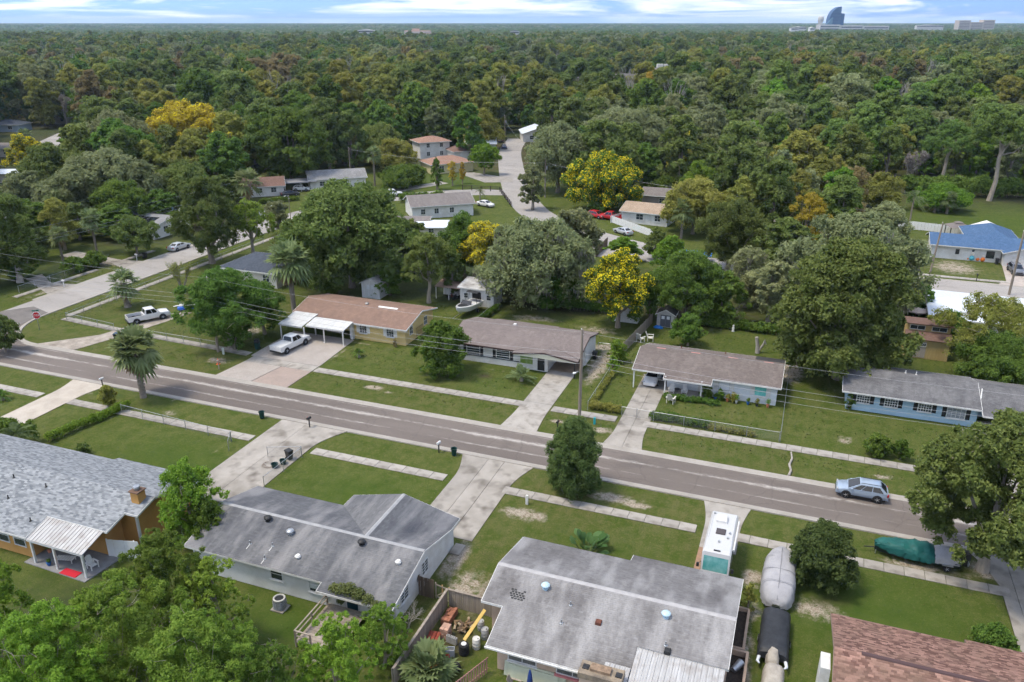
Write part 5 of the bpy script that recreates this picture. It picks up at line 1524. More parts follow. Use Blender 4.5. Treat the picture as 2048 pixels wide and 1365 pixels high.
for kd, bx, by, wp, tp, lb in [('dark', 40,560,80,490, 'dark tree behind the chain-link fence of the side street'),('oak', 70,522,80,440, 'leafy tree between the slim palms and the dead-limbed oak'),('dark', 235,478,90,410, 'dark tree behind the slim palms'),('oak', 160,480,90,405, 'oak rising behind the slim palms'),('oak', 410,455,100,375, 'oak behind the tall airy oak'),('grey', 60,440,110,340, 'sage oak above the cabbage palms'),('oak', 455,430,90,350, 'oak beside the umber-roofed bungalow'),('dark', 185,345,130,250, 'dark oak beyond the blossoming tree by the low bungalow'),
  ('olive', 690,330,110,225, 'olive oak behind the long white bungalow'),('grey', 1065,420,70,330, 'grey oak leaning over the bend of the back road'),('oak', 1100,345,90,262, 'oak beside the far end of the back road'),('dark', 1012,570,95,470, 'dark tree between the blossoming tree and the mossy oak'),('grey', 1150,545,130,415, 'grey oak rising behind the mossy oak'),('oak', 825,545,100,440, 'green tree between the huge oak and the grey-roofed annexe'),
  ('dark', 1440,650,110,545, 'dark thicket tree left of the enormous oak'),('dark', 1300,635,75,545, 'dark tree behind the grey garden shed gable'),('bright', 1248,522,85,474, 'bright low tree beside the curve of the back road'),
  ('grey', 1535,650,120,520, 'grey twiggy oak left of the enormous oak'),('oak', 1565,575,160,440, 'green oak between the gold tree and the wide grey oak'),('dark', 1140,612,110,548, 'dark bushy tree at the wooden back fence'),
  ('oak', 660,520,120,430, 'green oak behind the huge broad oak'),('dark', 780,590,90,520, 'shaded tree beside the white shed'),('oak', 905,590,70,500, 'slim tree beside the white barn shed'),('oak', 1480,500,120,410, 'leafy oak behind the olive tree'),
  ('dark', 1830,640,70,560, 'dark tree beside the white metal roof'),('oak', 1750,590,130,470, 'oak at the end of the back road beside the grey oak'),('dark', 70,490,120,400, 'dark oak behind the dead-limbed oak'),('oak', 175,445,110,360, 'oak between palms and the sage-green oak'),
  ('dark', 330,455,90,380, 'dark tree behind the satellite dishes'),('oak', 15,480,90,380, 'oak at the far side of the side street'),('grey', 560,470,70,400, 'pale tree behind the sparse light green tree')]:
 loc, w, h, d = px_tree(bx, by, wp, tp)
 MANUAL.append((loc[0], loc[1], w / 2))
 ch = [q for q in MID if q[0] == kd]
 k_, pw, ph_, cm, tm = ch[int(bx) % len(ch)]
 t = thing('oak_tree' if kd in ('oak', 'grey') else 'leafy_tree', lb, 'tree', loc, bx * .7, None, (w / pw, w / pw, h / ph_))
 obj_from('crown', cm, t); obj_from('trunk', tm, t)
P_('hedge', 1752,912,58,868, 'round glossy bush on the lawn of the blue house', .02, nl=18, name='round_bush', cat='bush', leaf=.2, cov=1.4)
P_('hedge', 1800,918,48,880, 'smaller glossy bush beside the round bush of the blue house', .02, nl=14, name='round_bush', cat='bush', leaf=.2, cov=1.4)
P_('hedge', 1697,820,22,788, 'upright bush against the corner of the blue house', .02, nl=8, name='round_bush', cat='bush', leaf=.2, cov=1.4)
P_('hedge', 1411,796,28,770, 'small round bush by the porch of the wavy-roofed house', .02, nl=10, name='round_bush', cat='bush', leaf=.2, cov=1.5)
P_('hedge', 1440,800,22,780, 'leafy shrub under the front window of the wavy-roofed house', .02, nl=8, name='leafy_shrub', cat='bush', leaf=.22)
P_('olive', 1466,805,22,788, 'flowering shrub by the flower bed of the wavy-roofed house', .02, nl=8, name='leafy_shrub', cat='bush', leaf=.22)
P_('autumn', 790,694,12,680, 'small russet shrub under the wall of the yellow house', .02, nl=6, name='leafy_shrub', cat='bush', leaf=.2)
P_('olive', 218,815,50,772, 'straggly grey-green shrub at the end of the clipped hedge', .05, nl=12, name='leafy_shrub', cat='bush', leaf=.2, twigs=12)
P_('oak', 165,912,44,888, 'low bush beyond the pale grey roof of the orange house', .02, nl=10, name='leafy_shrub', cat='bush', leaf=.18)
P_('dark', 1988,1305,95,1252, 'dark clipped bush beside the mottled brown roof', .02, nl=16, name='round_bush', cat='bush', leaf=.16, cov=1.3)
P_('bright', 1235,725,50,680, 'loose shrub on the fence between the taupe-roofed and wavy-roofed houses', .05, nl=12, name='leafy_shrub', cat='bush', leaf=.24, cov=.7, twigs=12)
P_('bright', 1225,750,30,712, 'leggy green shrub at the carport fence of the wavy-roofed house', .05, nl=8, name='leafy_shrub', cat='bush', leaf=.24, cov=.7)
P_('olive', 1495,1225,34,1168, 'tall flowering shrub in the planter beside the peach house', .02, nl=10, name='leafy_shrub', cat='bush', leaf=.16)
P_('dark', 470,700,60,640, 'understorey shrub below the layered tree', .02, nl=10, name='leafy_shrub', cat='bush', leaf=.26)
P_('dark', 660,590,50,560, 'shrub at the foot of the huge broad oak', .02, nl=10, name='leafy_shrub', cat='bush')
P_('hedge', 150,545,60,515, 'shrub by the chain-link fence below the slim palms', .02, nl=10, name='leafy_shrub', cat='bush')
P_('hedge', 185,535,70,505, 'taller shrub by the chain-link fence below the slim palms', .02, nl=10, name='leafy_shrub', cat='bush')
P_('hedge', 25,895,100,838, 'bushy green crown beside the pale grey roof of the orange house', .05, nl=14, name='leafy_shrub', cat='bush', leaf=.2)
def hedge(label, x0, y0, x1, y1, w, h, kind='hedge', leaf=.16, cov=1.0, name='hedge'):
 rg = TREE_RNG
 d = math.hypot(x1 - x0, y1 - y0)
 n = max(3, int(d / (w * .45)))
 lob = []
 for i in range(n):
  f = (i + .5) / n
  for k in range(3):
   lob.append([(x1 - x0) * (f - .5) + rg.uniform(-.2,.2) * w, (y1 - y0) * (f - .5) + rg.uniform(-.2,.2) * w, h * rg.uniform(.3,.72), w * .5 * rg.uniform(.6,1.05)])
 lob = np.array(lob)
 lob[:, 2] = np.minimum(lob[:, 2], h - lob[:, 3] * .6)
 t = thing(name, label, 'hedge', ((x0 + x1) / 2,(y0 + y1) / 2,0))
 nn = int(min(16000, cov * (lob[:, 3] ** 2).sum() * 4 * math.pi * .4 / (leaf * leaf * .31)))
 V, Fq, T = leaf_crown(rg, lob, nn, leaf, leaf * .62, inner=.2)
 V[:, 2] = np.maximum(V[:, 2], .03)
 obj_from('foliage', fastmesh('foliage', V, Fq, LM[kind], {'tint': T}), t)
 st = MB()
 for i in range(n):
  f = (i + .5) / n
  x, y = (x1 - x0) * (f - .5),(y1 - y0) * (f - .5)
  st.tube([(x, y, -.05),(x + .05, y, h * .6)], [.03,.015], 4)
 st.lp('stems', BARK, t)
 return t
hedge('clipped green hedge along the garden edge left of the chain-link fence', -71.6,52.2,-69.8,61.5,1.0,1.2, 'bright', .17)
hedge('clipped brown-green hedge behind the pavement beside the gated drive', -20.3,79.9,-16.9,79.9,1.0,1.1, 'olive', .2)
hedge('uneven green hedge along the front fence of the wavy-roofed house', -13.2,80.0,-7.2,79.8,1.1,1.0, 'hedge', .2)
hedge('low flowering border along the front fence of the wavy-roofed house', -7.2,79.7,-2.2,79.6,.8,.5, 'olive', .2,.8, 'flower_border')
hedge('low dark border planting along the porch of the wavy-roofed house', -12.9,85.6,-6.8,85.9,.9,.6, 'dark', .2,1, 'flower_border')
hedge('tangled green creeper along the fence behind the boat', -43.2,98.5,-42.6,107.6,.7,1.3, 'hedge', .22)
hedge('dark creeper hedge along the back fence beyond the lawn', -39,111.5,-26.5,111.8,1.2,1.8, 'dark', .3)
hedge('dark planted border at the back of the wavy-roofed house garden', -14.5,111.5,3,112,1.6,1.6, 'dark', .3)
hedge('planted border on the chain-link fence beside the dirt drive', -20.4,80.8,-20.2,89.5,.7,.8, 'olive', .22,.5, 'flower_border')
hedge('trimmed hedge in front of the brown-roofed bungalow', -124.5,158.8,-118.5,165.6,1.4,1.2, 'hedge', .4)
hedge('tall dark hedge along the back road beside the grey-roofed white house', -93.5,172,-85,178.5,2.2,2.4, 'dark', .45)
hedge('dark undergrowth strip at the foot of the woods beside the mown clearing', 22,226,75,236,5,5, 'dark', .6)
def palm_px(bx, by, wpx, top, label, **k):
 loc, w, h, d = px_tree(bx, by, wpx, top)
 MANUAL.append((loc[0], loc[1], w / 2))
 return fan_palm('cabbage_palm', label, h, w / 2 * 1.12, loc, nb=14 if d < 110 else 9, nf=k.pop('nf', 58 if d < 120 else 36), **k)
palm_px(287,795,96,662, 'stout cabbage palm with shaggy trunk on the verge of the main street', r0=.3, skirt=22)
palm_px(588,622,84,488, 'twin-trunked cabbage palm behind the yellow house', trunks=2, r0=.25, skirt=14)
palm_px(256,614,64,543, 'short cabbage palm behind the parked white pickup', r0=.42, skirt=6)
palm_px(194,505,48,418, 'slim cabbage palm with brown skirt by the side street', r0=.17, skirt=14, lean=-.1)
palm_px(128,530,40,456, 'shorter slim cabbage palm by the side street fence', r0=.17, skirt=10)
palm_px(4,540,52,484, 'cabbage palm with drooping dead fronds beside the dead-limbed oak', r0=.2, skirt=18)
palm_px(120,470,55,385, 'cabbage palm among the olive trees', r0=.2, skirt=4)
palm_px(502,432,62,338, 'cabbage palm beside the brown-roofed bungalow', r0=.2, skirt=6)
palm_px(1893,428,36,385, 'cabbage palm at the edge of the mown clearing', r0=.25, skirt=4)
palm_px(1868,425,26,400, 'young cabbage palm beside the mown clearing', r0=.25, skirt=2)
palm_px(870,268,28,238, 'far cabbage palm behind the two-storey house', r0=.25, skirt=2)
palm_px(750,372,36,294, 'cabbage palm behind the grey-roofed bungalow', r0=.2, skirt=3)
palm_px(1362,478,50,400, 'palm tree in the thicket beside the tan-roofed house', r0=.2, skirt=2)
palm_px(58,310,30,258, 'cabbage palm beside the pale street at the far left', r0=.25, skirt=2)
x_, y_ = G(1818,452)
feather_palm('queen_palm', 'graceful feather palm beside the white garden fence', 6.2,3.6,(x_, y_, 0),.16,16, sag=1.1)
x_, y_ = G(1043,762)
feather_palm('feather_palm', 'small feather palm in front of the green window', .6,2.4,(x_, y_, 0),.2,24, kind='palm', el0=5, sag=.7, lw=.6)
x_, y_ = G(718,714)
feather_palm('sago_palm', 'squat dark sago palm on the lawn of the yellow house', .7,1.0,(x_, y_, 0),.2,34, kind='dark', el0=-20, lw=.55)
x_, y_ = G(960,400)
feather_palm('feather_palm', 'small feather palm in the fenced lawn of the grey-roofed white house', 2.0,2.0,(x_, y_, 0),.14,14)
x_, y_ = G(5,800)
feather_palm('sago_palm', 'dark sago palm on the lawn beside the tan drive', .6,1.4,(x_, y_, 0),.2,30, kind='dark', el0=-10, lw=.55)
x_, y_ = G(40,905)
feather_palm('feather_palm', 'drooping feather palm over the pale grey roof', 2.2,2.4,(x_, y_, 0),.16,22, el0=-20)
x_, y_ = G(845,1375)
fan_palm('saw_palmetto', 'spiky fan palm beside the cluttered yard fence', 2.2,2.2,(x_ , y_ + 1.0,0), r0=.2, skirt=3, nf=46, boots=False)
def paddle_plant(label, loc, h, n=34):
 rg = TREE_RNG
 t = thing('banana_plant', label, 'plant', loc)
 V, F = [], []
 st = MB()
 for i in range(n):
  az = rg.uniform(0,6.283); el = R(rg.uniform(28,82)); ln = h * rg.uniform(.6,1.05)
  b = np.array([math.cos(az), math.sin(az),0]) * rg.uniform(0,.45)
  d = np.array([math.cos(az) * math.cos(el), math.sin(az) * math.cos(el), math.sin(el)])
  s = np.array([-math.sin(az), math.cos(az),0])
  m0 = b + d * ln * .5
  st.tube([b, m0], [.04,.025], 5)
  pts = []
  for k in range(6):
   f = k / 5
   c = m0 + d * ln * .55 * f + np.array([0,0,-.22 * ln * f * f])
   wd = .34 * h / 2.6 * math.sin(math.pi * (.08 + .9 * f)) * (1 + .1 * rg.normal())
   pts.append((c - s * wd + np.array([0,0,.06]), c, c + s * wd + np.array([0,0,.06])))
  for k in range(5):
   for j in (0,1):
    q = len(V); V += [pts[k][j], pts[k][j + 1], pts[k + 1][j + 1], pts[k + 1][j]]; F.append((q, q + 1, q + 2, q + 3))
 obj_from('leaves', fastmesh('leaves', np.array(V), np.array(F), LM['reed'], {'tint': np.repeat(rg.random(n),40)}), t)
 st.lp('stems', M('green_stem', (.12,.16,.05), rough=.6), t)
 return t
x_, y_ = G(1174,1110)
paddle_plant('clump of big paddle leaves behind the broad faded grey roof', (x_, y_, 0),2.6)
x_, y_ = G(750,592)
paddle_plant('small paddle-leaved plant beside the white shed', (x_, y_, 0),1.6,12)
for i, (bx, by, wpx, top, lab) in enumerate([
  (15,1345,180,1125, 'feathery lime-green tree in front of the patio of the orange house'),
  (255,1425,320,1170, 'feathery green tree with pale stems before the white vinyl fence'),
  (345,1300,215,1075, 'tall feathery tree beside the white block house wall'),
  (440,1300,150,1120, 'slender feathery tree against the white block house'),
  (120,1520,330,1230, 'broad feathery tree in the overgrown garden'),
  (420,1500,300,1235, 'feathery tree below the air conditioner lawn'),
  (685,1425,175,1240, 'feathery tree overhanging the wooden deck'),
  (770,1330,115,1208, 'light green tree before the dark teal door'),
  (560,1480,180,1300, 'yellow-green feathery bush beside the wooden deck')]):
 loc, w, h, d = px_tree(bx, by, wpx, top)
 make_tree('feathery_tree', lab, ('bright', 'lime', 'hedge', 'lime', 'bright', 'lime')[i % 6], w * 1.05, h, h * .1, loc, .13, nl=50, lr=.19, cov=1.2, subk=8, subf=.34, twigs=60, bark=PALEBARK, r0=.12, nlimb=16, asp=.6)
bare_tree('bare_tree', 'leafless pale branching tree on the lawn below the air conditioner', 3.2,(*G(565,1330),0), depth_=4, spread=.6)
bare_tree('bare_tree', 'tangle of grey leafless branches beside the white block house door', 2.6,(*G(815,1260),0), depth_=5, spread=.7, stems=2)
bare_tree('crape_myrtle', 'fine-twigged vase-shaped myrtle on the lawn beside the side street', 6.0,(*G(367,585),0), depth_=4, stems=4, spread=.28, leafy=2600, kind='olive', mat=PALEBARK, leaf=.2)
# ================================================================== VEHICLES
TYRE = M('tyre_rubber', (.014,.014,.015), rough=.85)
RIM = M('alloy_rim', (.45,.46,.47), rough=.3, metal=.8)
DGLASS = M('tinted_car_glass', (.012,.014,.016), rough=.05, spec=.6)
LAMP = M('clear_lamp', (.38,.39,.4), rough=.1, spec=.6)
TAIL = M('red_lamp', (.35,.012,.012), rough=.15, spec=.5)
def paint(name, c, metal=0.0):
 return M(name, c, rough=.28, spec=.5, coat=.6, metal=metal)
def wheel(t, x, y, r, wd, rim=None):
 s = 1 if y > 0 else -1
 w = MB().lathe([(r * .62,-wd / 2),(r * .9,-wd / 2),(r, -wd * .3),(r, wd * .3),(r * .9, wd / 2),(r * .62, wd / 2)], (x, y, r),20, axis='y').lp('wheel', TYRE, t, True)
 m = MB().lathe([(r * .62, wd * .36 * s),(r * .55, wd * .3 * s),(r * .2, wd * .34 * s),(.02, wd * .42 * s)], (x, y, r),18, axis='y')
 for k in range(5):
  a = k * 2 * math.pi / 5
  m.tube([(x, y + wd * .44 * s, r),(x + r * .58 * math.cos(a), y + wd * .46 * s, r + r * .58 * math.sin(a))], [r * .11, r * .07], 4)
 m.lp('rim', rim or RIM, w)
def car_body(t, prof, hw, col, z0=.28, taper=.9):
 rings = []
 for x, zt, f in prof:
  w = hw * f
  zt = max(zt, z0 + .12)
  rings.append([(x, -w * .93, z0),(x, -w, z0 + (zt - z0) * .25),(x, -w, z0 + (zt - z0) * .62),(x, -w * .93, zt - .05),(x, -w * .80, zt),(x, 0, zt + .025),(x, w * .80, zt),(x, w * .93, zt - .05),(x, w, z0 + (zt - z0) * .62),(x, w, z0 + (zt - z0) * .25),(x, w * .93, z0)])
 return MB().loft(rings).lp('body', col, t, True)
def cabin(t, bx0, bx1, rx0, rx1, zb, zr, hwb, hwr, col, rows=2, name='cabin', glass=None, rear=True, roofc=None):
 glass = glass or DGLASS
 A = [(bx0,-hwb, zb),(bx1,-hwb, zb),(bx1, hwb, zb),(bx0, hwb, zb)]
 B = [(rx0,-hwr, zr - .06),(rx1,-hwr, zr - .06),(rx1, hwr, zr - .06),(rx0, hwr, zr - .06)]
 C = [(rx0 + .1,-hwr + .1, zr),(rx1 - .1,-hwr + .1, zr),(rx1 - .1, hwr - .1, zr),(rx0 + .1, hwr - .1, zr)]
 cb = MB().loft([A, B, C]).build(name, roofc or col, t, local=True, smooth=True)
 def panel(nm, a, b_, c, d, u0, u1, v0, v1, off):
  a, b_, c, d = [Vector(q) for q in (a, b_, c, d)]
  n = (b_ - a).cross(d - a).normalized() * off
  f = lambda u, v: (a * (1 - u) + b_ * u) * (1 - v) + (d * (1 - u) + c * u) * v
  q = [f(u0, v0), f(u1, v0), f(u1, v1), f(u0, v1)]
  m = MB().add([p_ + n for p_ in q] + [p_ - n * .8 for p_ in q], [(0,1,2,3),(7,6,5,4),(0,4,5,1),(1,5,6,2),(2,6,7,3),(3,7,4,0)])
  m.build(nm, glass, cb, local=True)
 panel('windscreen', A[1], A[2], B[2], B[1], .06,.94,.06,.95,.012)
 if rear: panel('rear_window', A[3], A[0], B[0], B[3], .1,.9,.15,.92,.012)
 for s, (p0, p1, p2, p3) in ((1,(A[0], A[1], B[1], B[0])),(-1,(A[2], A[3], B[3], B[2]))):
  e = [(.10,.51),(.55,.90)] if rows == 2 else ([(.09,.30),(.325,.60),(.625,.91)] if rows == 3 else [(.12,.88)])
  for u0, u1 in e:
   panel('side_window', p0, p1, p2, p3, u0, u1,.10,.90,.012)
 return cb
def lamps(t, xf, xr, hw, zf, zr_, wf=.34, wr=.2):
 for s in (-1,1):
  MB().bbox(xf - .12, s * hw * .78 - wf / 2, zf - .09, xf + .03, s * hw * .78 + wf / 2, zf + .08,.03).lp('headlight', LAMP, t)
  MB().bbox(xr - .03, s * hw * .86 - wr / 2, zr_ - .12, xr + .12, s * hw * .86 + wr / 2, zr_ + .14,.03).lp('tail_light', TAIL, t)
def car(kind, name, label, cat, loc, rotz, col, group=None, detail=True, glass=None):
 t = thing(name, label, cat, loc, rotz, group)
 if kind == 'suv':
  hw = .91
  car_body(t, [(-2.25,.66,.84),(-2.2,.95,.92),(-2.0,1.03,.97),(-1.5,1.04,1),(-.4,1.03,1),(.8,1.02,1),(1.2,1.0,1),(1.7,.95,.98),(2.05,.86,.93),(2.2,.72,.84),(2.27,.56,.7)], hw, col, .34)
  cb = cabin(t, -2.14,1.28,-1.5,.22,1.0,1.62,.87,.68, col, 3, glass=glass)
  wb = (-1.33,1.34); r = .37
  if detail:
   for s in (-1,1):
    MB().tube([(-1.6, s * .55,1.6),(-1.5, s * .55,1.65),(.1, s * .55,1.65),(.2, s * .55,1.6)], .022,6).lp('roof_rail', BLACK, cb)
    MB().prism([(-2.0, s * .905),(2.0, s * .905),(2.0, s * .93),(-2.0, s * .93)], .28,.42).lp('sill_cladding', BLACK, t)
    MB().bbox(.85, s * .92 - .09,1.0,1.02, s * .92 + .09,1.13,.03).lp('mirror', col, t)
  lamps(t, 2.17,-2.2, hw, .78,.88)
  MB().bbox(2.16,-.5,.42,2.28,.5,.66,.03).lp('grille', BLACK, t)
 elif kind == 'sedan':
  hw = .89
  car_body(t, [(-2.36,.62,.8),(-2.28,.92,.92),(-1.7,.98,1),(-.4,.95,1),(1.0,.94,1),(1.6,.88,.98),(2.15,.76,.92),(2.35,.58,.78)], hw, col, .26)
  cabin(t, -1.75,1.2,-.95,.3,.93,1.42,.80,.60, col, 2, glass=glass)
  wb = (-1.38,1.38); r = .32
  lamps(t, 2.26,-2.3, hw, .68,.8)
  for s in (-1,1):
   MB().bbox(.85, s * .9 - .08,.95,1.0, s * .9 + .08,1.06,.03).lp('mirror', col, t)
 elif kind == 'pickup':
  hw = .98
  car_body(t, [(-.62,1.18,1),(.2,1.18,1),(1.45,1.18,1),(2.2,1.16,.99),(2.75,1.08,.96),(2.92,.8,.88),(2.95,.6,.8)], hw, col, .42)
  cabin(t, -.6,1.55,-.42,.85,1.15,1.92,.90,.70, col, 2, glass=glass)
  bed = MB()
  bed.box(-2.85,-hw, .5,-.63,-hw + .1,1.2); bed.box(-2.85, hw - .1,.5,-.63, hw, 1.2)
  bed.box(-2.849,-hw + .1,.5,-.63, hw - .1,.72); bed.box(-.73,-hw + .1,.72,-.63, hw - .1,1.2)
  b = bed.lp('bed', col, t)
  MB().box(-2.93,-hw + .02,.55,-2.852, hw - .02,1.19).lp('tailgate', col, b)
  MB().box(-2.84,-hw + .11,.722,-.74, hw - .11,.75).lp('bed_liner', BLACK, b)
  MB().bbox(-3.05,-.92,.42,-2.9,.92,.62,.03).lp('rear_bumper', BLACK, t)
  MB().bbox(2.9,-.94,.45,3.04,.94,.68,.03).lp('front_bumper', col, t)
  MB().bbox(2.86,-.6,.7,2.97,.6,1.02,.02).lp('grille', BLACK, t)
  lamps(t, 2.88,-2.85, hw, .95,.98,.26,.16)
  for s in (-1,1):
   MB().bbox(1.05, s * 1.08 - .11,1.2,1.2, s * 1.08 + .11,1.42,.03).lp('mirror', col, t)
   for xx in (-1.85,1.8):
    MB().lathe([(.5,-.03),(.5,.03)], (xx, s * .965,.42),18, axis='y').lp('wheel_arch', BLACK, t)
  wb = (-1.82,1.8); r = .41
 if kind != 'pickup':
  for s in (-1,1):
   for xx in wb:
    MB().lathe([(r * 1.16,-.02),(r * 1.16,.02)], (xx, s * (hw - .005), r + .02),18, axis='y').lp('wheel_arch', BLACK, t)
 for x in wb:
  for s in (-1,1):
   wheel(t, x, s * (hw - .07), r, .24)
 return t
C_BLUE = paint('ice_blue_paint', (.29,.36,.45),.2); C_WHITE = paint('white_car_paint', (.62,.62,.61)); C_RED = paint('red_car_paint', (.42,.015,.02)); C_SILVER = paint('silver_paint', (.50,.52,.54),.35)
C_BLACK = paint('black_car_paint', (.015,.016,.018)); C_DBLUE = paint('dark_blue_paint', (.02,.045,.10)); C_GREY = paint('grey_car_paint', (.16,.17,.19),.3)
car('suv', 'crossover_car', 'ice blue crossover with roof rails parked on the main street', 'car', (8.05,71.2,.01), math.pi, C_BLUE)
pk = car('pickup', 'pickup_truck', 'white crew-cab pickup with black bed parked on the muddy drive', 'pickup', (-89.2,85.2,.03), R(58), C_WHITE)
f1 = car('pickup', 'pickup_truck', 'white pickup with covered bed on the block-paved drive of the yellow house', 'pickup', (-63.0,83.3,.05), R(83), C_WHITE)
MB().bbox(-2.83,-.93,1.2,-.68,.93,1.25,.02).lp('bed_cover', C_WHITE, f1)
car('sedan', 'sedan_car', 'silver sedan parked on the kerb of the side street', 'car', (-113.2,118.6,.04), R(87), C_SILVER)
car('sedan', 'sedan_car', 'white sedan under the carport of the wavy-roofed house', 'car', (-15.1,90.0,.05), R(-92), C_WHITE)
car('suv', 'crossover_car', 'red car beside the red pickup under the yellow-flowering tree', 'car', (*G(1193,436),.02), R(-25), C_RED, detail=False)
car('pickup', 'pickup_truck', 'red pickup parked before the white picket fence', 'pickup', (*G(1222,440),.02), R(170), C_RED)
car('sedan', 'sedan_car', 'silver saloon on the verge beside the white picket fence', 'car', (*G(1246,468),.02), R(145), C_SILVER)
car('pickup', 'pickup_truck', 'white truck beside the dark hedge on the back road', 'pickup', (*G(782,394),.02), R(40), C_WHITE)
car('sedan', 'sedan_car', 'white car beside the grey-roofed white house', 'car', (*G(971,413),.02), R(-20), C_WHITE)
car('suv', 'crossover_car', 'white car under the flat carport of the brown-roofed bungalow', 'car', (*G(604,382),.02), R(20), C_WHITE, detail=False)
car('sedan', 'sedan_car', 'dark blue saloon parked at the far end of the back road', 'car', (*G(1008,297),.02), R(115), C_DBLUE)
car('suv', 'crossover_car', 'black car parked behind the dark blue saloon', 'car', (*G(1001,285),.02), R(115), C_BLACK, detail=False)
car('sedan', 'sedan_car', 'white car half hidden by the grey oak on the back road', 'car', (*G(1072,333),.02), R(115), C_WHITE)
car('suv', 'crossover_car', 'white van by the porch of the far gabled white house', 'car', (*G(1073,281),.02), R(60), C_WHITE, detail=False)
car('suv', 'crossover_car', 'grey car on the drive of the slate-blue-roofed house', 'car', (*G(2030,546),.02), R(-85), C_GREY)
car('sedan', 'sedan_car', 'dark blue car on the drive of the light blue house', 'car', (22.0,83.0,.05), R(100), C_DBLUE)
car('sedan', 'sedan_car', 'dark car beside the grey-roofed bungalow', 'car', (*G(580,392),.02), R(50), C_BLACK)
# ------------------------------------------------------------------ motorhome
rv = thing('motorhome', 'white motorhome parked on the drive beside the peach house', 'motorhome', (-3.15,56.0,0.05), R(-90))
RVW = paint('motorhome_white', (.45,.455,.45))
hw = 1.08
MB().loft([[(x, -w, z0),(x, -w, zt - .12),(x, -w + .12, zt),(x, w - .12, zt),(x, w, zt - .12),(x, w, z0)] for x, z0, zt, w in ((-3.1,.6,3.0, hw),(-3.05,.55,3.05, hw),(2.3,.55,3.05, hw),(2.55,.55,2.92, hw),(2.95,.55,1.55, hw * .99),(3.15,.5,1.2, hw * .97),(3.2,.45,.9, hw * .95))]).lp('body', RVW, rv)
TEAL = M('teal_windscreen', (.05,.22,.21),(.16,.34,.33), sc=1.5, rough=.06, spec=.6)
MB().add([(2.58,-.93,2.8),(2.58,.93,2.8),(2.99,.93,1.52),(2.99,-.93,1.52),(2.54,-.93,2.79),(2.54,.93,2.79),(2.95,.93,1.51),(2.95,-.93,1.51)], [(0,3,2,1),(4,5,6,7),(0,1,5,4),(1,2,6,5),(2,3,7,6),(3,0,4,7)]).lp('windscreen', TEAL, rv)
for s in (-1,1):
 for x0, x1 in ((1.6,2.35),(-.4,.9),(-2.5,-1.3)):
  MB().box(x0, s * (hw + .012),1.6, x1, s * (hw - .02),2.35).lp('side_window', DGLASS, rv)
 MB().tube([(2.8, s * hw, 2.1),(3.0, s * (hw + .22),2.0)], .025,5).lp('mirror_arm', BLACK, rv)
 MB().bbox(2.93, s * (hw + .22) - .1,1.72,3.05, s * (hw + .22) + .1,2.08,.03).lp('mirror', BLACK, rv)
 for x in (-1.9,1.9):
  wheel(rv, x, s * (hw - .16),.4,.26)
MB().tube([(-2.5, hw + .09,2.8),(1.6, hw + .09,2.8)], .09,8).lp('awning', WHITE, rv)
MB().bbox(-2.4,-.55,3.05,-1.5,.3,3.32,.08).lp('air_conditioner', WHITE, rv)
MB().bbox(-.6,-.4,3.05,.15,.35,3.14,.04).lp('roof_hatch', M('smoked_hatch', (.06,.05,.05), rough=.2), rv)
for x, y in ((.5,.6),(-.2,.68),(-2.7,-.8),(1.2,0)):
 MB().lathe([(.09,3.05),(.09,3.16),(.02,3.17)], (x, y, 0),10).lp('roof_vent', METAL, rv)
for y in (-.9,.9):
 MB().tube([(-2.6, y, 3.1),(.8, y, 3.1)], .022,5).lp('roof_rail', WHITE, rv)
MB().bbox(2.3,-.25,3.03,2.42,.25,3.08,.01).lp('marker_lamps', BLACK, rv)
# ------------------------------------------------------------------ boats and covered things
def cover_loft(rings, n=14, rg=None, wr=.02, sub=3, flute=.035):
 A = np.array(rings, float)
 q = np.linspace(0, len(A) - 1,(len(A) - 1) * sub + 1)
 A = np.stack([np.interp(q, np.arange(len(A)), A[:, k]) for k in range(5)], 1)
 out_ = []
 ph = rg.uniform(0,6, n + 1) if rg is not None else np.zeros(n + 1)
 for i, (x, w, z0, zt, pk_) in enumerate(A):
  r = []
  for k in range(n + 1):
   a = math.pi * k / n
   cx_, sz = math.cos(a), math.sin(a)
   hem = (1 - sz) ** 2
   y = w * math.copysign(abs(cx_) ** .55, cx_) * (1 + flute * hem * math.sin(i * 2.1 + k))
   z = z0 + (zt - z0) * sz ** .5 + pk_ * max(0,1 - abs(cx_) * 2.2) + flute * .5 * math.sin(i * .9 + ph[k]) * sz
   j = rg.normal(size=3) * wr * .6 if rg is not None else (0,0,0)
   r.append((x + j[0], y + j[1], z + j[2]))
  out_.append(r)
 return out_
def straps(parent, xs, w, z0, zt, mat):
 for x in xs:
  MB().loft([[(x + dx_, (w + .03) * math.copysign(abs(math.cos(a)) ** .55, math.cos(a)), z0 + (zt - z0 + .03) * math.sin(a) ** .5) for a in [math.pi * k / 14 for k in range(15)]] for dx_ in (-.03,.03)], close=False).lp('strap', mat, parent)
CR = np.random.default_rng(4)
GREYC = M('grey_boat_canvas', (.33,.327,.335),(.27,.267,.28), sc=1.2, rough=.75, bump=.15, bsc=5)
GREENC = M('green_boat_canvas', (.006,.075,.068),(.012,.105,.092), sc=1.5, rough=.6, bump=.3, bsc=4)
bo = thing('covered_boat', 'boat under a pale grey canvas cover beside the motorhome', 'boat', (1.6,55.2,0), R(90))
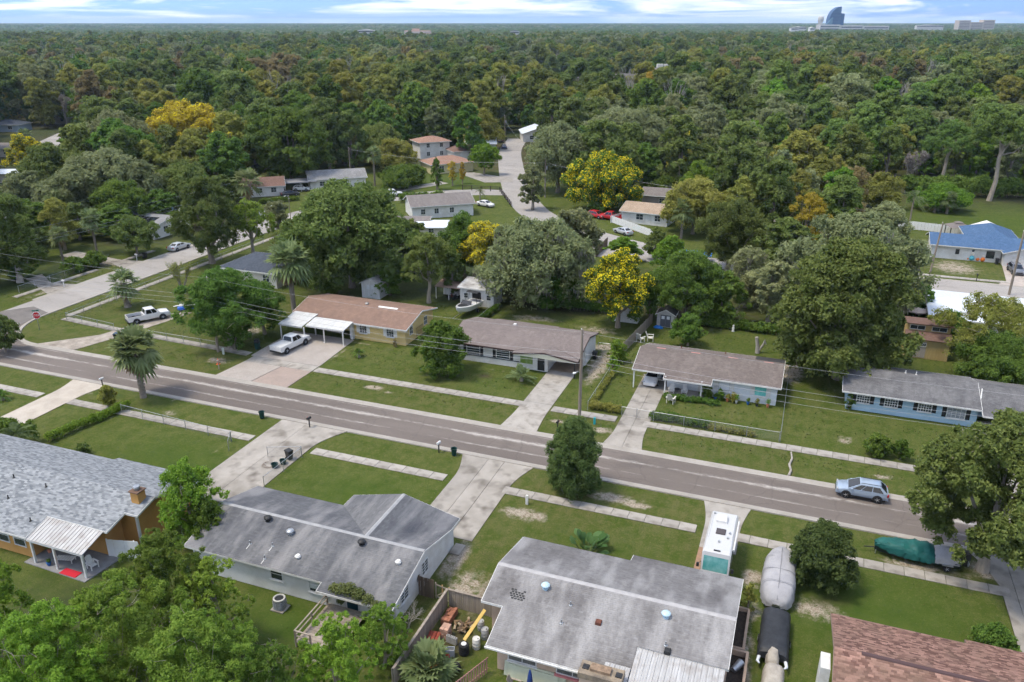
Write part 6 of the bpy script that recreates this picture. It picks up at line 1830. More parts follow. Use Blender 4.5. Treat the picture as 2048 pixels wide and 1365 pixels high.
MB().loft(cover_loft([(3.55,.08,.75,1.0,0),(3.2,.5,.6,1.35,.1),(2.5,.9,.5,1.6,.15),(1.7,1.13,.4,1.75,.2),(1.0,1.22,.38,1.95,.12),(0,1.26,.36,1.98,.06),(-1.4,1.26,.35,1.92,.04),(-2.3,1.2,.35,1.85,.04),(-2.9,1.05,.36,1.5,0),(-3.3,.75,.4,1.1,0),(-3.45,.3,.5,.8,0)], 16, CR, .018), close=False).lp('cover', GREYC, bo, True)
MB().loft([[(x, -w, .25),(x, -w * 1.02,.55),(x, w * 1.02,.55),(x, w, .25)] for x, w in ((-3.0,.9),(0,1.05),(2.2,.8),(3.2,.2))]).lp('hull', WHITE, bo)
MB().tube([(-2.8,-.7,.35),(2.6,-.5,.35),(4.1,0,.42)], .05,6).lp('trailer_frame', METAL, bo)
for s in (-1,1):
 wheel(bo, -1.0, s * 1.12,.3,.2)
straps(bo, (1.0,-.6,-2.1),1.27,.36,1.98, M('grey_webbing', (.2,.2,.21), rough=.8))
MB().tube([(3.5,0,1.1),(2.5,0,1.78),(1.0,0,2.1),(-2.3,0,1.93),(-3.3,0,1.15)], .025,5).lp('seam', MAT['grey_webbing'], bo)
gb = thing('covered_boat', 'fishing boat under a dark green cover with black outboard on the verge', 'boat', (12.2,62.6,0), R(183))
MB().loft(cover_loft([(3.45,.12,.8,1.15,.06),(3.1,.42,.72,1.3,.1),(2.4,.68,.6,1.35,.08),(1.4,.92,.55,1.38,.05),(.9,.98,.53,1.32,.16),(.4,1.02,.52,1.5,.12),(.0,1.03,.5,1.36,.2),(-.5,1.04,.52,1.44,.22),(-.95,1.04,.52,1.25,.2)], 20, CR, .06), close=False).lp('cover', GREENC, gb, True)
MB().loft(cover_loft([(-.96,1.05,.6,1.27,.2),(-1.5,1.04,.62,1.3,.35),(-2.1,1.02,.62,1.2,.3),(-2.7,.95,.62,1.0,.05),(-2.95,.8,.62,.85,0)], 16, CR, .03), close=False).lp('stern_cover', GREYC, gb, True)
MB().loft([[(x, -w * .8,.3),(x, -w, .75),(x, w, .75),(x, w * .8,.3)] for x, w in ((-2.9,.95),(0,1.0),(1.6,.8),(2.8,.4),(3.4,.08))]).lp('hull', M('dark_hull', (.012,.02,.02), rough=.3), gb)
en = MB().bbox(-3.65,-.28,.85,-3.0,.28,1.55,.14).lp('outboard_motor', BLACK, gb)
MB().bbox(-3.55,-.1,.2,-3.2,.1,.9,.03).lp('outboard_leg', BLACK, en)
MB().lathe([(.05,-.1),(.22,-.02),(.22,.02),(.05,.1)], (-3.62,0,.35),10, axis='x').lp('propeller', METAL, en)
for s in (-1,1):
 wheel(gb, -1.9, s * 1.05,.29,.2)
 MB().box(-2.3, s * 1.05 - .14,.58,-1.5, s * 1.05 + .14,.64).lp('mudguard', METAL, gb)
MB().tube([(-2.9,-.6,.32),(1.8,-.5,.35),(4.2,0,.4)], .045,6).lp('trailer_frame', BLACK, gb)
MB().tube([(3.3,.2,.4),(3.3,.2,.02)], .035,6).lp('jockey_wheel', METAL, gb)
pt = thing('covered_trailer', 'flat boat trailer under a black tarpaulin behind the grey covered boat', 'trailer', (1.7,48.6,0), R(90))
BLKT = M('black_tarpaulin', (.018,.02,.024),(.03,.033,.038), sc=2, rough=.55, bump=.3, bsc=4)
MB().loft(cover_loft([(2.35,.92,.45,1.05,0),(2.2,.98,.4,1.2,.02),(1.2,1.0,.4,1.22,.02),(.1,1.0,.4,1.18,.05),(-1.0,1.02,.4,1.22,.04),(-2.1,1.04,.4,1.2,.02),(-2.35,.98,.45,1.05,0)], 14, CR, .02), close=True).lp('tarpaulin', BLKT, pt, True)
for s in (-1,1):
 wheel(pt, -.3, s * 1.0,.3,.2)
 MB().tube([(-2.2, s * .85,.5),(-2.9, s * .95,.6),(-3.1, s * .8,.62)], [.13,.1,.05], 8).lp('pontoon_nose', M('pale_pontoon', (.6,.65,.7), rough=.4), pt)
MB().tube([(-2.3,0,.4),(-3.2,0,.4)], .04,6).lp('drawbar', METAL, pt)
om = MB().loft(cover_loft([(-2.3,.3,.6,1.5,0),(-2.7,.42,.55,1.45,.06),(-3.15,.4,.5,1.2,0),(-3.4,.25,.5,.9,0)], 10, CR, .04), close=True).lp('motor_cover', M('beige_canvas', (.36,.33,.28),(.26,.235,.2), sc=2.5, rough=.85, bump=.3, bsc=5), pt, True)
ct = thing('covered_cart', 'golf cart in a tan canvas cover with dark window behind the trailer', 'cart', (1.85,43.6,0), R(-90))
TANC = MAT['beige_canvas']
MB().loft(cover_loft([(1.05,.62,.3,.9,0),(.9,.68,.25,1.55,0),(.55,.7,.22,1.82,.0),(-.6,.7,.22,1.85,.0),(-1.1,.68,.25,1.6,0),(-1.3,.6,.3,1.0,0)], 14, CR, .02), close=True).lp('cover', TANC, ct, True)
MB().add([(.93,-.5,1.0),(.93,.5,1.0),(.86,.5,1.5),(.86,-.5,1.5),(1.02,-.5,1.0),(1.02,.5,1.0),(.95,.5,1.5),(.95,-.5,1.5)], [(0,1,2,3),(7,6,5,4),(0,4,5,1),(1,5,6,2),(2,6,7,3),(3,7,4,0)]).lp('window', DGLASS, ct)
for s in (-1,1):
 for x in (-.8,.75):
  wheel(ct, x, s * .6,.22,.18)
mb_ = thing('motorboat', 'white motorboat on a trailer beside the white barn shed', 'boat', (-46.1,104.6,0), R(-100))
MB().loft([[(x, 0, zk),(x, -w * .75, zk + .25),(x, -w, zg),(x, -w * .9, zg + .04),(x, w * .9, zg + .04),(x, w, zg),(x, w * .75, zk + .25)] for x, w, zk, zg in ((-2.6,1.1,.55,1.45),(-1,1.2,.5,1.5),(.8,1.18,.52,1.6),(1.9,.9,.65,1.7),(2.7,.5,.95,1.8),(3.2,.08,1.4,1.86))]).lp('hull', C_WHITE, mb_, True)
MB().loft([[(x, -w, z),(x, 0, z + .06),(x, w, z)] for x, w, z in ((.9,.85,1.66),(1.8,.7,1.75),(2.5,.35,1.84),(2.75,.1,1.88))], close=False).lp('bow_cover', BLACK, mb_)
MB().add([(.8,-.95,1.6),(.8,.95,1.6),(.35,.85,2.15),(.35,-.85,2.15),(.76,-.95,1.58),(.76,.95,1.58),(.31,.85,2.13),(.31,-.85,2.13)], [(0,1,2,3),(7,6,5,4),(0,4,5,1),(1,5,6,2),(2,6,7,3),(3,7,4,0)]).lp('windscreen', DGLASS, mb_)
MB().box(-2.4,-.85,1.4,.2,.85,1.53).lp('cockpit', M('grey_vinyl', (.2,.2,.21), rough=.6), mb_)
for k, x in enumerate((-.6,-1.5)):
 MB().tube([(x, -1.05,1.5),(x - .3,-.95,3.0),(x - .3,.95,3.0),(x, 1.05,1.5)], .04,6).lp('canopy_frame', BLACK, mb_)
MB().loft([[(-.85 - .0, y, 3.02),(-1.2, y, 3.12),(-1.85, y, 3.02),(-1.2, y, 3.0)] for y in (-.98,0,.98)]).lp('folded_canopy', BLACK, mb_)
MB().tube([(-2.5,-.6,.4),(2.6,-.35,.42),(4.2,0,.5)], .05,6).lp('trailer_frame', METAL, mb_)
for s in (-1,1):
 wheel(mb_, -1.0, s * 1.02,.31,.2)
js = thing('jet_ski', 'blue and white jet ski on the lawn before the pickup', 'jet ski', (*G(376,622),0), R(35))
MB().loft([[(x, -w, .35),(x, -w * .9, zt * .8),(x, 0, zt),(x, w * .9, zt * .8),(x, w, .35)] for x, w, zt in ((-1.4,.5,.8),(-.6,.55,.95),(.4,.52,1.15),(1.1,.35,.85),(1.6,.06,.6))]).lp('hull', paint('jet_ski_blue', (.02,.10,.42)), js, True)
MB().bbox(-1.1,-.2,.85,.1,.2,1.15,.06).lp('seat', WHITE, js)
MB().tube([(.35,-.4,1.3),(.45,0,1.25),(.35,.4,1.3)], .035,6).lp('handlebar', BLACK, js)
MB().tube([(-1.4,0,.22),(2.0,0,.25)], .05,6).lp('trailer_frame', METAL, js)
for s in (-1,1):
 wheel(js, -.4, s * .62,.24,.16)
# ================================================================== SHEDS
def shed(name, label, x0, x1, y0, y1, h, hr, axis, wall, roof, dmat=None, dface='S', dpos=None, dw=1.5, wins=(), ov=.2, rotz=0.0):
 cx_, cy_ = (x0 + x1) / 2,(y0 + y1) / 2
 t = thing(name, label, 'shed', (cx_, cy_, 0))
 if axis == 'x':
  gable_walls(t, x0, x1, y0, y1, h, hr, None, None, wall)
  slab_roof(t, gable_slopes(x0 - ov, x1 + ov, y0 - ov, y1 + ov, h - .02, hr + .1), roof, th=.07, fascia=WHITE, fd=.12)
 else:
  MB().prof_y([(x0,0),(x1,0),(x1, h),((x0 + x1) / 2, hr),(x0, h)], y0, y1).build('wall', wall, t)
  xm = (x0 + x1) / 2
  a = plane_z((x0 - ov, y0, h - .05),(x0 - ov, y1, h - .05),(xm, y0, hr + .08)); b_ = plane_z((x1 + ov, y0, h - .05),(x1 + ov, y1, h - .05),(xm, y0, hr + .08))
  slab_roof(t, [([(x0 - ov, y0 - ov),(xm, y0 - ov),(xm, y1 + ov),(x0 - ov, y1 + ov)], a),([(xm, y0 - ov),(x1 + ov, y0 - ov),(x1 + ov, y1 + ov),(xm, y1 + ov)], b_)], roof, th=.07, fascia=WHITE, fd=.12)
 pl = {'S': y0, 'N': y1, 'E': x1, 'W': x0}[dface]
 if dmat:
  for s in (-1,1):
   d = MB(); a = dpos + s * dw / 4
   fbox(d, dface, pl, a - dw / 4 + .01, a + dw / 4 - .01,-.02,.04,.1, h - .15)
   o = d.build('door', dmat, t)
   g = MB(); fbox(g, dface, pl, a - .22, a + .22,.04,.055, h * .62, h - .3); g.build('pane', MAT['pale_blind'], o)
 for fc, a, z0, w, hh in wins:
  window(t, fc, {'S': y0, 'N': y1, 'E': x1, 'W': x0}[fc], a, z0, w, hh, 1,2, sill=False)
 return t
WSHED = M('white_siding', (.62,.625,.62),(.5,.5,.485), sc=1.2, stretch=(4,4,.5), rough=.75)
shed('garden_shed', 'white garden shed with weathered roof under the huge broad oak', -65.1,-61.9,105.6,109.4,2.5,3.2, 'y', WSHED, M('weathered_white_roof', (.5,.5,.5),(.22,.21,.2), sc=.9, rough=.8), WSHED, 'S', -63.5,1.5, [('E', 107.6,1.1,.6,.7)])
bs = thing('barn_shed', 'white barn shed with flat pale roof behind the motorboat', 'shed', (-46.2,109.6,0))
MB().prof_x([(108.0,0),(111.5,0),(111.5,3.3),(108.0,2.9)], -49.0,-43.4).build('wall', WSHED, bs)
slab_roof(bs, [([(-49.3,107.7),(-43.1,107.7),(-43.1,111.8),(-49.3,111.8)], plane_z((-49,107.7,2.9),(-43,107.7,2.9),(-49,111.8,3.4)))], MAT['weathered_white_roof'], th=.1, fascia=WHITE)
for x in (-48.0,-44.2):
 window(bs, 'S', 108.0, x, 1.2,.65,.75,1,2, sill=False)
door(bs, 'S', 108.0,-46.2,1.5,2.2, M('dark_doorway', (.02,.02,.02), rough=.9))
lt = thing('lean_to', 'open white lean-to full of bicycles beside the white barn shed', 'shed', (-51.5,110.4,0))
MB().box(-53.6,111.6,0,-49.2,111.75,2.3).build('wall', WSHED, lt)
slab_roof(lt, [([(-53.9,109.0),(-49.4,109.0),(-49.4,112),(-53.9,112)], plane_z((-53,109,2.1),(-49,109,2.1),(-53,112,2.5)))], M('rusty_tin', (.22,.14,.1),(.32,.24,.19), sc=1, rough=.8), th=.06)
for x in (-53.7,-51.5):
 MB().box(x - .05,109.1,0, x + .05,109.2,2.1).build('post', WHITE, lt)
for i, x in enumerate((-51.2,-50.4)):
 bk = thing('bicycle', ['red bicycle leaning in the lean-to', 'dark bicycle leaning in the lean-to'][i], 'bicycle', (x, 109.8,0), R(20 + 30 * i))
 for xx in (-.5,.5):
  MB().lathe([(.31,-.02),(.34,0),(.31,.02),(.29,0)], (xx, 0,.34),16, axis='y').lp('wheel', TYRE, bk)
 MB().tube([(-.5,0,.34),(-.15,0,.8),(.4,0,.82),(.05,0,.36),(-.5,0,.34)], .022,5).tube([(.05,0,.36),(-.17,0,.88)], .02,5).tube([(.5,0,.34),(.38,0,.95)], .02,5).lp('frame', [C_RED, C_BLACK][i], bk)
 MB().bbox(-.3,-.07,.88,-.05,.07,.94,.02).lp('saddle', BLACK, bk)
 MB().tube([(.32,-.25,1.0),(.38,0,.96),(.32,.25,1.0)], .016,5).lp('handlebar', BLACK, bk)
shed('garden_shed', 'small grey garden shed with dark double doors behind the wavy-roofed house', -18.4,-15.9,109.0,111.0,2.0,2.7, 'y', M('grey_resin', (.42,.41,.385),(.36,.35,.33), sc=2, rough=.7), M('dark_resin_roof', (.07,.07,.075), rough=.7), M('slate_door', (.09,.095,.11), rough=.6), 'S', -17.15,1.5)
shed('garden_shed', 'low white shed under the round yellow-blossom tree', -24.9,-21.2,109.0,110.8,1.85,2.2, 'x', WSHED, MAT['weathered_white_roof'], WSHED, 'S', -23.6,1.6)
ys = thing('barn_shed', 'mustard yellow barn shed with clerestory windows and brown roof', 'shed', (16.9,111.2,0))
MUST = M('mustard_board', (.50,.37,.16),(.43,.31,.13), sc=1.2, stretch=(5,5,.4), rough=.85)
BRR = M('dark_brown_shingle', (.12,.07,.055),(.16,.1,.08), sc=3, rough=.9)
MB().prof_x([(109.2,0),(113.5,0),(113.5,4.05),(110.7,4.25),(110.7,3.2),(109.2,2.75)], 14.3,19.4).build('wall', MUST, ys)
slab_roof(ys, [([(14.1,108.9),(19.6,108.9),(19.6,110.72),(14.1,110.72)], plane_z((14,108.9,2.72),(19,108.9,2.72),(14,110.72,3.3)))], BRR, th=.08)
slab_roof(ys, [([(14.1,110.3),(19.6,110.3),(19.6,113.8),(14.1,113.8)], plane_z((14,110.3,4.36),(19,110.3,4.36),(14,113.8,4.1)))], BRR, th=.08)
for x in (15.5,18.1):
 window(ys, 'S', 110.7, x, 3.5,1.7,.5,2,1, sill=False)
for s in (-1,1):
 d = MB().box(15.9 + s * .42 - .4,109.14,.15,15.9 + s * .42 + .4,109.21,2.35).build('door', M('grey_plank_door', (.3,.26,.22),(.4,.36,.31), sc=3, stretch=(6,6,.5), rough=.85), ys)
 window(d, 'S', 109.14,15.9 + s * .42,1.75,.62,.38,3,1, sill=False, bar=.04)
# ================================================================== HOUSES FARTHER OFF
def far_house(label, x0, x1, y0, y1, ze, zr, wall, roof, rot=0.0, axis='x', wins=(), doors=(), hip=False, ov=.45, name='house', fas=None):
 cx_, cy_ = (x0 + x1) / 2,(y0 + y1) / 2
 t = thing(name, label, 'house', (cx_, cy_, 0), rot)
 if hip:
  MB().box(x0, y0,0, x1, y1, ze).build('wall', wall, t)
  slab_roof(t, hip_slopes(x0 - ov, x1 + ov, y0 - ov, y1 + ov, ze - .02, zr), roof, fascia=fas or WHITE)
 elif axis == 'x':
  gable_walls(t, x0, x1, y0, y1, ze, zr - .1, None, None, wall)
  slab_roof(t, gable_slopes(x0 - ov, x1 + ov, y0 - ov, y1 + ov, ze - .06, zr), roof, fascia=fas or WHITE)
 else:
  xm = cx_
  MB().prof_y([(x0,0),(x1,0),(x1, ze),(xm, zr - .1),(x0, ze)], y0, y1).build('wall', wall, t)
  a = plane_z((x0 - ov, y0, ze - .06),(x0 - ov, y1, ze - .06),(xm, y0, zr)); b_ = plane_z((x1 + ov, y0, ze - .06),(x1 + ov, y1, ze - .06),(xm, y0, zr))
  slab_roof(t, [([(x0 - ov, y0 - ov),(xm, y0 - ov),(xm, y1 + ov),(x0 - ov, y1 + ov)], a),([(xm, y0 - ov),(x1 + ov, y0 - ov),(x1 + ov, y1 + ov),(xm, y1 + ov)], b_)], roof, fascia=fas or WHITE)
 for fc, a, w, h in wins:
  window(t, fc, {'S': y0, 'N': y1, 'E': x1, 'W': x0}[fc], {'S': cx_, 'N': cx_, 'E': cy_, 'W': cy_}[fc] + a, 1.0, w, h, 2,2)
 for fc, a in doors:
  door(t, fc, {'S': y0, 'N': y1, 'E': x1, 'W': x0}[fc], {'S': cx_, 'N': cx_, 'E': cy_, 'W': cy_}[fc] + a)
 return t
SLATE = shingle_mat('dark_slate_shingle', (.055,.066,.085),(.075,.088,.11), None, (.1,.115,.14), sa=.3)
SLATEB = shingle_mat('slate_blue_shingle', (.055,.11,.205),(.08,.14,.25), None, (.11,.18,.29), sa=.25)
GREYR = shingle_mat('mid_grey_shingle', (.21,.21,.21),(.26,.26,.26),(.16,.16,.16),(.3,.3,.3))
TAUPE = shingle_mat('dusty_taupe_shingle', (.17,.15,.14),(.2,.18,.168), None, (.24,.22,.2))
TERRA = shingle_mat('terracotta_shingle', (.27,.16,.115),(.31,.19,.14), None, (.23,.14,.1))
TANR = shingle_mat('tan_shingle', (.34,.26,.19),(.4,.31,.235),(.26,.19,.13),(.3,.22,.15))
BROWNR = shingle_mat('umber_shingle', (.16,.1,.078),(.2,.125,.1), None, (.14,.09,.07))
WMETAL = M('white_metal_roof', (.62,.66,.70),(.54,.58,.62), sc=.8, stretch=(6,.3,1), rough=.4)
CREAM = M('cream_wall', (.58,.54,.46),(.5,.46,.39), sc=1, rough=.88)
PYEL = M('pale_yellow_wall', (.6,.54,.33),(.54,.48,.28), sc=1, rough=.88)
GWALL = M('grey_green_wall', (.36,.4,.38),(.3,.34,.32), sc=1, rough=.88)
far_house('house with dark slate roof behind the twin-trunked palm', -91.5,-80.5,104.5,114.0,2.7,4.3, CREAM, SLATE, 0, hip=True, wins=[('S', 3.5,1.2,1.1)])
hS = far_house('pale-roofed bungalow with black solar panels beside the side street', -134,-123.0,122.5,133.5,2.7,3.8, STUCCO_W, GREYR, 0, wins=[('S', 2,1.4,1.1),('E', -2,1.2,1.1)])
for i in range(3):
 MB().add([(-131.5 + i * 2.3,123.4,2.95),(-129.4 + i * 2.3,123.4,2.95),(-129.4 + i * 2.3,126.6,3.6),(-131.5 + i * 2.3,126.6,3.6),(-131.5 + i * 2.3,123.4,2.89),(-129.4 + i * 2.3,123.4,2.89),(-129.4 + i * 2.3,126.6,3.54),(-131.5 + i * 2.3,126.6,3.54)], [(0,1,2,3),(7,6,5,4),(0,4,5,1),(1,5,6,2),(2,6,7,3),(3,7,4,0)]).build('solar_panel', M('solar_black', (.012,.013,.018), rough=.15, spec=.5), hS)
for i, (dx_, cc_) in enumerate(((2.6,(.3,.42,.6)),(4.6,(.55,.55,.53)))):
 d_ = MB().lathe([(.02,-.1),(.3,-.06),(.45,.04),(.46,.05),(.3,-.03),(.02,-.07)], (0,0,0),16, axis='y').build('satellite_dish', M('dish_%d' % i, cc_, rough=.4), hS, local=True, smooth=True, loc=(dx_, 3.6,4.3))
 d_.rotation_euler = (R(-25),0, R(-20))
 MB().tube([(dx_, 3.6,3.0),(dx_, 3.6,4.3)], .03,5).lp('dish_mast', METAL, hS)
far_house('white house with weathered grey roof beside the bend of the back road', -86.5,-72.5,160.5,169.0,2.9,4.6, STUCCO_W, TAUPE, R(38), 'x', [('S', -4.6,.9,1.1),('S', -1.5,.9,1.1),('S', 2,.9,1.1),('E', 0,1.3,1.1)])
an = far_house('low annexe with grey and white sheet roofs below the grey-roofed white house', -81.5,-74,144.5,150.5,2.5,3.1, CREAM, TAUPE, R(20), 'x', [('S', 0,1.2,1.0)])
far_house('white annexe with pale metal roof below the grey-roofed white house', -75.2,-69.5,143.6,149.5,2.3,2.7, CREAM, WMETAL, R(20), 'x', [('S', 0,1.0,.9)])
pl_ = thing('swimming_pool', 'raised swimming pool with white deck beside the grey-roofed white house', 'pool', (*G(862,422),0), R(38))
MB().box(-4.5,-2.4,0,4.5,2.4,1.0).lp('deck', STUCCO_W, pl_)
MB().box(-3.9,-1.8,1.0,3.9,1.8,1.02).lp('water', M('pool_water', (.18,.42,.5),(.28,.5,.56), sc=1, rough=.08), pl_)
far_house('long white bungalow with grey roof beyond the huge broad oak', -127,-112.5,181,190,2.8,4.4, STUCCO_W, GREYR, R(38), 'x', [('S', -4,1.4,1.1),('E', 0,1.0,1.1)], [('S', 1.0)])
far_house('bungalow with umber roof beside the long white bungalow', -138.5,-126.5,165,173.5,2.6,4.2, STUCCO_W, BROWNR, R(38), 'x', [('S', 0,1.4,1.1),('S', 3.5,1.2,1.1)])
cpt = thing('carport', 'flat dark carport between the umber-roofed and long white bungalows', 'carport', (*G(602,380),0), R(38))
MB().box(-4.2,-3,2.3,4.2,3,2.5).lp('roof', M('grey_flat_roof', (.2,.2,.21), rough=.8), cpt)
for x in (-4,0,4):
 for y in (-2.8,2.8):
  MB().box(x - .06, y - .06,0, x + .06, y + .06,2.3).lp('post', WHITE, cpt)
h2 = thing('house', 'two-storey white house with orange roof behind the far yellow house', 'house', (-118,240,0), R(45))
MB().box(-123,236,0,-113,244,5.2).build('wall', STUCCO_W, h2)
slab_roof(h2, hip_slopes(-123.6,-112.4,235.4,244.6,5.2,6.6), TERRA, fascia=WHITE)
for x in (-120.3,-115.8):
 for z in (.9,3.5):
  window(h2, 'S', 236, x, z, 1.0,1.2,2,2)
far_house('low house with dusty brown roof attached to the two-storey white house', -112,-102,237,246,2.8,4.2, STUCCO_W, BROWNR, R(45), hip=True)
far_house('far pale yellow house with terracotta roof on the open lawn', -108.5,-95.5,213,222,2.8,4.4, PYEL, TERRA, R(48), hip=True, wins=[('S', -3.5,1.4,1.2),('S', 3,1.4,1.2),('E', 0,1.2,1.2)])
far_house('far white house with front gable at the end of the back road', -104.5,-93,284,297,3.0,5.0, STUCCO_W, WMETAL, R(25), 'y', [('S', -2.5,1.4,1.2)], [('S', 1.5)])
far_house('grey-green house behind the two-storey white house', -113,-103,254,262,2.8,4.2, GWALL, WMETAL, R(25), 'x')
far_house('small white cottage with tan roof behind the white picket fence', -37.8,-27.5,170.3,178.6,2.7,4.0, STUCCO_W, TANR, R(-6), 'x', [('S', -1.0,1.5,1.2),('S', 3.0,1.2,1.2)], [('S', .9)])
far_house('grey cottage with brown-grey roof behind the small tan-roofed cottage', -37.5,-30,189,196,2.8,4.0, M('taupe_wall', (.3,.27,.25),(.25,.22,.2), sc=1, rough=.9), TAUPE, R(0), 'x', [('S', 1,1.2,1.1)])
far_house('dark low roof hidden among the trees behind the olive oak', -6,4,173,181,2.6,3.6, CREAM, TAUPE, 0)
hb = thing('house', 'white house with slate blue roof and garage wing on the back road', 'house', (30,168,0))
MB().prof_x([(163.4,0),(170.4,0),(170.4,2.7),(166.9,3.9),(163.4,2.7)], 22.6,34.0).build('wall', STUCCO_W, hb)
slab_roof(hb, gable_slopes(22.1,40.8,162.8,171.0,2.62,4.05), SLATEB, fascia=WHITE)
MB().prof_y([(29.5,0),(37.8,0),(37.8,2.6),(33.6,4.3),(29.5,2.6)], 170.4,180).build('wall', STUCCO_W, hb)
slab_roof(hb, hip_slopes(29,38.3,165,180.6,2.62,4.7), SLATEB, fascia=WHITE)
MB().prof_y([(34.2,0),(40.4,0),(40.4,2.5),(37.3,3.6),(34.2,2.5)], 161.4,166).build('wall', STUCCO_W, hb)
ga = plane_z((33.8,161,2.45),(33.8,167,2.45),(37.3,161,3.7)); gb_ = plane_z((40.8,161,2.45),(40.8,167,2.45),(37.3,161,3.7))
slab_roof(hb, [([(33.8,161),(37.3,161),(37.3,166.5),(33.8,163.5)], ga),([(37.3,161),(40.8,161),(40.8,163.5),(37.3,166.5)], gb_)], SLATEB, fascia=WHITE)
window(hb, 'S', 163.4,26.9,1.1,.5,.8,1,2, sill=False, mat=BLACK)
window(hb, 'S', 163.4,32.3,.8,1.2,1.2,2,2, sill=False, mat=BLACK)
gd = MB().box(35.2,161.36,0,39.4,161.4,2.1).build('garage_door', WHITE, hb)
for k in range(1,4):
 MB().box(35.2,161.34, k * .52,39.4,161.358, k * .52 + .03).build('door_rail', M('grey_line', (.45,.45,.45), rough=.6), gd)
gz = thing('gazebo', 'garden gazebo with dark canopy beside the slate blue roof', 'gazebo', (*G(1912,474),0), R(10))
for x in (-1.8,1.8):
 for y in (-1.6,1.6):
  MB().box(x - .07, y - .07,0, x + .07, y + .07,2.2).lp('post', BLACK, gz)
GZR = M('taupe_canvas', (.16,.14,.13), rough=.8)
MB().loft([[(-2.1,-1.9,2.2),(2.1,-1.9,2.2),(2.1,1.9,2.2),(-2.1,1.9,2.2)], [(-.6,-.5,2.9),(.6,-.5,2.9),(.6,.5,2.9),(-.6,.5,2.9)]]).lp('canopy', GZR, gz)
MB().loft([[(-.8,-.7,2.98),(.8,-.7,2.98),(.8,.7,2.98),(-.8,.7,2.98)], [(-.1,-.1,3.25),(.1,-.1,3.25),(.1,.1,3.25),(-.1,.1,3.25)]]).lp('canopy_top', GZR, gz)
sp_ = thing('garden_spa', 'aqua hot tub under the gazebo', 'hot tub', (*G(1912,478),0), R(10))
MB().bbox(-1.0,-.9,0,1.0,.9,.85,.06).lp('tub', STUCCO_W, sp_)
MB().box(-.85,-.75,.85,.85,.75,.87).lp('water', MAT['pool_water'], sp_)
mr = thing('house', 'house with wide white metal roof beside the green tennis screen', 'house', (24.5,126.5,0))
MB().prof_x([(120.5,0),(132.5,0),(132.5,2.5),(126.5,3.3),(120.5,2.5)], 18.6,34).build('wall', STUCCO_W, mr)
slab_roof(mr, gable_slopes(17.9,34.6,119.6,133.3,2.5,3.45), WMETAL, fascia=WHITE)
gs = thing('green_screen', 'dark green fence screen beside the white metal roof', 'fence', (16.0,124.0,0))
for i in range(3):
 MB().box(14.0 + i * 1.35,125.0,0,15.32 + i * 1.35,125.06,2.4).build('panel', M('green_mesh', (.008,.05,.035), rough=.7), gs)
bh = thing('basketball_hoop', 'white basketball backboard in front of the green screen', 'hoop', (16.8,123.6,0))
MB().tube([(0,0,0),(0,0,2.2)], .05,6).lp('pole', BLACK, bh)
MB().box(-.6,-.08,1.5,.6,-.04,2.3).lp('backboard', WHITE, bh)
MB().lathe([(.2,0),(.23,.02),(.2,.04)], (0,-.3,1.65),12).lp('rim', C_RED, bh)
def parasol(label, x, y, col, h=2.3, r=1.4, rot=0.0):
 t = thing('parasol', label, 'parasol', (x, y, 0), rot)
 MB().tube([(0,0,0),(0,0, h + .45)], .03,6).lp('pole', WHITE, t)
 vs = [(0,0, h + .4)] + [(r * math.cos(k * math.pi / 4), r * math.sin(k * math.pi / 4), h) for k in range(8)] + [(r * .99 * math.cos(k * math.pi / 4), r * .99 * math.sin(k * math.pi / 4), h - .16) for k in range(8)]
 MB().add(vs, [(0,1 + k, 1 + (k + 1) % 8) for k in range(8)] + [(1 + k, 9 + k, 9 + (k + 1) % 8,1 + (k + 1) % 8) for k in range(8)]).lp('canopy', col, t)
 return t
parasol('aqua parasol on the patio beside the white metal roof', *G(1845,634), M('aqua_canvas', (.3,.55,.5), rough=.8))
parasol('faded pink parasol on the patio beside the white metal roof', *G(1828,650), M('pinkish_canvas', (.5,.4,.34), rough=.8), r=1.5)
far_house('bungalow with dark blue-grey roof at the far left street', *(lambda q: (q[0] - 7, q[0] + 6, q[1] - 4, q[1] + 5))(G(20,262)),2.8,4.3, M('blue_grey_wall', (.3,.36,.42), rough=.85), SLATE, R(20), hip=True, wins=[('S', 3,1.6,1.2)])
far_house('low bungalow with grey roof and cream wall at the far left', *(lambda q: (q[0] - 7, q[0] + 5, q[1] - 3, q[1] + 6))(G(10,312)),2.7,4.0, CREAM, TAUPE, R(20), hip=True, wins=[('S', 2.6,1.2,1.2),('S', 0,1.2,1.2)])
far_house('bungalow with pale tan roof among the trees at the far left', *(lambda q: (q[0] - 6, q[0] + 6, q[1] - 3, q[1] + 5))(G(122,246)),2.8,4.0, CREAM, TANR, R(20), 'x', wins=[('S', 2,1.2,1.2)])
strip('road', [G(60,330), G(90,290), G(150,262), G(215,240)], 9,.01, ROAD2)
far_house('bungalow with flat pale panelled roof at the far left', *(lambda q: (q[0] - 5, q[0] + 5, q[1] - 3, q[1] + 4))(G(12,362)),2.6,3.2, CREAM, WMETAL, R(20), 'x')
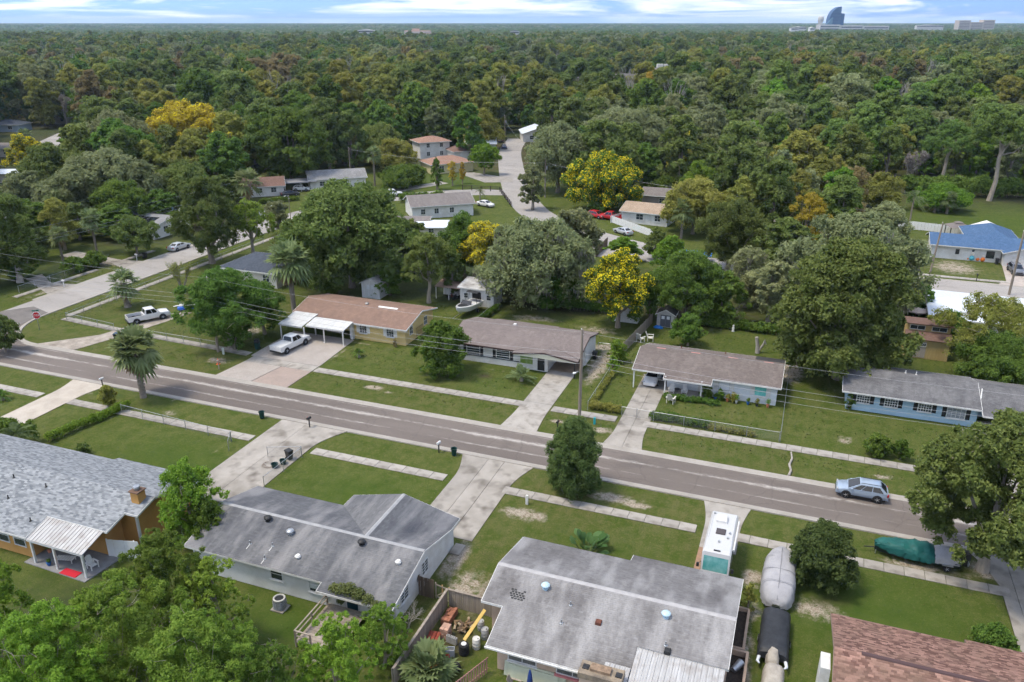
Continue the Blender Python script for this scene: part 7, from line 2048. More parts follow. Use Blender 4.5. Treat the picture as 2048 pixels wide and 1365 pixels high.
for i, (px_, py_, w_, lab, wl_, rf_) in enumerate([(1808,160,14, 'blue-grey house with white gable in the distant trees', M('cornflower_wall', (.2,.3,.48), rough=.8), GREYR),(1822,148,11, 'white gabled house behind the blue-grey house in the distant trees', STUCCO_W, GREYR),
             (1968,180,14, 'blue house with white trim in the distant trees', MAT['cornflower_wall'], TAUPE),(1945,152,11, 'brown-roofed house deep in the distant trees', CREAM, BROWNR),
             (2040,205,12, 'white house at the edge of the distant trees', STUCCO_W, GREYR),(680,218,10, 'white gable peeping out of the woods', STUCCO_W, GREYR),(1105,178,14, 'grey roof peeping out of the woods', CREAM, GREYR),(345,312,11, 'tan house behind the blossoming giant', TANR and CREAM, TAUPE)]):
 x_, y_ = G(px_, py_ + 14)
 far_house(lab, x_ - w_ / 2, x_ + w_ / 2, y_ - 4.5, y_ + 4.5,4.5,7.5, wl_, rf_, YAW + R(15), 'y' if i in (1,0,2) else 'x', [('S', 0,1.5,1.5)])
# ================================================================== STREET FURNITURE
POLEWOOD = M('utility_pole_wood', (.20,.165,.13),(.28,.235,.19), sc=2, stretch=(1,1,.1), rough=.95, bump=.2)
WIRE = M('pale_cable', (.34,.345,.35), rough=.5, metal=.3)
def utility_pole(label, x, y, h, r=.15, arm=False, lamp=None, lean=0.0, transformer=False):
 t = thing('utility_pole', label, 'pole', (x, y, 0))
 MB().tube([(0,0,-.2),(lean * .5,0, h * .5),(lean, 0, h)], [r * 1.1, r, r * .75], 10).lp('pole', POLEWOOD, t, True)
 if arm:
  MB().box(lean - .9,-.06, h - .7, lean + .9,.06, h - .56).lp('cross_arm', POLEWOOD, t)
 for k in range(3):
  MB().lathe([(.05,0),(.07,.05),(.03,.09),(.06,.13),(.01,.16)], (lean + (-.8,0,.8)[k] * (1 if arm else .12),0, h - .55 if arm else h - .3 * k),8).lp('insulator', WHITE, t)
 if transformer:
  MB().lathe([(.05,-.02),(.24,0),(.24,.8),(.15,.86),(.02,.88)], (lean + .38,0, h - 2.6),14).lp('transformer', METAL, t, True)
 if lamp is not None:
  dx_, dy_, z = lamp
  a = MB().tube([(lean * .8,0, z - .25),(dx_ * .5, dy_ * .5, z + .12),(dx_, dy_, z)], .03,6).lp('lamp_arm', METAL, t)
  MB().loft([[(dx_ * (1 + k * .1) + c * w, dy_ * (1 + k * .1) + s * w, z + zz) for c, s in [(math.cos(q * math.pi / 4), math.sin(q * math.pi / 4)) for q in range(8)]] for k, w, zz in ((0,.07,.02),(2,.19,0.0),(3,.16,-.1),(3,.05,-.13))]).lp('lamp_head', M('lamp_housing', (.6,.62,.62), rough=.4), a)
 return t
def wire(label, pts, sag=.5, r=.013, n=14):
 path = []
 for (a, b_) in zip(pts[:-1], pts[1:]):
  for i in range(n):
   f = i / n
   path.append((a[0] + (b_[0] - a[0]) * f, a[1] + (b_[1] - a[1]) * f, a[2] + (b_[2] - a[2]) * f - sag * 4 * f * (1 - f)))
 path.append(pts[-1])
 o = MB().tube(path, r, 4).build('power_line', WIRE)
 return tag(o, label, 'cable', 'overhead cables along the main street')
P1 = (-20.8,77.0); P2 = (-71.4,78.8); P0 = (-128,80.0); P3 = (34,77.0)
utility_pole('tall wooden utility pole on the verge beside the corner carport', *P1,10.6,.17, lamp=(-.5,-.35,5.7))
utility_pole('wooden utility pole with street lamp in the layered tree', *P2,10.4,.16, lamp=(-3.4,-1.4,6.6))
utility_pole('wooden utility pole at the kerb before the light blue house drive', *P3,10.4,.16)
for i, (z1, dy_) in enumerate(((10.3,.1),(7.9,0),(7.35,-.1),(6.7,-.05))):
 wire(['top bare cable strung between the utility poles along the main street', 'upper telephone cable strung along the main street poles', 'middle telephone cable strung along the main street poles', 'lowest telephone cable strung along the main street poles'][i],
   [(P0[0], P0[1] + dy_, z1),(P2[0], P2[1] + dy_, z1),(P1[0], P1[1] + dy_, z1),(P3[0], P3[1] + dy_, z1),(90,77 + dy_, z1)], .75 + .1 * i, .014 if i else .011)
utility_pole('grey wooden pole at the bend of the back road', *G(1090,395),9.5,.16, arm=False, lamp=(1.9,.6,8.0), transformer=True)
utility_pole('white capped pole beside the grey-roofed bungalow', *G(702,362),9.0,.15)
utility_pole('pole with transformer at the far end of the back road', *G(1010,292),10.5,.17, transformer=True)
utility_pole('leaning wooden pole before the slate-blue-roofed house', 21.5,152.2,9.0,.16, lean=.5)
utility_pole('wooden pole on the verge beside the white metal roof', 32.2,143.2,10.5,.18)
utility_pole('slim street lamp pole beside the yellow warning sign', *G(583,452),6.5,.08, lamp=(-.8,0,6.4))
utility_pole('distant pole at the edge of the far road strip', *G(1158,158),12,.2)
utility_pole('distant pole with crossarm beside the far road strip', *G(1235,156),12,.2, arm=True)
a_ = G(1090,395); b_ = G(1010,292); c_ = G(702,362)
for k, (p_, q_, lab) in enumerate(((a_, b_, 'cable between the back road pole and the far transformer pole'),(a_, c_, 'long cable crossing the open lawn to the white capped pole'),(a_, (10,160), 'cable from the back road pole towards the picket fence'))):
 o = MB().tube([(p_[0] + (q_[0] - p_[0]) * f, p_[1] + (q_[1] - p_[1]) * f, 8.6 - 1.2 * 4 * f * (1 - f)) for f in [i / 16 for i in range(17)]], .02,4).build('power_line', WIRE)
 tag(o, lab, 'cable')
for i, (zz, xa) in enumerate(((9.5,-.4),(7.8,0.0),(7.3,.3))):
 o = MB().tube([(-128 + xa + (-71.4 + 128) * f * .0 + 14 * f, 62 + 75 * f, zz - .9 * 4 * f * (1 - f)) for f in [k / 16 for k in range(17)]], .018,4).build('power_line', WIRE)
 tag(o, ['top cable crossing beside the slim palms', 'middle cable crossing beside the slim palms', 'lower cable crossing beside the slim palms'][i], 'cable')
# ------------------------------------------------------------------ bins
def round_bin(label, x, y, col, rx=0.0):
 t = thing('rubbish_bin', label, 'bin', (x, y, .02), rx)
 MB().lathe([(.2,0),(.24,.04),(.29,.72),(.33,.74),(.33,.82),(.28,.82),(.27,.7),(.2,.12),(.02,.1)], (0,0,0),18).lp('tub', col, t, True)
 for a in (0, math.pi):
  MB().tube([(.32 * math.cos(a),-.08,.6),(.37 * math.cos(a),0,.6),(.32 * math.cos(a),.08,.6)], .018,5).lp('handle', col, t)
 return t
def wheelie_bin(label, x, y, rot, body, lid):
 t = thing('wheeled_bin', label, 'bin', (x, y, .02), rot)
 MB().loft([[(-w, -d, z),(w, -d, z),(w, d, z),(-w, d, z)] for w, d, z in ((.22,.24,.05),(.24,.26,.3),(.29,.33,.95),(.31,.36,.97),(.31,.36,1.0))]).lp('tub', body, t)
 MB().loft([[(-w, -d, z),(w, -d, z),(w, d, z),(-w, d, z)] for w, d, z in ((.32,.38,1.0),(.32,.38,1.04),(.26,.32,1.1))]).lp('lid', lid, t)
 for s in (-1,1):
  MB().lathe([(.11,-.03),(.13,0),(.11,.03)], (s * .25,.28,.13),12, axis='x').lp('wheel', TYRE, t)
 MB().tube([(-.25,.42,.95),(.25,.42,.95)], .02,6).lp('handle', BLACK, t)
 return t
DGREEN = M('dark_green_plastic', (.010,.04,.034), rough=.5); NAVY = M('navy_plastic', (.03,.06,.10), rough=.5)
round_bin('dark green rubbish can on the kerb beside the wide stained drive', -53.9,64.75, DGREEN)
round_bin('dark green rubbish can on the kerb beside the white mailbox', -30.5,64.75, DGREEN)
wheelie_bin('black wheeled bin with blue lid on the verge beside the muddy drive', -87.3,77.3, R(20), BLACK, NAVY)
wheelie_bin('blue-grey wheeled bin beside the block-paved drive', -67.6,82.1, R(30), NAVY, BLACK)
wheelie_bin('green wheeled bin beside the blue-grey bin', -67.0,81.4, R(10), DGREEN, BLACK)
wheelie_bin('black wheeled bin inside the chain-link gate', -45.7,58.2, R(70), BLACK, BLACK)
wheelie_bin('black wheeled bin at the kerb of the side street', -114.6,111.2, R(90), BLACK, BLACK)
wheelie_bin('black wheeled bin behind the corner carport', -23.6,94.0, R(0), BLACK, BLACK)
wheelie_bin('dark wheeled bin beside the porch of the slate-blue-roofed house', 33.4,162.4, R(0), BLACK, BLACK)
wheelie_bin('dark bin on the verge of the back road before the dark green trees', *G(1365,500), R(0), BLACK, BLACK)
for i, (x, y) in enumerate(((-45.75,57.2),(-46.1,56.3))):
 t = thing('garden_basket', ['round dark basket next to the black bin by the gate', 'round dark basket beside the coiled wire on the drive'][i], 'basket', (x, y, .05))
 MB().lathe([(.26,0),(.32,.4),(.35,.4),(.35,.45),(.3,.45),(.22,.05),(.02,.05)], (0,0,0),16).lp('tub', DGREEN, t, True)
 MB().tube([(-.33,0,.42),(-.2,0,.66),(.2,0,.66),(.33,0,.42)], .015,5).lp('handle', METAL, t)
for k in range(1):
 t = thing('wire_coil', 'loose coil of rusty wire on the wide stained drive', 'wire', (-47.0,56.3,.06))
 m = MB()
 for j in range(4):
  m.tube([(.55 * (1 + .12 * j) * math.cos(a) + .1 * j, .5 * math.sin(a) + .06 * j, .04 + .05 * j + .05 * math.sin(3 * a + j)) for a in [q * math.pi / 12 for q in range(25)]], .012,4)
 m.lp('coil', M('rusty_wire', (.15,.1,.07), rough=.9), t)
def mailbox(label, x, y, rot, col, post=None, h=1.05):
 t = thing('mailbox', label, 'mailbox', (x, y, 0), rot)
 MB().box(-.05,-.05,-.1,.05,.05, h).lp('post', post or BLACK, t)
 MB().loft([[(xx, .12 * math.cos(a) if 0 <= a <= math.pi else 0, h + .1 + .12 * math.sin(a)) for a in [math.pi * k / 8 for k in range(9)]] + [(xx, -.12, h),(xx, .12, h)] for xx in (-.26,.26)]).lp('box', col, t)
 MB().box(-.1,.12, h + .08,-.06,.14, h + .3).lp('flag', C_RED, t)
 return t
mailbox('black mailbox on a thin post beside the wide stained drive', -47.7,64.75, R(80), BLACK)
mailbox('white mailbox on a black post beside the green rubbish can', -32.2,64.75, R(80), WHITE)
mailbox('white topped mailbox on a black post beside the tan drive', -77.0,64.85, R(80), WHITE)
mailbox('weathered mailbox leaning beside the traffic cone', -67.5,74.2, R(-90), MAT['weathered_wood'], WOOD)
mailbox('black mailbox beside the cedar on the verge', -22.2,73.4, R(-90), BLACK)
mailbox('dark mailbox on the verge of the back road', 28.4,149.7, R(-90), BLACK)
mailbox('white mailbox on the verge of the side street', -114.2,92.8, R(0), WHITE, WHITE)
mailbox('white mailbox beside the black wheeled bin of the side street', -115.0,109.6, R(0), WHITE, WHITE)
cn = thing('traffic_cone', 'orange traffic cone beside the weathered mailbox', 'cone', (-68.6,75.4,0))
ORG = M('cone_orange', (.75,.1,.02), rough=.5)
MB().bbox(-.2,-.2,0,.2,.2,.05,.01).lp('base', ORG, cn)
MB().lathe([(.16,.05),(.095,.4)], (0,0,0),14).lathe([(.07,.58),(.03,.8),(.01,.81)], (0,0,0),14).lp('cone', ORG, cn, True)
MB().lathe([(.096,.4),(.071,.58)], (0,0,0),14).lp('reflective_band', WHITE, cn)
for i, (x, y, lab, hh, c) in enumerate(((-20.6,59.0, 'white utility marker post beside the pavement near the cedar', .95, WHITE),(-70.2,78.4, 'pale utility pedestal beside the lamp pole', .9, M('pale_green_box', (.5,.55,.48), rough=.6)),(-18.9,76.4, 'teal topped cable marker beside the tall utility pole', .8, M('teal_plastic', (.02,.3,.33), rough=.5)),(15.6,54.3, 'short white pipe standing in the lawn beside the brown roof', .45, WHITE))):
 o = MB().bbox(x - .11, y - .09,-.05, x + .11, y + .09, hh, .03).build('utility_marker', c, None, loc=(x, y, 0))
 tag(o, lab, 'marker')
# ------------------------------------------------------------------ signs
def text_mesh(txt, size, mat, parent, loc, rot, ext=.004):
 cu = bpy.data.curves.new('lettering', 'FONT'); cu.body = txt; cu.size = size; cu.align_x = 'CENTER'; cu.align_y = 'CENTER'; cu.extrude = ext
 tmp = bpy.data.objects.new('lettering', cu); COL.objects.link(tmp)
 me = bpy.data.meshes.new_from_object(tmp.evaluated_get(bpy.context.evaluated_depsgraph_get()))
 bpy.data.objects.remove(tmp)
 me.materials.clear(); me.materials.append(mat)
 o = obj_from('lettering', me, parent)
 o.location = loc; o.rotation_euler = rot
 return o
sg = thing('stop_sign', 'red STOP sign with green street name blade at the street corner', 'sign', (-100.9,76.6,0), R(35))
MB().box(-.03,-.03,-.1,.03,.03,3.0).lp('post', METAL, sg)
oct_ = lambda r: [(r * math.cos(R(22.5 + 45 * k)), r * math.sin(R(22.5 + 45 * k))) for k in range(8)]
RED = M('sign_red', (.52,.015,.02), rough=.4); SWHITE = M('sign_white', (.8,.8,.8), rough=.4)
pl_ = MB().add([(x, -.05,2.2 + z) for x, z in oct_(.56)] + [(x, -.035,2.2 + z) for x, z in oct_(.56)], [tuple(range(8)), tuple(range(15,7,-1))] + [(k, 8 + k, 8 + (k + 1) % 8,(k + 1) % 8) for k in range(8)]).lp('sign_plate', SWHITE, sg)
MB().add([(x, -.062,2.2 + z) for x, z in oct_(.5)] + [(x, -.052,2.2 + z) for x, z in oct_(.5)], [tuple(range(8)), tuple(range(15,7,-1))] + [(k, 8 + k, 8 + (k + 1) % 8,(k + 1) % 8) for k in range(8)]).lp('sign_face', RED, pl_)
text_mesh('STOP', .4, SWHITE, pl_, (0,-.068,2.2),(R(90),0,0))
MB().box(-.45,-.012,2.82,.45,.012,3.0).lp('street_name_blade', M('sign_green', (.01,.16,.10), rough=.4), sg)
ws = thing('warning_sign', 'yellow diamond warning sign beside the side street bend', 'sign', (-104.2,139.6,0), R(0))
MB().box(-.03,-.03,-.1,.03,.03,2.6).lp('post', METAL, ws)
w1 = MB().add([(0,-.05,1.75),(.6,-.05,2.35),(0,-.05,2.95),(-.6,-.05,2.35),(0,-.03,1.75),(.6,-.03,2.35),(0,-.03,2.95),(-.6,-.03,2.35)], [(0,1,2,3),(7,6,5,4),(0,4,5,1),(1,5,6,2),(2,6,7,3),(3,7,4,0)]).lp('sign_plate', M('sign_yellow', (.75,.35,.01), rough=.4), ws)
MB().tube([(-.02,-.06,2.05),(-.02,-.06,2.4),(.16,-.06,2.55)], .05,4).lp('arrow', BLACK, w1)
# ================================================================== FENCES
def chain_mat():
 m, t, nd, lk, b = newmat('chain_link')
 b.inputs['Base Color'].default_value = rgb((.4,.42,.42)); b.inputs['Roughness'].default_value = .5; b.inputs['Metallic'].default_value = .5
 tr = nd.new('ShaderNodeBsdfTransparent')
 ms = nd.new('ShaderNodeMixShader'); ms.inputs[0].default_value = .13
 lk.new(tr.outputs[0], ms.inputs[1]); lk.new(b.outputs[0], ms.inputs[2]); lk.new(ms.outputs[0], nd['Material Output'].inputs[0])
 return m
CHAIN = chain_mat()
def chain_fence(label, pts, h=1.15, bay=3.0, group=None, name='chain_link_fence'):
 cx_, cy_ = sum(q[0] for q in pts) / len(pts), sum(q[1] for q in pts) / len(pts)
 t = thing(name, label, 'fence', (cx_, cy_, 0),0, group)
 post = MB().tube([(0,0,-.05),(0,0, h)], .035,8).lathe([(.045, h),(.03, h + .05),(.005, h + .06)], (0,0,0),8).mesh('post', METAL)
 last = None
 for a, b_ in zip(pts[:-1], pts[1:]):
  d = math.hypot(b_[0] - a[0], b_[1] - a[1]); n = max(1, round(d / bay))
  for i in range(n):
   p = (a[0] + (b_[0] - a[0]) * i / n, a[1] + (b_[1] - a[1]) * i / n); q = (a[0] + (b_[0] - a[0]) * (i + 1) / n, a[1] + (b_[1] - a[1]) * (i + 1) / n)
   o = obj_from('post', post, t); o.location = (p[0] - cx_, p[1] - cy_, 0)
   MB().tube([(*p, h - .03),(*q, h - .03)], .024,6).build('rail', METAL, t)
   MB().add([(*p, .04),(*q, .04),(*q, h - .04),(*p, h - .04)], [(0,1,2,3)]).build('mesh_panel', CHAIN, t)
 o = obj_from('post', post, t); o.location = (pts[-1][0] - cx_, pts[-1][1] - cy_, 0)
 return t
chain_fence('chain-link fence along the pavement of the orange house lawn', [(-69.4,60.2),(-53.6,59.2)])
chain_fence('open chain-link gate at the wide stained drive', [(-53.6,59.1),(-52.6,57.5)], 1.15,2, name='chain_link_gate')
chain_fence('chain-link gate swung open beside the black bin', [(-48.0,57.8),(-44.85,59.1)], 1.2,3.4, name='chain_link_gate')
chain_fence('chain-link fence beside the wide stained drive', [(-44.8,59.0),(-44.9,53.0)])
chain_fence('chain-link fence round the corner lawn of the side street', [(-90.5,80.0),(-100.6,81.0),(-100.8,100),(-100.7,128)])
chain_fence('chain-link fence between the muddy drive and the layered tree', [(-86.4,79.6),(-72.0,78.4 + 1.1)])
chain_fence('chain-link fence along the far kerb of the side street', [(-118.6,88),(-118.6,103)])
chain_fence('chain-link fence along the front lawn of the wavy-roofed house', [(-13.0,79.35),(.3,79.3)])
chain_fence('chain-link fence between the wavy-roofed house and the blue house', [(.4,79.3),(.4,99.5)], 1.25)
chain_fence('chain-link fence beside the dirt drive of the corner carport', [(-20.5,79.4),(-20.5,89.5)])
chain_fence('low chain-link gate across the gated drive', [(-16.6,79.5),(-13.2,79.5)], 1.1,1.7, name='chain_link_gate')
chain_fence('chain-link fence behind the taupe-roofed house', [(-24.0,97.2),(-20.8,97.2)])
chain_fence('chain-link fence beside the motorboat', [(-42.9,97.5),(-42.9,108)], 1.2)
def board_fence(label, a, b_, h, mat, bw=.14, gap=.015, name='board_fence', rails=True, cap=False, th=.025):
 d = math.hypot(b_[0] - a[0], b_[1] - a[1]); an = math.atan2(b_[1] - a[1], b_[0] - a[0])
 t = thing(name, label, 'fence', (a[0], a[1], 0), an)
 n = max(1, int(d / (bw + gap)))
 me = MB().bbox(-bw / 2,-th / 2,.02, bw / 2, th / 2, h, .008).mesh('board', mat)
 for i in range(n):
  o = obj_from('board', me, t); o.location = ((i + .5) * d / n, 0, rnd.uniform(-.015,.015))
  o.rotation_euler = (0, rnd.uniform(-.01,.01),0)
 if rails:
  for z in (.3, h - .3):
   MB().box(0, th / 2 + .002, z - .045, d, th / 2 + .045, z + .045).lp('rail', mat, t)
 if cap:
  MB().box(-.05,-.09, h + .015, d + .05,.09, h + .055).lp('cap_rail', mat, t)
 for i in range(int(d / 2.4) + 1):
  x = min(d, i * 2.4)
  MB().box(x - .045, th / 2 + .046,-.1, x + .045, th / 2 + .13, h - .02).lp('post', mat, t)
 return t
DWOOD = M('dark_stained_wood', (.10,.07,.05),(.15,.11,.08), sc=3, stretch=(1,1,.15), rough=.85, var=.2)
board_fence('weathered board fence with cap rail along the cluttered yard', (-21.6,35.5),(-21.6,43.9),1.55, WOOD, cap=True)
board_fence('weathered board fence between the two near houses beside the cluttered yard', (-21.5,43.95),(-18.0,43.95),1.55, WOOD, cap=True)
board_fence('dark stained board fence against the white block house gable', (-24.2,44.3),(-22.9,44.3),1.8, DWOOD)
gt = thing('timber_gate', 'unfinished timber gate frame beside the dark stained fence', 'gate', (-22.85,44.4,0), R(-10))
GOLDW = M('fresh_timber', (.42,.27,.12),(.36,.22,.1), sc=3, rough=.8)
for x in (0,.62,1.24):
 MB().box(x, 0,0, x + .09,.06,1.5).lp('stile', GOLDW if x else WOOD, gt)
for z in (.2,1.3):
 MB().box(0,-.032, z, 1.33,-.002, z + .1).lp('rail', WOOD, gt)
MB().add([(.05,-.07,.3),(.15,-.07,.3),(1.3,-.07,1.28),(1.2,-.07,1.28),(.05,-.035,.3),(.15,-.035,.3),(1.3,-.035,1.28),(1.2,-.035,1.28)], [(0,1,2,3),(7,6,5,4),(0,4,5,1),(1,5,6,2),(2,6,7,3),(3,7,4,0)]).lp('brace', WOOD, gt)
board_fence('white vinyl fence panel beside the patio of the orange house', (-50.35,39.65),(-47.6,40.3),1.7, M('white_vinyl', (.72,.72,.71), rough=.4),.3,.004, 'vinyl_fence')
board_fence('grey board fence along the back of the taupe-roofed house lawn', (-40,112.6),(-25.5,112.8),1.7, WOOD, .45,.02)
board_fence('weathered board fence running back beside the grey garden shed', (-20.5,97.5),(-19.2,110),1.6, WOOD, .3,.02)
board_fence('white picket fence in front of the small tan-roofed cottage', G(1222,445), G(1315,478),1.5, MAT['white_vinyl'], .35,.05, 'picket_fence')
board_fence('short white picket fence beside the red pickup', G(1222,446), G(1248,436),1.5, MAT['white_vinyl'], .35,.05, 'picket_fence')
board_fence('brown board fence beside the curve of the back road', G(1192,515), G(1215,492),1.8, DWOOD, .4,.02)
board_fence('white garden fence behind the slate-blue-roofed house', (18.5,186.5),(31,184.5),1.7, MAT['white_vinyl'], .6,.02, 'vinyl_fence')
board_fence('white gate panel beside the side street drive', G(520,436), G(565,418),1.7, MAT['white_vinyl'], .5,.02, 'vinyl_fence')
rf = thing('rail_fence', 'dark post and rail fence round the lawn at the road junction', 'fence', (-66,186,0))
DRK = M('dark_rail_wood', (.035,.026,.022), rough=.8)
pr_ = [G(925,380), G(1000,384), G(1022,414)]
for a, b_ in zip(pr_[:-1], pr_[1:]):
 d = math.hypot(b_[0] - a[0], b_[1] - a[1]); n = int(d / 2.4)
 for i in range(n + 1):
  x, y = a[0] + (b_[0] - a[0]) * i / n, a[1] + (b_[1] - a[1]) * i / n
  MB().box(x - .08, y - .08,0, x + .08, y + .08,1.3).build('post', DRK, rf)
 for z in (.5,.85,1.2):
  MB().tube([(*a, z),(*b_, z)], .07,4).build('rail', DRK, rf)
fl = thing('fallen_log', 'pale fallen branch lying across the verge of the main street', 'log', (1.6,74.6,0))
MB().tube([(1.6,72.4,.1),(1.75,73.4,.16),(1.55,74.6,.12),(1.75,75.8,.18),(1.6,77.2,.14)], [.13,.11,.12,.1,.07], 8).build('branch', DEADBARK, fl, smooth=True)
# ================================================================== YARD THINGS
ac = thing('air_conditioner', 'grey air conditioning unit on a slab behind the white block house', 'machine', (-33.3,39.3,0))
MB().bbox(-.55,-.5,0,.55,.5,.1,.02).lp('slab', CONC, ac)
ACB = M('louvred_grey', (.10,.098,.092),(.06,.058,.055), sc=6, stretch=(1,1,12), rough=.6)
MB().loft([[(c * .42, s * .42, z) for c, s in [(math.copysign(abs(math.cos(a)) ** .5, math.cos(a)), math.copysign(abs(math.sin(a)) ** .5, math.sin(a))) for a in [q * math.pi / 8 for q in range(16)]]] for z in (.1,.9)]).lp('casing', ACB, ac)
for k in range(8):
 MB().loft([[(c * w, s * w, z) for c, s in [(math.copysign(abs(math.cos(a)) ** .5, math.cos(a)), math.copysign(abs(math.sin(a)) ** .5, math.sin(a))) for a in [q * math.pi / 8 for q in range(16)]]] for w, z in ((.425,.16 + k * .09),(.44,.17 + k * .09),(.425,.2 + k * .09))]).lp('louvre', METAL, ac)
lidm = M('beige_metal', (.42,.41,.37), rough=.5)
MB().lathe([(.4,.9),(.46,.9),(.46,.98),(.36,1.0),(.34,.98),(.34,.9)], (0,0,0),20).lp('lid_ring', lidm, ac, True)
MB().lathe([(.34,.91),(.02,.93)], (0,0,0),16).lp('fan_well', BLACK, ac)
dk = thing('wooden_deck', 'small weathered deck with handrails at the white block house door', 'deck', (-28.6,38.4,0))
for i in range(15):
 MB().box(-29.9,36.3 + i * .29,.42,-26.6,36.57 + i * .29,.47).build('plank', WOOD, dk)
for x, y in ((-29.85,36.35),(-29.85,38.4),(-29.85,40.4),(-28.6,36.35)):
 MB().box(x - .05, y - .05,0, x + .05, y + .05,1.4).build('post', WOOD, dk)
for z in (.95,1.38):
 MB().box(-29.9,36.3, z, -29.8,40.5, z + .06).build('handrail', WOOD, dk)
 MB().box(-29.78,36.3, z + .001,-28.6,36.4, z + .061).build('handrail', WOOD, dk)
for k in range(3):
 MB().box(-28.5,36.25 - k * .3,.32 - k * .13,-26.9,35.97 - k * .3,.37 - k * .13).build('step', WOOD, dk)
vn = thing('creeper', 'dry green creeper spilling over the eave above the teal door', 'plant', (-27.3,40.0,0))
rg_ = np.random.default_rng(8)
vl = np.array([[x, y, z, r] for x, y, z, r in [(-1.6,.1,2.5,.4),(-1.0,0,2.65,.5),(-.3,.1,2.72,.55),(.5,.0,2.6,.5),(1.3,-.1,2.45,.45),(2.0,-.2,2.2,.4),(1.5,.3,1.6,.35),(-1.2,.55,1.7,.3),(-1.5,.6,1.0,.3),(2.2,.2,1.2,.35)]])
V_, F_, T2_ = leaf_crown(rg_, vl, 2600,.16,.1, inner=.1)
obj_from('foliage', fastmesh('foliage', V_, F_, LM['vine'], {'tint': T2_}), vn)
vm = MB()
for k in range(14):
 a = rg_.integers(len(vl)); b2 = rg_.integers(len(vl))
 vm.tube([vl[a, :3], (vl[a, :3] + vl[b2, :3]) / 2 + rg_.normal(size=3) * .15, vl[b2, :3]], .02,4)
vm.tube([(2.2,.3,0),(2.1,.2,1.2),(1.5,0,2.4)], .04,5)
vm.lp('stems', DEADBARK, vn)
def planter(label, x0, y0, x1, y1, h=.6):
 t = thing('block_planter', label, 'planter', ((x0 + x1) / 2,(y0 + y1) / 2,0))
 PB = M('peach_block', (.42,.31,.23),(.34,.25,.18), sc=1.5, rough=.92)
 for q in ((x0, y0, x1, y0 + .18),(x0, y1 - .18, x1, y1),(x0, y0 + .18, x0 + .18, y1 - .18),(x1 - .18, y0 + .18, x1, y1 - .18)):
  MB().box(q[0], q[1], 0, q[2], q[3], h).build('side_wall', PB, t)
 MB().box(x0 + .18, y0 + .18,0, x1 - .18, y1 - .18, h * .5).build('soil', M('dark_soil', (.03,.025,.02),(.06,.045,.035), sc=5, rough=1), t)
 return t
planter('long block planter against the peach house', -1.3,46.4,-.15,50.9)
planter('open block planter holding an old bucket beside the peach house', -1.25,42.0,.15,46.0,.9)
bk_ = thing('bucket', 'dented metal bucket lying in the open block planter', 'bucket', (-.7,44.2,.6), R(60))
MB().tube([(0,0,0),(.9,0,.12)], [.2,.3], 14).lp('pail', METAL, bk_, True)
def stack(name, label, cat, x, y, z, nx, ny, nz, w, d, h, mat, rot=0.0, g=.01, piece='brick', skip=0.0):
 t = thing(name, label, cat, (x, y, z), rot)
 me = MB().bbox(-w / 2,-d / 2,0, w / 2, d / 2, h, min(w, d, h) * .08).mesh(piece, mat)
 for k in range(nz):
  for i in range(nx):
   for j in range(ny):
    if k == nz - 1 and rnd.random() < skip: continue
    o = obj_from(piece, me, t)
    o.location = ((i - (nx - 1) / 2) * (w + g) + rnd.uniform(-.01,.01),(j - (ny - 1) / 2) * (d + g) + rnd.uniform(-.01,.01), k * (h + .004))
    o.rotation_euler = (0,0, rnd.uniform(-.05,.05))
 return t
BRICKM = M('clay_brick', (.32,.13,.075),(.24,.11,.07), sc=2, rough=.9, var=.25)
TILEM = M('red_roof_tile', (.36,.085,.055),(.28,.07,.05), sc=3, rough=.8, var=.15)
BLKM = M('cinder_block', (.36,.35,.33),(.29,.28,.26), sc=3, rough=.95)
YX, YY = -20.4,41.3
stack('brick_pile', 'pile of mixed clay bricks along the yard fence', 'bricks', -20.9,42.7,0,3,5,5,.22,.3,.1, BRICKM, 0,.015, skip=.4)
stack('brick_pile', 'neat block of pale bricks beside the red tiles', 'bricks', -20.4,41.0,0,2,3,6,.3,.24,.14, M('pale_brick', (.42,.26,.19),(.36,.22,.16), sc=2, rough=.9, var=.15),0,.01)
tl = thing('tile_stack', 'stack of curved red roof tiles leaning in the yard', 'tiles', (-20.9,39.9,0), R(8))
for r_ in range(3):
 for i in range(9):
  o = MB().loft([[(math.cos(a) * .14, yy, math.sin(a) * .11 + .02) for a in [math.pi * q / 6 for q in range(7)]] + [(math.cos(a) * .125, yy, math.sin(a) * .095 + .02) for a in [math.pi * q / 6 for q in range(6,-1,-1)]] for yy in (-.2,.2)]).build('tile', TILEM, tl, local=True, loc=(-.32 + r_ * .3,-.9 + i * .2,.05 + .32 * (1 if i % 2 else .9)))
  o.rotation_euler = (R(58),0,0)
cb_ = thing('block_stack', 'stack of grey cinder blocks in the yard', 'blocks', (-19.7,40.5,0), R(-8))
for k in range(3):
 for i in range(2):
  b0 = MB().box(-.2,-.1,0,.2,.1,.03)
  for x0, x1 in ((-.2,-.16),(-.02,.02),(.16,.2)):
   b0.box(x0,-.1,.03, x1,.1,.19)
  b0.box(-.16,-.1,.03,-.02,-.065,.19); b0.box(.02,-.1,.03,.16,-.065,.19); b0.box(-.16,.065,.03,-.02,.1,.19); b0.box(.02,.065,.03,.16,.1,.19)
  b0.build('block', BLKM, cb_, local=True, loc=((i - .5) * .43,0, k * .2))
lg = thing('stone_pile', 'heap of split logs and stones behind the cinder blocks', 'pile', (-19.5,42.2,0))
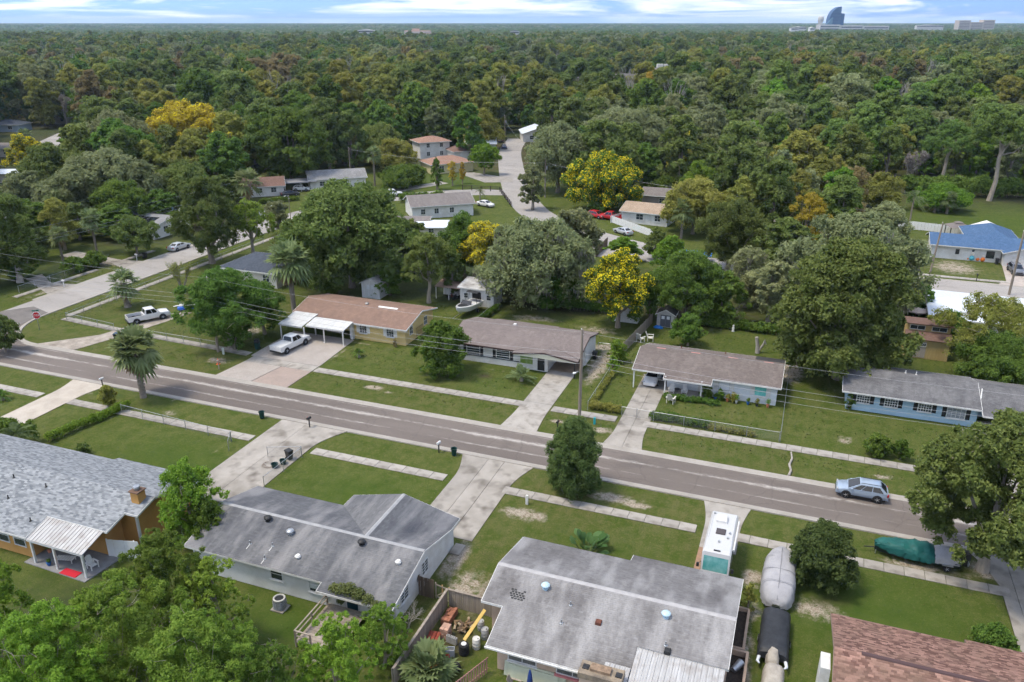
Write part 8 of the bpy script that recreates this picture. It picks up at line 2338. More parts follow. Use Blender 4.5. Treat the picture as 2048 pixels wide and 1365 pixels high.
for k in range(26):
 a = rg_.uniform(0,6.28); r_ = rg_.uniform(0,.8)
 c = np.array([r_ * math.cos(a), r_ * math.sin(a),.12 + (1 - r_) * .5 * rg_.random()])
 d = unit(rg_, 1)[0]; d[2] *= .3
 MB().tube([c - d * .25, c + d * .25], [.1,.08], 6).lp('log', M('split_log_%d' % (k % 3), [(.2,.13,.07),(.12,.08,.05),(.33,.26,.17)][k % 3], rough=.95), lg)
def barrel(label, x, y, col, r=.28, h=.85):
 t = thing('barrel', label, 'barrel', (x, y, 0))
 MB().lathe([(r * .94,0),(r, .04),(r, h * .33),(r * 1.04, h * .35),(r, h * .37),(r, h * .64),(r * 1.04, h * .66),(r, h * .68),(r, h - .04),(r * .94, h),(r * .9, h - .03),(.02, h - .03)], (0,0,0),18).lp('drum', col, t, True)
 MB().lathe([(.04, h - .03),(.04, h + .01),(.005, h + .012)], (r * .5,0,0),8).lp('bung', BLACK, t)
 return t
barrel('white plastic barrel beside the yellow plank', -17.9,40.7, M('white_drum', (.55,.54,.5), rough=.5))
barrel('grey barrel under the notched roof corner', -17.7,41.8, M('grey_drum', (.33,.33,.32), rough=.6))
barrel('pale barrel behind the grey barrel', -18.3,42.5, MAT['grey_drum'], .25,.8)
tw = thing('spare_wheel', 'stack of black spare tyres with white rims in the yard', 'tyres', (-18.5,39.9,0))
for k in range(4):
 w0 = MB().lathe([(.2,-.1),(.33,-.1),(.37,-.05),(.37,.05),(.33,.1),(.2,.1)], (0,0,.1 + k * .205),20).lp('tyre', TYRE, tw, True)
MB().lathe([(.2,.85),(.18,.88),(.05,.86),(.01,.86)], (0,0,0),16).lp('rim', WHITE, tw)
sw = thing('trailer_wheel', 'white-rimmed wheel leaning beside the orange chair', 'wheel', (-18.3,38.3,0), R(-20))
w0 = MB().lathe([(.2,-.09),(.3,-.09),(.33,-.04),(.33,.04),(.3,.09),(.2,.09)], (0,0,.33),20, axis='y').lp('tyre', TYRE, sw, True)
MB().lathe([(.2,-.06),(.12,-.08),(.02,-.09)], (0,0,.33),16, axis='y').lp('rim', WHITE, w0)
pk_ = MB().add([(-18.7,40.2,.95),(-18.45,40.1,.95),(-17.9,42.6,1.75),(-18.15,42.7,1.75),(-18.7,40.2,.9),(-18.45,40.1,.9),(-17.9,42.6,1.7),(-18.15,42.7,1.7)], [(0,1,2,3),(7,6,5,4),(0,4,5,1),(1,5,6,2),(2,6,7,3),(3,7,4,0)]).build('timber_plank', M('yellow_plank', (.5,.35,.1),(.45,.3,.09), sc=3, rough=.8), None, loc=(-18.3,41,0))
tag(pk_, 'long yellow plank propped on the tyres against the house', 'plank')
for i, (x, y, z, c, lab) in enumerate([(-19.9,39.3,.3,(.03,.2,.42), 'blue plastic crate among the yard clutter'),(-19.5,38.9,.25,(.45,.03,.03), 'red plastic crate among the yard clutter'),(-19.3,39.4,.5,(.35,.38,.42), 'clear storage tub full of odds and ends'),(-19.8,38.5,.3,(.05,.22,.3), 'teal cool box in the cluttered yard')]):
 t = thing('storage_crate', lab, 'crate', (x, y, 0), rg_.uniform(-.6,.6))
 cm_ = M('crate_%d' % i, c, rough=.45)
 for q in ((-.28,-.2,.28,-.17),(-.28,.17,.28,.2),(-.28,-.17,-.25,.17),(.25,-.17,.28,.17)):
  MB().box(q[0], q[1], 0, q[2], q[3], z + .1).lp('side', cm_, t)
 MB().box(-.25,-.17,0,.25,.17, z * .6).lp('contents', MAT['split_log_2'], t)
def adirondack(label, x, y, rot, mat, name='garden_chair', s=1.0):
 t = thing(name, label, 'chair', (x, y, .02), rot, None, s)
 for k in range(5):
  MB().box(-.25 + k * .1,-.3,.34,-.16 + k * .1,.25,.37).lp('seat_slat', mat, t)
  h_ = .95 + .12 * math.sin(math.pi * (k + .5) / 5)
  MB().add([(-.25 + k * .1,.22,.35),(-.16 + k * .1,.22,.35),(-.16 + k * .1,.5, h_),(-.25 + k * .1,.5, h_),(-.25 + k * .1,.25,.35),(-.16 + k * .1,.25,.35),(-.16 + k * .1,.53, h_),(-.25 + k * .1,.53, h_)], [(0,1,2,3),(7,6,5,4),(0,4,5,1),(1,5,6,2),(2,6,7,3),(3,7,4,0)]).lp('back_slat', mat, t)
 for s_ in (-1,1):
  MB().box(s_ * .33 - .06,-.35,.58, s_ * .33 + .06,.4,.61).lp('arm', mat, t)
  MB().box(s_ * .3 - .03,-.33,0, s_ * .3 + .03,-.25,.58).lp('leg', mat, t)
  MB().box(s_ * .3 - .03,.25,0, s_ * .3 + .03,.33,.58).lp('leg', mat, t)
 return t
adirondack('orange wooden garden chair in the cluttered yard', -19.3,37.4, R(160), M('orange_wood', (.5,.2,.04),(.44,.17,.035), sc=3, rough=.7))
for i in range(2):
 o = MB().add([(-15.2 + i * .3,39.1 - i * .12,0),(-10.9 - i * .5,39.1 - i * .12,0),(-10.9 - i * .5,39.36 - i * .12,1.05 - .12 * i),(-15.2 + i * .3,39.36 - i * .12,1.05 - .12 * i),(-15.2 + i * .3,39.04 - i * .12,0),(-10.9 - i * .5,39.04 - i * .12,0),(-10.9 - i * .5,39.3 - i * .12,1.05 - .12 * i),(-15.2 + i * .3,39.3 - i * .12,1.05 - .12 * i)], [(3,2,1,0),(4,5,6,7),(0,1,5,4),(1,2,6,5),(2,3,7,6),(3,0,4,7)]).build('foam_board', M('pale_green_board', (.50,.52,.38),(.45,.47,.34), sc=2, rough=.8), None, loc=(-13,39,0))
 tag(o, ['pale green sheet leaning on the peach wall, the rear one', 'pale green sheet leaning in front of the rear sheet'][i], 'board')
ub = thing('parasol', 'closed blue parasol over the round patio table', 'parasol', (-12.9,37.8,0))
MB().lathe([(.03,0),(.03,.95),(.17,1.0),(.2,1.3),(.13,1.9),(.05,2.3),(.01,2.34)], (0,0,0),12).lp('folded_canopy', M('navy_canvas', (.015,.04,.16), rough=.7), ub, True)
rt_ = thing('patio_table', 'round wooden patio table under the closed blue parasol', 'table', (-12.9,37.8,0))
MB().lathe([(.6,.7),(.62,.72),(.6,.75),(.04,.75)], (0,0,0),24).lp('table_top', GOLDW, rt_)
for a in range(4):
 MB().tube([(.15 * math.cos(a * 1.57),.15 * math.sin(a * 1.57),.7),(.42 * math.cos(a * 1.57),.42 * math.sin(a * 1.57),0)], .03,5).lp('leg', WOOD, rt_)
adirondack('weathered grey chair at the round patio table', -14.0,38.0, R(90), WOOD)
adirondack('brown chair at the round patio table', -11.9,38.1, R(-90), DWOOD)
pf = thing('pink_fence', 'leaning pink slatted fence panel between the yard and the patio', 'fence', (-16.9,37.3,0), R(68))
for i in range(14):
 MB().box(-1.6 + i * .24,0,0,-1.6 + i * .24 + .1,.03,1.3).lp('slat', M('faded_pink_wood', (.42,.22,.19),(.33,.17,.15), sc=3, rough=.85), pf)
for z in (.25,1.15):
 MB().box(-1.65,.03, z, 1.75,.07, z + .08).lp('rail', MAT['faded_pink_wood'], pf)
ma = MB().bbox(-52.3,36.5,.02,-50.6,37.2,.12,.03).build('door_mat', M('red_mat', (.45,.015,.03), rough=.8), None, loc=(-51.4,36.8,0)); tag(ma, 'bright red mat at the edge of the patio', 'mat')
adirondack('white plastic chair on the patio of the orange house', -50.3,38.0, R(80), WHITE)
ln = thing('sun_lounger', 'white sun lounger on the patio of the orange house', 'lounger', (-53.0,37.9,.06), R(15))
for k in range(7):
 MB().box(-.85 + k * .22,-.3,.3,-.68 + k * .22,.3,.33).lp('slat', WHITE, ln)
for x in (-.75,.6):
 for y in (-.26,.26):
  MB().box(x - .03, y - .03,0, x + .03, y + .03,.3).lp('leg', WHITE, ln)
MB().add([(.7,-.3,.32),(.7,.3,.32),(1.15,.3,.75),(1.15,-.3,.75),(.7,-.3,.36),(.7,.3,.36),(1.15,.3,.79),(1.15,-.3,.79)], [(3,2,1,0),(4,5,6,7),(0,1,5,4),(1,2,6,5),(2,3,7,6),(3,0,4,7)]).lp('backrest', WHITE, ln)
def pot_plant(label, x, y, c, h=.5, kind='hedge'):
 t = thing('potted_plant', label, 'plant', (x, y, .02))
 MB().lathe([(.12,0),(.18,.3),(.2,.3),(.2,.34),(.16,.34),(.02,.3)], (0,0,0),12).lp('pot', c, t, True)
 V_, F_, T_2 = leaf_crown(rg_, np.array([[0,0,.34 + h * .4, h * .42], [.08,.05,.34 + h * .7, h * .3]]),160,.13,.07)
 obj_from('foliage', fastmesh('foliage', V_, F_, LM[kind], {'tint': T_2}), t)
 return t
TERRAP = M('terracotta_pot', (.4,.15,.08), rough=.8); BLUEP = M('blue_pot', (.03,.12,.35), rough=.4)
pot_plant('tall plant in terracotta pot at the patio corner', -55.3,38.3, TERRAP, 1.0)
pot_plant('small plant in blue pot on the patio', -53.9,37.0, BLUEP, .3)
for i, (x, c, lab) in enumerate(((-7.3, BLUEP, 'blue pot'),(-5.9, TERRAP, 'terracotta pot'),(-4.9, WHITE, 'white pot'),(-3.6, BLUEP, 'second blue pot'),(-2.6, BLACK, 'black pot'),(-1.4, TERRAP, 'large orange pot'))):
 pot_plant('plant in %s along the front wall of the wavy-roofed house' % lab, x, 87.2 + .1 * math.sin(i * 3), c, .5 + .12 * (i % 3), ['hedge', 'olive', 'bright'][i % 3])
WICK = M('white_wicker', (.62,.59,.52),(.54,.51,.44), sc=8, rough=.8)
adirondack('white wicker armchair on the lawn beside the gated drive', -12.0,84.6, R(170), WICK, s=1.25)
adirondack('white porch chair of the wavy-roofed house', -12.4,87.2, R(0), WHITE)
adirondack('white porch bench chair under the front window', -10.9,87.4, R(0), WHITE)
for i, (x, y) in enumerate(((-19.3,102.2),(-18.1,103.0))):
 adirondack(['white garden chair beside the weathered fence', 'cream garden chair next to the white one by the fence'][i], x, y, R(150 - 50 * i), [WHITE, WICK][i], s=1.3)
bt_ = thing('bistro_table', 'small dark metal table on the porch', 'table', (-11.7,86.9,.12))
MB().lathe([(.3,.68),(.32,.7),(.3,.72),(.02,.72)], (0,0,0),16).lp('table_top', BLACK, bt_)
MB().tube([(0,0,0),(0,0,.68)], .03,6).lathe([(.22,0),(.04,.04)], (0,0,0),12).lp('stand', BLACK, bt_)
gr = thing('kettle_grill', 'black kettle barbecue under the carport of the blue house', 'barbecue', (22.9,90.9,.04))
MB().lathe([(.02,.55),(.2,.6),(.28,.75),(.28,.78),(.26,.9),(.15,1.02),(.02,1.05)], (0,0,0),16).lp('kettle', BLACK, gr, True)
for k in range(3):
 MB().tube([(.15 * math.cos(k * 2.09),.15 * math.sin(k * 2.09),.62),(.3 * math.cos(k * 2.09),.3 * math.sin(k * 2.09),0)], .015,5).lp('leg', METAL, gr)
sc_ = thing('tree_stump', 'carved pale tree stump on the back lawn of the wavy-roofed house', 'stump', (*G(1515,706),0))
MB().tube([(0,0,0),(-.1,0,1.0),(-.35,0,2.2)], [.35,.25,.22], 8).tube([(.1,0,.3),(.6,.1,1.2),(.75,0,1.9),(.95,0,1.3)], [.2,.16,.12,.08], 7).lp('trunk', DEADBARK, sc_, True)
po = thing('garden_pool', 'round blue above-ground pool behind the round yellow-blossom tree', 'pool', (*G(1192,598),0))
MB().lathe([(2.3,0),(2.3,1.25),(2.36,1.27),(2.36,1.33),(2.2,1.33),(2.2,1.1)], (0,0,0),28).lp('wall', M('tan_pool_wall', (.4,.33,.25), rough=.7), po)
MB().lathe([(2.2,1.12),(.02,1.13)], (0,0,0),28).lp('water', M('blue_pool_water', (.05,.3,.5),(.08,.36,.55), sc=1, rough=.08), po)
kp = thing('paddling_pool', 'turquoise paddling pool on the lawn behind the picket fence', 'pool', (*G(1273,458),0))
MB().lathe([(.9,0),(1.0,.12),(.95,.25),(.82,.22),(.8,.08),(.02,.08)], (0,0,0),20).lp('ring', M('turquoise_vinyl', (.02,.42,.48), rough=.4), kp, True)
tp_ = thing('tarpaulin', 'blue tarpaulin stretched beside the back road', 'tarpaulin', (*G(1390,520),0))
MB().loft([[(x, -1.2,1.2 + .1 * math.sin(x * 2)),(x, 0,1.7 + .08 * math.cos(x * 3)),(x, 1.2,1.2)] for x in np.linspace(-3,3,9)], close=False).lp('sheet', M('blue_tarp', (.02,.16,.5), rough=.5), tp_)
for x in (-2.9,2.9):
 MB().tube([(x, 0,0),(x, 0,1.7)], .04,5).lp('prop', METAL, tp_)
nf_ = thing('inflatable_decoration', 'colourful inflatable figures on the lawn before the slate-blue-roofed house', 'decoration', (*G(1947,522),0))
for i, (x, z, r_, c) in enumerate(((-.4,.5,.5,(.1,.4,.5)),(-.4,1.3,.4,(.75,.7,.6)),(-.4,1.9,.28,(.1,.12,.15)),(.6,.35,.4,(.7,.16,.03)),(1.4,.4,.45,(.72,.18,.03)),(-1.0,.3,.3,(.72,.2,.05)),(1.4,1.0,.25,(.75,.72,.65)))):
 MB().lathe([(.02,-r_ * .95)] + [(r_ * math.cos(a), r_ * math.sin(a)) for a in [R(q) for q in range(-60,75,22)]] + [(.02, r_)], (x, .1 * (i % 2), z),14).lp('figure', M('inflatable_%d' % i, c, rough=.4), nf_, True)
bl = thing('fabric_cover', 'blue fabric heap before the grey garden shed', 'cover', (-18.0,108.4,0))
MB().loft(cover_loft([(-.7,.1,0,.12,0),(-.3,.35,0,.35,.05),(.3,.35,0,.3,.05),(.7,.1,0,.1,0)], 8, rg_, .03), close=False).lp('sheet', MAT['blue_tarp'], bl, True)
for i, (px_, py_, c, lab) in enumerate([(1423,652, WHITE, 'white garden statue in the dark border'),(1475,655, WHITE, 'white garden ornament in the dark border beside the statue'),(1466,663, WHITE, 'low white ornament on the lawn edge of the dark border'),(1550,668, TERRAP, 'terracotta ornament at the end of the dark border')]):
 x_, y_ = G(px_, py_)
 t = thing('garden_ornament', lab, 'ornament', (x_, y_, 0))
 MB().lathe([(.22,0),(.15,.2),(.2,.5),(.12,.7),(.02,.72)], (0,0,0),10).lp('base', c, t, True)
 MB().lathe([(.02,.68),(.13,.78),(.13,.9),(.02,1.0)], (0,0,0),10).lp('head', c, t, True)
# ================================================================== FAR LANDMARKS
def polar(px, d):
 a = (px - 1024) / F_PX * d * math.cos(PITCH)
 return (a * math.cos(YAW) - d * math.sin(YAW), a * math.sin(YAW) + d * math.cos(YAW))
BGL = M('blue_curtain_wall', (.012,.06,.16),(.025,.1,.22), sc=.02, rough=.45, spec=.3)
TGL = M('pale_curtain_wall', (.09,.2,.28),(.14,.26,.33), sc=.02, rough=.4, spec=.3)
PALEC = M('pale_concrete', (.55,.53,.49),(.48,.46,.43), sc=.02, rough=.9)
D = 3000
x_, y_ = polar(1668, D)
tw_ = thing('office_tower', 'blue glass tower with curved sail-like top on the horizon', 'tower', (x_, y_, 0), YAW, None, .88)
curve = [(-26 + 44 * (1 - math.cos(R(q))),52 + 50 * math.sin(R(q))) for q in range(0,91,10)]
MB().prof_y([(-26,0),(18,0)] + [(18,102)] + curve[::-1][1:], -16,16).lp('curved_block', BGL, tw_)
MB().prof_y([(18.3,0),(33,0),(33,76),(18.3,78)], -15,15).lp('side_block', BGL, tw_)
MB().prof_y([(-36,0),(-14,0),(-14,62),(-22,56),(-29,45),(-36,40)], -22,-16.2).lp('front_block', TGL, tw_)
for k in range(1,19):
 MB().box(-26 + max(0,(k * 5.3 - 52) * .42),-16.5, k * 5.3,18,-16.02, k * 5.3 + .7).lp('floor_band', TGL, tw_)
x_, y_ = polar(1641, D)
wt = thing('drum_tower', 'pale drum-topped tower beside the blue glass tower', 'tower', (x_, y_, 0), YAW)
MB().lathe([(7,0),(7,38),(10,44),(10,54),(8,58),(.5,60)], (0,0,0),16).lp('shaft', PALEC, wt, True)
x_, y_ = polar(1712, D)
lb = thing('hospital_block', 'long pale low building at the foot of the blue glass tower', 'building', (x_, y_, 0), YAW)
for i, (x0, x1, h_) in enumerate(((-130,-60,32),(-59,20,30),(21,110,28))):
 w0 = MB().box(x0,-20,0, x1,20, h_).lp('block', PALEC, lb)
 for k in range(2):
  MB().box(x0 + 3,-20.4, h_ - 8 - k * 8, x1 - 3,-20.02, h_ - 5 - k * 8).lp('window_band', GLASS, w0)
x_, y_ = polar(1950,3000)
ho_ = thing('hotel_block', 'broad tan hotel with twin pavilions on the horizon', 'building', (x_, y_, 0), YAW)
TANW = M('tan_stone_far', (.46,.4,.34), rough=.9)
for x0, x1, h_ in ((-62,-22,46),(-21.8,22,40),(22.2,62,47)):
 w0 = MB().box(x0,-15,0, x1,15, h_).lp('block', TANW, ho_)
 for k in range(5):
  MB().box(x0 + 3,-15.4, h_ - 6 - k * 5, x1 - 3,-15.02, h_ - 4 - k * 5).lp('window_band', M('far_window', (.2,.17,.15), rough=.4), w0)
x_, y_ = polar(838,1800)
of_ = thing('office_building', 'distant pink and white banded office building above the trees', 'building', (x_, y_, 0), YAW, None, .8)
MB().box(-38,-12,0,30,12,30).lp('block', M('pink_concrete_far', (.55,.36,.28), rough=.9), of_)
for k in range(4):
 MB().box(-38.2,-12.5,10 + k * 5,30.2,-12.02,12.2 + k * 5).lp('window_band', PALEC, of_)
MB().box(-18,-8,30,0,8,34.5).lp('roof_block', MAT['pink_concrete_far'], of_)
for i, (px_, d, w_, h_, c) in enumerate(((730,1900,40,26, PALEC),(1030,1700,18,26, PALEC),(1600,2600,40,28, PALEC),(1085,1250,18,17, PALEC),(375,1300,22,17, PALEC),(650,1150,26,16, PALEC),(1860,2900,90,32, PALEC),(1590,2400,22,27, STUCCO_W),(1625,2300,14,28, STUCCO_W),(265,1500,14,20, STUCCO_W),(320,1500,22,19, STUCCO_W))):
 x_, y_ = polar(px_, d)
 t = thing('distant_building', 'small pale building showing above the distant treetops', 'building', (x_, y_, 0), YAW, 'pale buildings above the distant treetops')
 MB().box(-w_ / 2,-8,0, w_ / 2,8, h_ - 2.5).lp('wall', c, t)
 MB().prof_y([(-w_ / 2 - .6, h_ - 2.6),(w_ / 2 + .6, h_ - 2.6),(0, h_)], -8.6,8.6).lp('roof', GREYR if i % 2 else PALEC, t)
 MB().box(-w_ / 2 + 1,-8.3, h_ - 6, w_ / 2 - 1,-8.02, h_ - 4.2).lp('window_band', GLASS, t)
for i, (px_, d, w_) in enumerate(((470,560,40),(515,575,26),(552,540,22))):
 x_, y_ = polar(px_, d)
 far_house(['long apartment block with pink tiled roof in the left-hand woods', 'middle apartment block with pink tiled roof in the woods', 'taller apartment block with pink tiled roof in the woods'][i], x_ - w_ / 2, x_ + w_ / 2, y_ - 6, y_ + 6,8.0 + (i == 2) * 1.5,10.6 + (i == 2) * 1.5, STUCCO_W, M('pink_tile_roof', (.36,.21,.165),(.3,.18,.14), sc=.6, rough=.85), YAW, 'x', name='apartment_block')
x_, y_ = polar(1332,560)
bb = far_house('broad building with brown hip roof and rooftop units beyond the woods', x_ - 12, x_ + 12, y_ - 9, y_ + 9,8.0,13.5, MAT['taupe_wall'], TAUPE, YAW, hip=True, ov=1.2, name='large_building')
for k in (-2,3):
 MB().box(k - 2,-2,12, k + 2,2,15).lp('roof_unit', PALEC, bb)
for k in range(6):
 MB().box(-12.4 + k * 2.6,-9.6,0,-11.9 + k * 2.6,-9.1,7.9).lp('column', WHITE, bb)
a_, b2_ = polar(1030,645), polar(1290,640)
wl_ = thing('boundary_wall', 'long pale boundary wall along the road strip behind the woods', 'wall', ((a_[0] + b2_[0]) / 2,(a_[1] + b2_[1]) / 2,0), math.atan2(b2_[1] - a_[1], b2_[0] - a_[0]))
ln_ = math.hypot(b2_[0] - a_[0], b2_[1] - a_[1])
for k in range(12):
 MB().box(-ln_ / 2 + k * ln_ / 12 + .1,-.2,0,-ln_ / 2 + (k + 1) * ln_ / 12 - .1,.2,4.2 + .25 * (k % 3)).lp('wall_panel', M('pale_tan_wall', (.48,.4,.33),(.42,.35,.28), sc=.2, rough=.9), wl_)
strip('road', [polar(1000,670), polar(1150,668), polar(1320,664)], 16,.02, ROAD2)
# ================================================================== WOODS
ROADS = [([(x, y) for x, y in side_path], 7.0),([(x, y) for x, y in far_path], 7.0),([(-40 + 5 * i, 145.2) for i in range(30)], 6.5)]
OPEN = [(-118,60,20,113),(-123,-100,60,150),(-128,-104,155,190),(-122,-92,192,232),(-92,-64,154,186),(-44,-20,150,176),(14,60,114,188),(-128,-110,228,250),(-112,-92,250,296),(-136,-120,116,134),
  (20,80,186,224),(-30,16,140,152),(-118,-96,150,180)]
SEE = [(735,340,1090,440,190),(985,255,1100,430,215),(1160,395,1340,520,165),(1820,390,2048,640,150),(520,325,740,400,165),(820,265,950,360,212),(1030,250,1095,290,280),(1285,360,1330,400,195),
  (0,205,62,345,325),(62,210,150,262,340),(1825,390,2048,470,228),(1300,120,1360,158,555),(1030,140,1290,156,640),(1770,135,1850,170,470),(1930,155,2005,190,420),(420,108,575,119,540),(200,405,330,470,125),(560,420,640,480,150)]
def proj(x, y, z):
 a = x * math.cos(YAW) + y * math.sin(YAW); b = -x * math.sin(YAW) + y * math.cos(YAW)
 dz_ = z - CAM_H
 zc = b * math.cos(PITCH) - dz_ * math.sin(PITCH); yc = -b * math.sin(PITCH) - dz_ * math.cos(PITCH)
 return 1024 + F_PX * a / zc, 682.5 + F_PX * yc / zc, b
def road_clear(x, y, r):
 for pts, w in ROADS:
  for q in pts:
   if (q[0] - x) ** 2 + (q[1] - y) ** 2 < (w + r * .55) ** 2: return False
 return True
def zone_kind(x, y, d):
 n = math.sin(x * .021 + 1.3) + math.sin(y * .027 - x * .012) + .8 * math.sin(x * .06 + y * .045)
 px, py, _ = proj(x, y, 8)
 u = FR.random()
 if px > 1500 and d < 380:
  if u < .34: return 'pine'
  if u < .58: return 'grey'
  if u < .70: return 'bright'
  if u < .86: return 'oak'
  return 'olive'
 if 300 < d < 700 and u < .30: return 'autumn' if n > 1.1 else 'gold' if u < .02 else 'olive'
 if n > .9: return 'grey' if u < .55 else 'oak'
 if n > -.2: return 'oak' if u < .42 else ('olive' if u < .62 else 'dark')
 if n > -1.1: return 'dark' if u < .5 else ('grey' if u < .72 else 'oak')
 return 'olive' if u < .34 else ('oak' if u < .7 else 'dark')
cand = []
rings = [(120,330,8.8),(330,800,10.0),(800,1500,12.5),(1500,4000,22.0),(4000,10500,40.0)]
for r0, r1, sp in rings:
 m = math.tan(R(43))
 for by_ in np.arange(r0, r1, sp):
  hw = by_ * m if r0 >= 330 else by_ * math.tan(R(40)) + 15
  xs_ = np.arange(-hw, hw, sp) + FR.uniform(-.5,.5) * sp
  for ax in xs_:
   jx, jy = FR.uniform(-.42,.42,2) * sp
   a, b_ = ax + jx, by_ + jy
   cand.append((a * math.cos(YAW) - b_ * math.sin(YAW), a * math.sin(YAW) + b_ * math.cos(YAW), b_, sp))
woods, far_pts, far_cl = [], [], []
for x, y, d, sp in cand:
 if d < 335:
  r = 4.5
  if any(x0 - r < x < x1 + r and y0 - r < y < y1 + r for x0, x1, y0, y1 in OPEN): continue
  if not road_clear(x, y, 5): continue
  if any((x - a) ** 2 + (y - b_) ** 2 < (c * .8 + 2.2) ** 2 for a, b_, c in MANUAL): continue
 if d < 900:
  px, py, _ = proj(x, y, 0)
  if d < 700:
   tp = proj(x, y, 16)[1]
   hw = 5.5 * F_PX / max(d, 1)
   if any(px + hw > a and px - hw < c and py > b_ and tp < e and d < dd for a, b_, c, e, dd in SEE): continue
 if d < 1500:
  woods.append((x, y, d, zone_kind(x, y, d)))
 else:
  far_cl.append((x, y, d))
woods.sort(key=lambda q: q[2])
vis = [q for q in woods if -160 < proj(q[0], q[1], 8)[0] < 2210]
ind = vis[:290]
ids_ = set(id(q) for q in ind)
rest = [q for q in woods if id(q) not in ids_]
WORD = {'oak': 'green oak', 'dark': 'dark green tree', 'grey': 'grey-green oak', 'olive': 'olive-coloured tree', 'pine': 'tall bright pine', 'autumn': 'russet tree', 'bright': 'fresh green tree', 'gold': 'golden tree'}
NAME = {'oak': 'oak_tree', 'dark': 'leafy_tree', 'grey': 'oak_tree', 'olive': 'leafy_tree', 'pine': 'pine_tree', 'autumn': 'leafy_tree', 'bright': 'leafy_tree', 'gold': 'leafy_tree'}
MARKS = [('beside the far gabled white house', -99,300),('behind the two-storey white house', -128,245),('behind the umber-roofed bungalow', -145,185),('behind the house with solar panels', -140,132),('around the great blossoming tree', -175,195),('by the flat panelled bungalow roof', -215,150),
   ('beyond the far-left bungalows', -310,270),('behind the big yellow tree by the red vehicles', -50,200),('behind the grey cottage', -28,212),('behind the rusty brown tree', -2,190),('at the side of the mown clearing', 14,215),('beyond the mown clearing', 50,248),('behind the pale grey oak', -62,238),
   ('beyond the end of the back road', -115,330),('in the woods behind the leafless trees', -30,290),('deep in the woods beyond the clearing', 40,300),('in the woods above the massive dark oak', -190,265),('among the back gardens', -30,130),('beside the long white bungalow', -118,205),('along the far side of the side street', -128,105),('in the woods behind the massive dark oak', -155,225),('near the far end of the back road', -70,275)]
for i, (x, y, d, kind) in enumerate(ind):
 ch = [q for q in MID if q[0] == kind]
 k, w, h, cm, tm = ch[FR.integers(len(ch))]
 s = FR.uniform(.9,1.5) * (0.82 if d < 190 else 1.0)
 zone = min(MARKS, key=lambda q: (q[1] - x) ** 2 + (q[2] - y) ** 2)[0]
 sz = 'low ' if s < .95 else ('tall ' if s > 1.3 else '')
 if sz == 'tall ' and kind == 'pine': sz = 'very '
 t = thing(NAME[kind], sz + WORD[kind] + ' ' + zone, 'tree', (x, y, 0), FR.uniform(0,6.28), sz + WORD[kind] + 's ' + zone)
 t.scale = (s * FR.uniform(.9,1.12), s * FR.uniform(.9,1.12), s)
 obj_from('crown', cm, t)
 obj_from('trunk', tm, t)
barek = [bare_tree('bare_tree', 'bleached leafless tree standing in the woods beyond the back road', 12,(*G(1690,345),0), depth_=5, group='bleached leafless trees in the woods', leafy=0, spread=.42)]
for bx, by, s in ((1435,305,1.0),(1465,300,.9),(1610,320,1.05),(1560,290,1.1),(1530,330,1.0),(1385,330,.8),(1890,350,.9),(650,300,.9),(1500,345,.9)):
 barek.append(dup(barek[0], (*G(bx, by),0), FR.uniform(0,6), scale=s))
bt2 = bare_tree('bare_tree', 'grey haze of twigs on a leafless tree in the woods', 12,(*G(1600,335),0), depth_=5, group='twiggy leafless trees in the woods', leafy=2600, spread=.5, leaf=.5)
for bx, by, s in ((1640,330,1.1),(1570,345,1.0),(1480,350,1.0),(135,255,1.1),(1810,385,.9),(1900,320,1.0),(1260,300,.9)):
 dup(bt2,(*G(bx, by),0), FR.uniform(0,6), scale=s)
hid = bpy.data.collections.new('forest_kinds')
protos = []
for grp, lst in (('a', MID),('b', FARK),('c', CLK)):
 for i, (kind, w, h, cm, tm) in enumerate(lst):
  o = bpy.data.objects.new('%s_%02d_kind' % (grp, i), cm)
  hid.objects.link(o)
  protos.append((grp, kind, o.name))
o = bpy.data.objects.new('a_99_kind', [c for c in bt2.children if c.name.startswith('trunk')][0].data)
hid.objects.link(o)
protos.append(('a', 'bare', o.name))
protos.sort(key=lambda q: q[2])
def pidx(grp, kind):
 c = [i for i, q in enumerate(protos) if q[0] == grp and q[1] == kind]
 if not c:
  c = [i for i, q in enumerate(protos) if q[0] == grp and q[1] == {'bright': 'oak', 'gold': 'olive'}.get(kind, 'oak')]
 return c[FR.integers(len(c))]
pts, pid, prot, pscl = [], [], [], []
for x, y, d, kind in rest:
 pts.append((x, y, 0)); pid.append(pidx('a', 'bare') if FR.random() < .035 and d < 900 else pidx('a' if d < 430 else 'b', kind)); prot.append(FR.uniform(0,6.28)); pscl.append((.7 + 1.15 * FR.random() ** 1.6) * (1.2 if d > 800 else 1.08))
ncl = [i for i, q in enumerate(protos) if q[0] == 'c']
for x, y, d in far_cl:
 pts.append((x, y, 0)); pid.append(ncl[FR.integers(len(ncl))]); prot.append(FR.uniform(0,6.28)); pscl.append(FR.uniform(.8,1.25) * (1.15 if d < 4000 else 1.7))
fm = bpy.data.meshes.new('forest')
fm.from_pydata(pts, [], [])
for an, ty, val in (('kind_index', 'INT', pid),('turn', 'FLOAT', prot),('size', 'FLOAT', pscl)):
 a = fm.attributes.new(an, ty, 'POINT')
 a.data.foreach_set('value', val)
forest = bpy.data.objects.new('forest', fm)
COL.objects.link(forest)
tag(forest, 'wooded plain of mixed green, olive and russet trees reaching the horizon', 'forest', kind='stuff')
ng = bpy.data.node_groups.new('forest_spread', 'GeometryNodeTree')
ng.interface.new_socket('Geometry', in_out='INPUT', socket_type='NodeSocketGeometry')
ng.interface.new_socket('Geometry', in_out='OUTPUT', socket_type='NodeSocketGeometry')
gi = ng.nodes.new('NodeGroupInput'); go = ng.nodes.new('NodeGroupOutput')
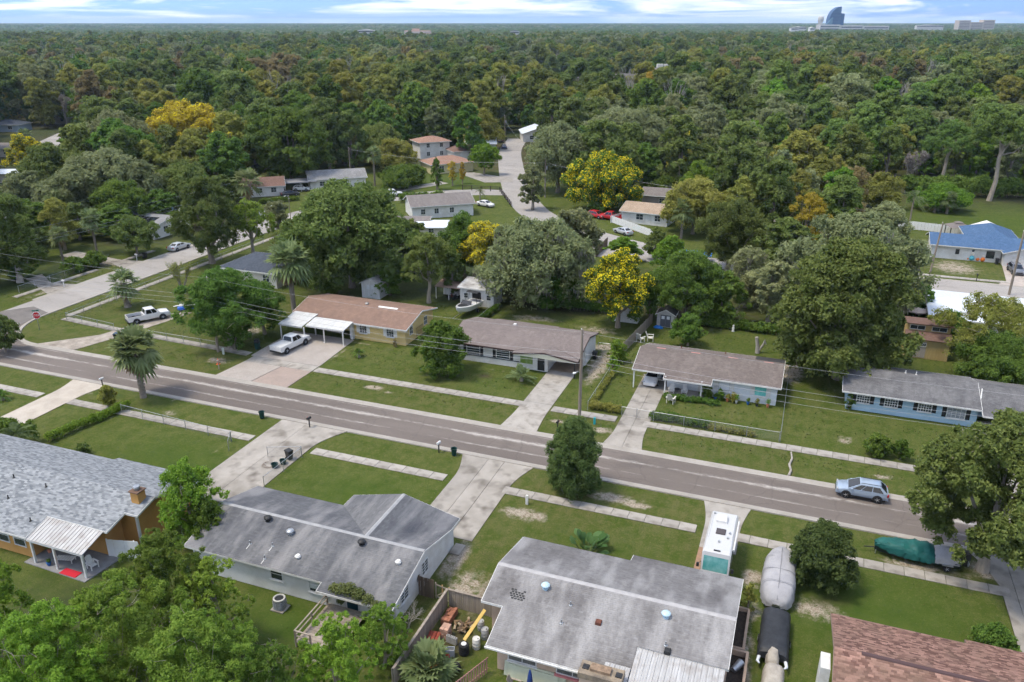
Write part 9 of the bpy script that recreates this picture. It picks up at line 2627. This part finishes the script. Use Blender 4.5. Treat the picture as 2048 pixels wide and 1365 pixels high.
m2p = ng.nodes.new('GeometryNodeMeshToPoints')
iop = ng.nodes.new('GeometryNodeInstanceOnPoints')
ci = ng.nodes.new('GeometryNodeCollectionInfo'); ci.inputs['Collection'].default_value = hid
ci.inputs['Separate Children'].default_value = True; ci.inputs['Reset Children'].default_value = True
iop.inputs['Pick Instance'].default_value = True
def gattr(n, ty):
 q = ng.nodes.new('GeometryNodeInputNamedAttribute'); q.data_type = ty; q.inputs['Name'].default_value = n
 return q.outputs['Attribute']
cx3 = ng.nodes.new('ShaderNodeCombineXYZ'); ng.links.new(gattr('turn', 'FLOAT'), cx3.inputs['Z'])
ng.links.new(gi.outputs[0], m2p.inputs['Mesh']); ng.links.new(m2p.outputs[0], iop.inputs['Points'])
ng.links.new(ci.outputs[0], iop.inputs['Instance']); ng.links.new(gattr('kind_index', 'INT'), iop.inputs['Instance Index'])
ng.links.new(cx3.outputs[0], iop.inputs['Rotation']); ng.links.new(gattr('size', 'FLOAT'), iop.inputs['Scale'])
ng.links.new(iop.outputs[0], go.inputs[0])
md = forest.modifiers.new('spread', 'NODES'); md.node_group = ng
print('woods', len(ind), 'rest', len(rest), 'clumps', len(far_cl))
gn = 70000
gpx, gpy = FR.uniform(-124,44, gn), FR.uniform(34,112, gn)
keep = np.ones(gn, bool)
for x0, x1, y0, y1 in [(-140,80,65.1,72.6),(-114,-105,30,140),(-105.5,-96,72,79),(-140,60,59.7,61.2),(-95,60,77.5,81.2),(-51.8,-44.8,49,66),(-29,-23,51.8,66),(-28.3,-24.3,72,95),(-16.7,-13.1,72,92),(-67,-55.8,72,90),(17.5,24,38,66),(-81.8,-77.2,40,66),(-5.1,-1.7,51,66),
      (20,29,72,93),(-97,-85,72,91),(-75,-47,36,50),(-44.2,-23.5,39.5,52),(-18,-.5,33,52),(5,26,39,51),(-67,-48,88,99),(-42,-24,86,98),(-17.5,0,86,97),(6,28.5,88,99),(-22,-17.5,35,44),(-92,-80,104,115)]:
 keep &= ~((gpx > x0) & (gpx < x1) & (gpy > y0) & (gpy < y1))
gP = np.stack([gpx, gpy, np.zeros(gn)], 1)[keep]
gN = unit(FR, len(gP)) * .7 + np.array([0,0,.55])
gN /= np.linalg.norm(gN, axis=1, keepdims=True)
gs_ = FR.uniform(.05,.13, len(gP)) * (1 + (gP[:, 1] > 75))
gV, gF = leaf_quads(gP + np.array([0,0,.04]), gN, 1.0,.8, FR, .1)
gV = np.repeat(gP, 3,0) + (gV - np.repeat(gP, 3,0)) * np.repeat(gs_, 3)[:, None]
gV[:, 2] = np.maximum(gV[:, 2], -.015)
gr_ = obj_from('grass', fastmesh('grass', gV, gF, tint_mat('grass_tuft', (.034,.066,.010),(.125,.130,.046), rough=.9, spec=.1, transl=.3, var=0, huevar=0), {'tint': np.repeat(FR.random(len(gP)),3)}))
tag(gr_, 'short tufted grass and weeds of the front and back lawns', 'grass', kind='stuff')
# ================================================================== the air
hz = MB().box(-27000,-27000,-1.2,27000,27000,135).build('haze', None)
hz.data.materials.clear()
hm = bpy.data.materials.new('haze_air')
hm.use_nodes = True
hm.node_tree.nodes.clear()
ho = hm.node_tree.nodes.new('ShaderNodeOutputMaterial')
hv = hm.node_tree.nodes.new('ShaderNodeVolumePrincipled')
hv.inputs['Color'].default_value = (.58,.77,1.0,1)
hv.inputs['Density'].default_value = 7.5e-5
hv.inputs['Anisotropy'].default_value = 0.2
hm.node_tree.links.new(hv.outputs[0], ho.inputs['Volume'])
hz.data.materials.append(hm)
tag(hz, kind='stuff')
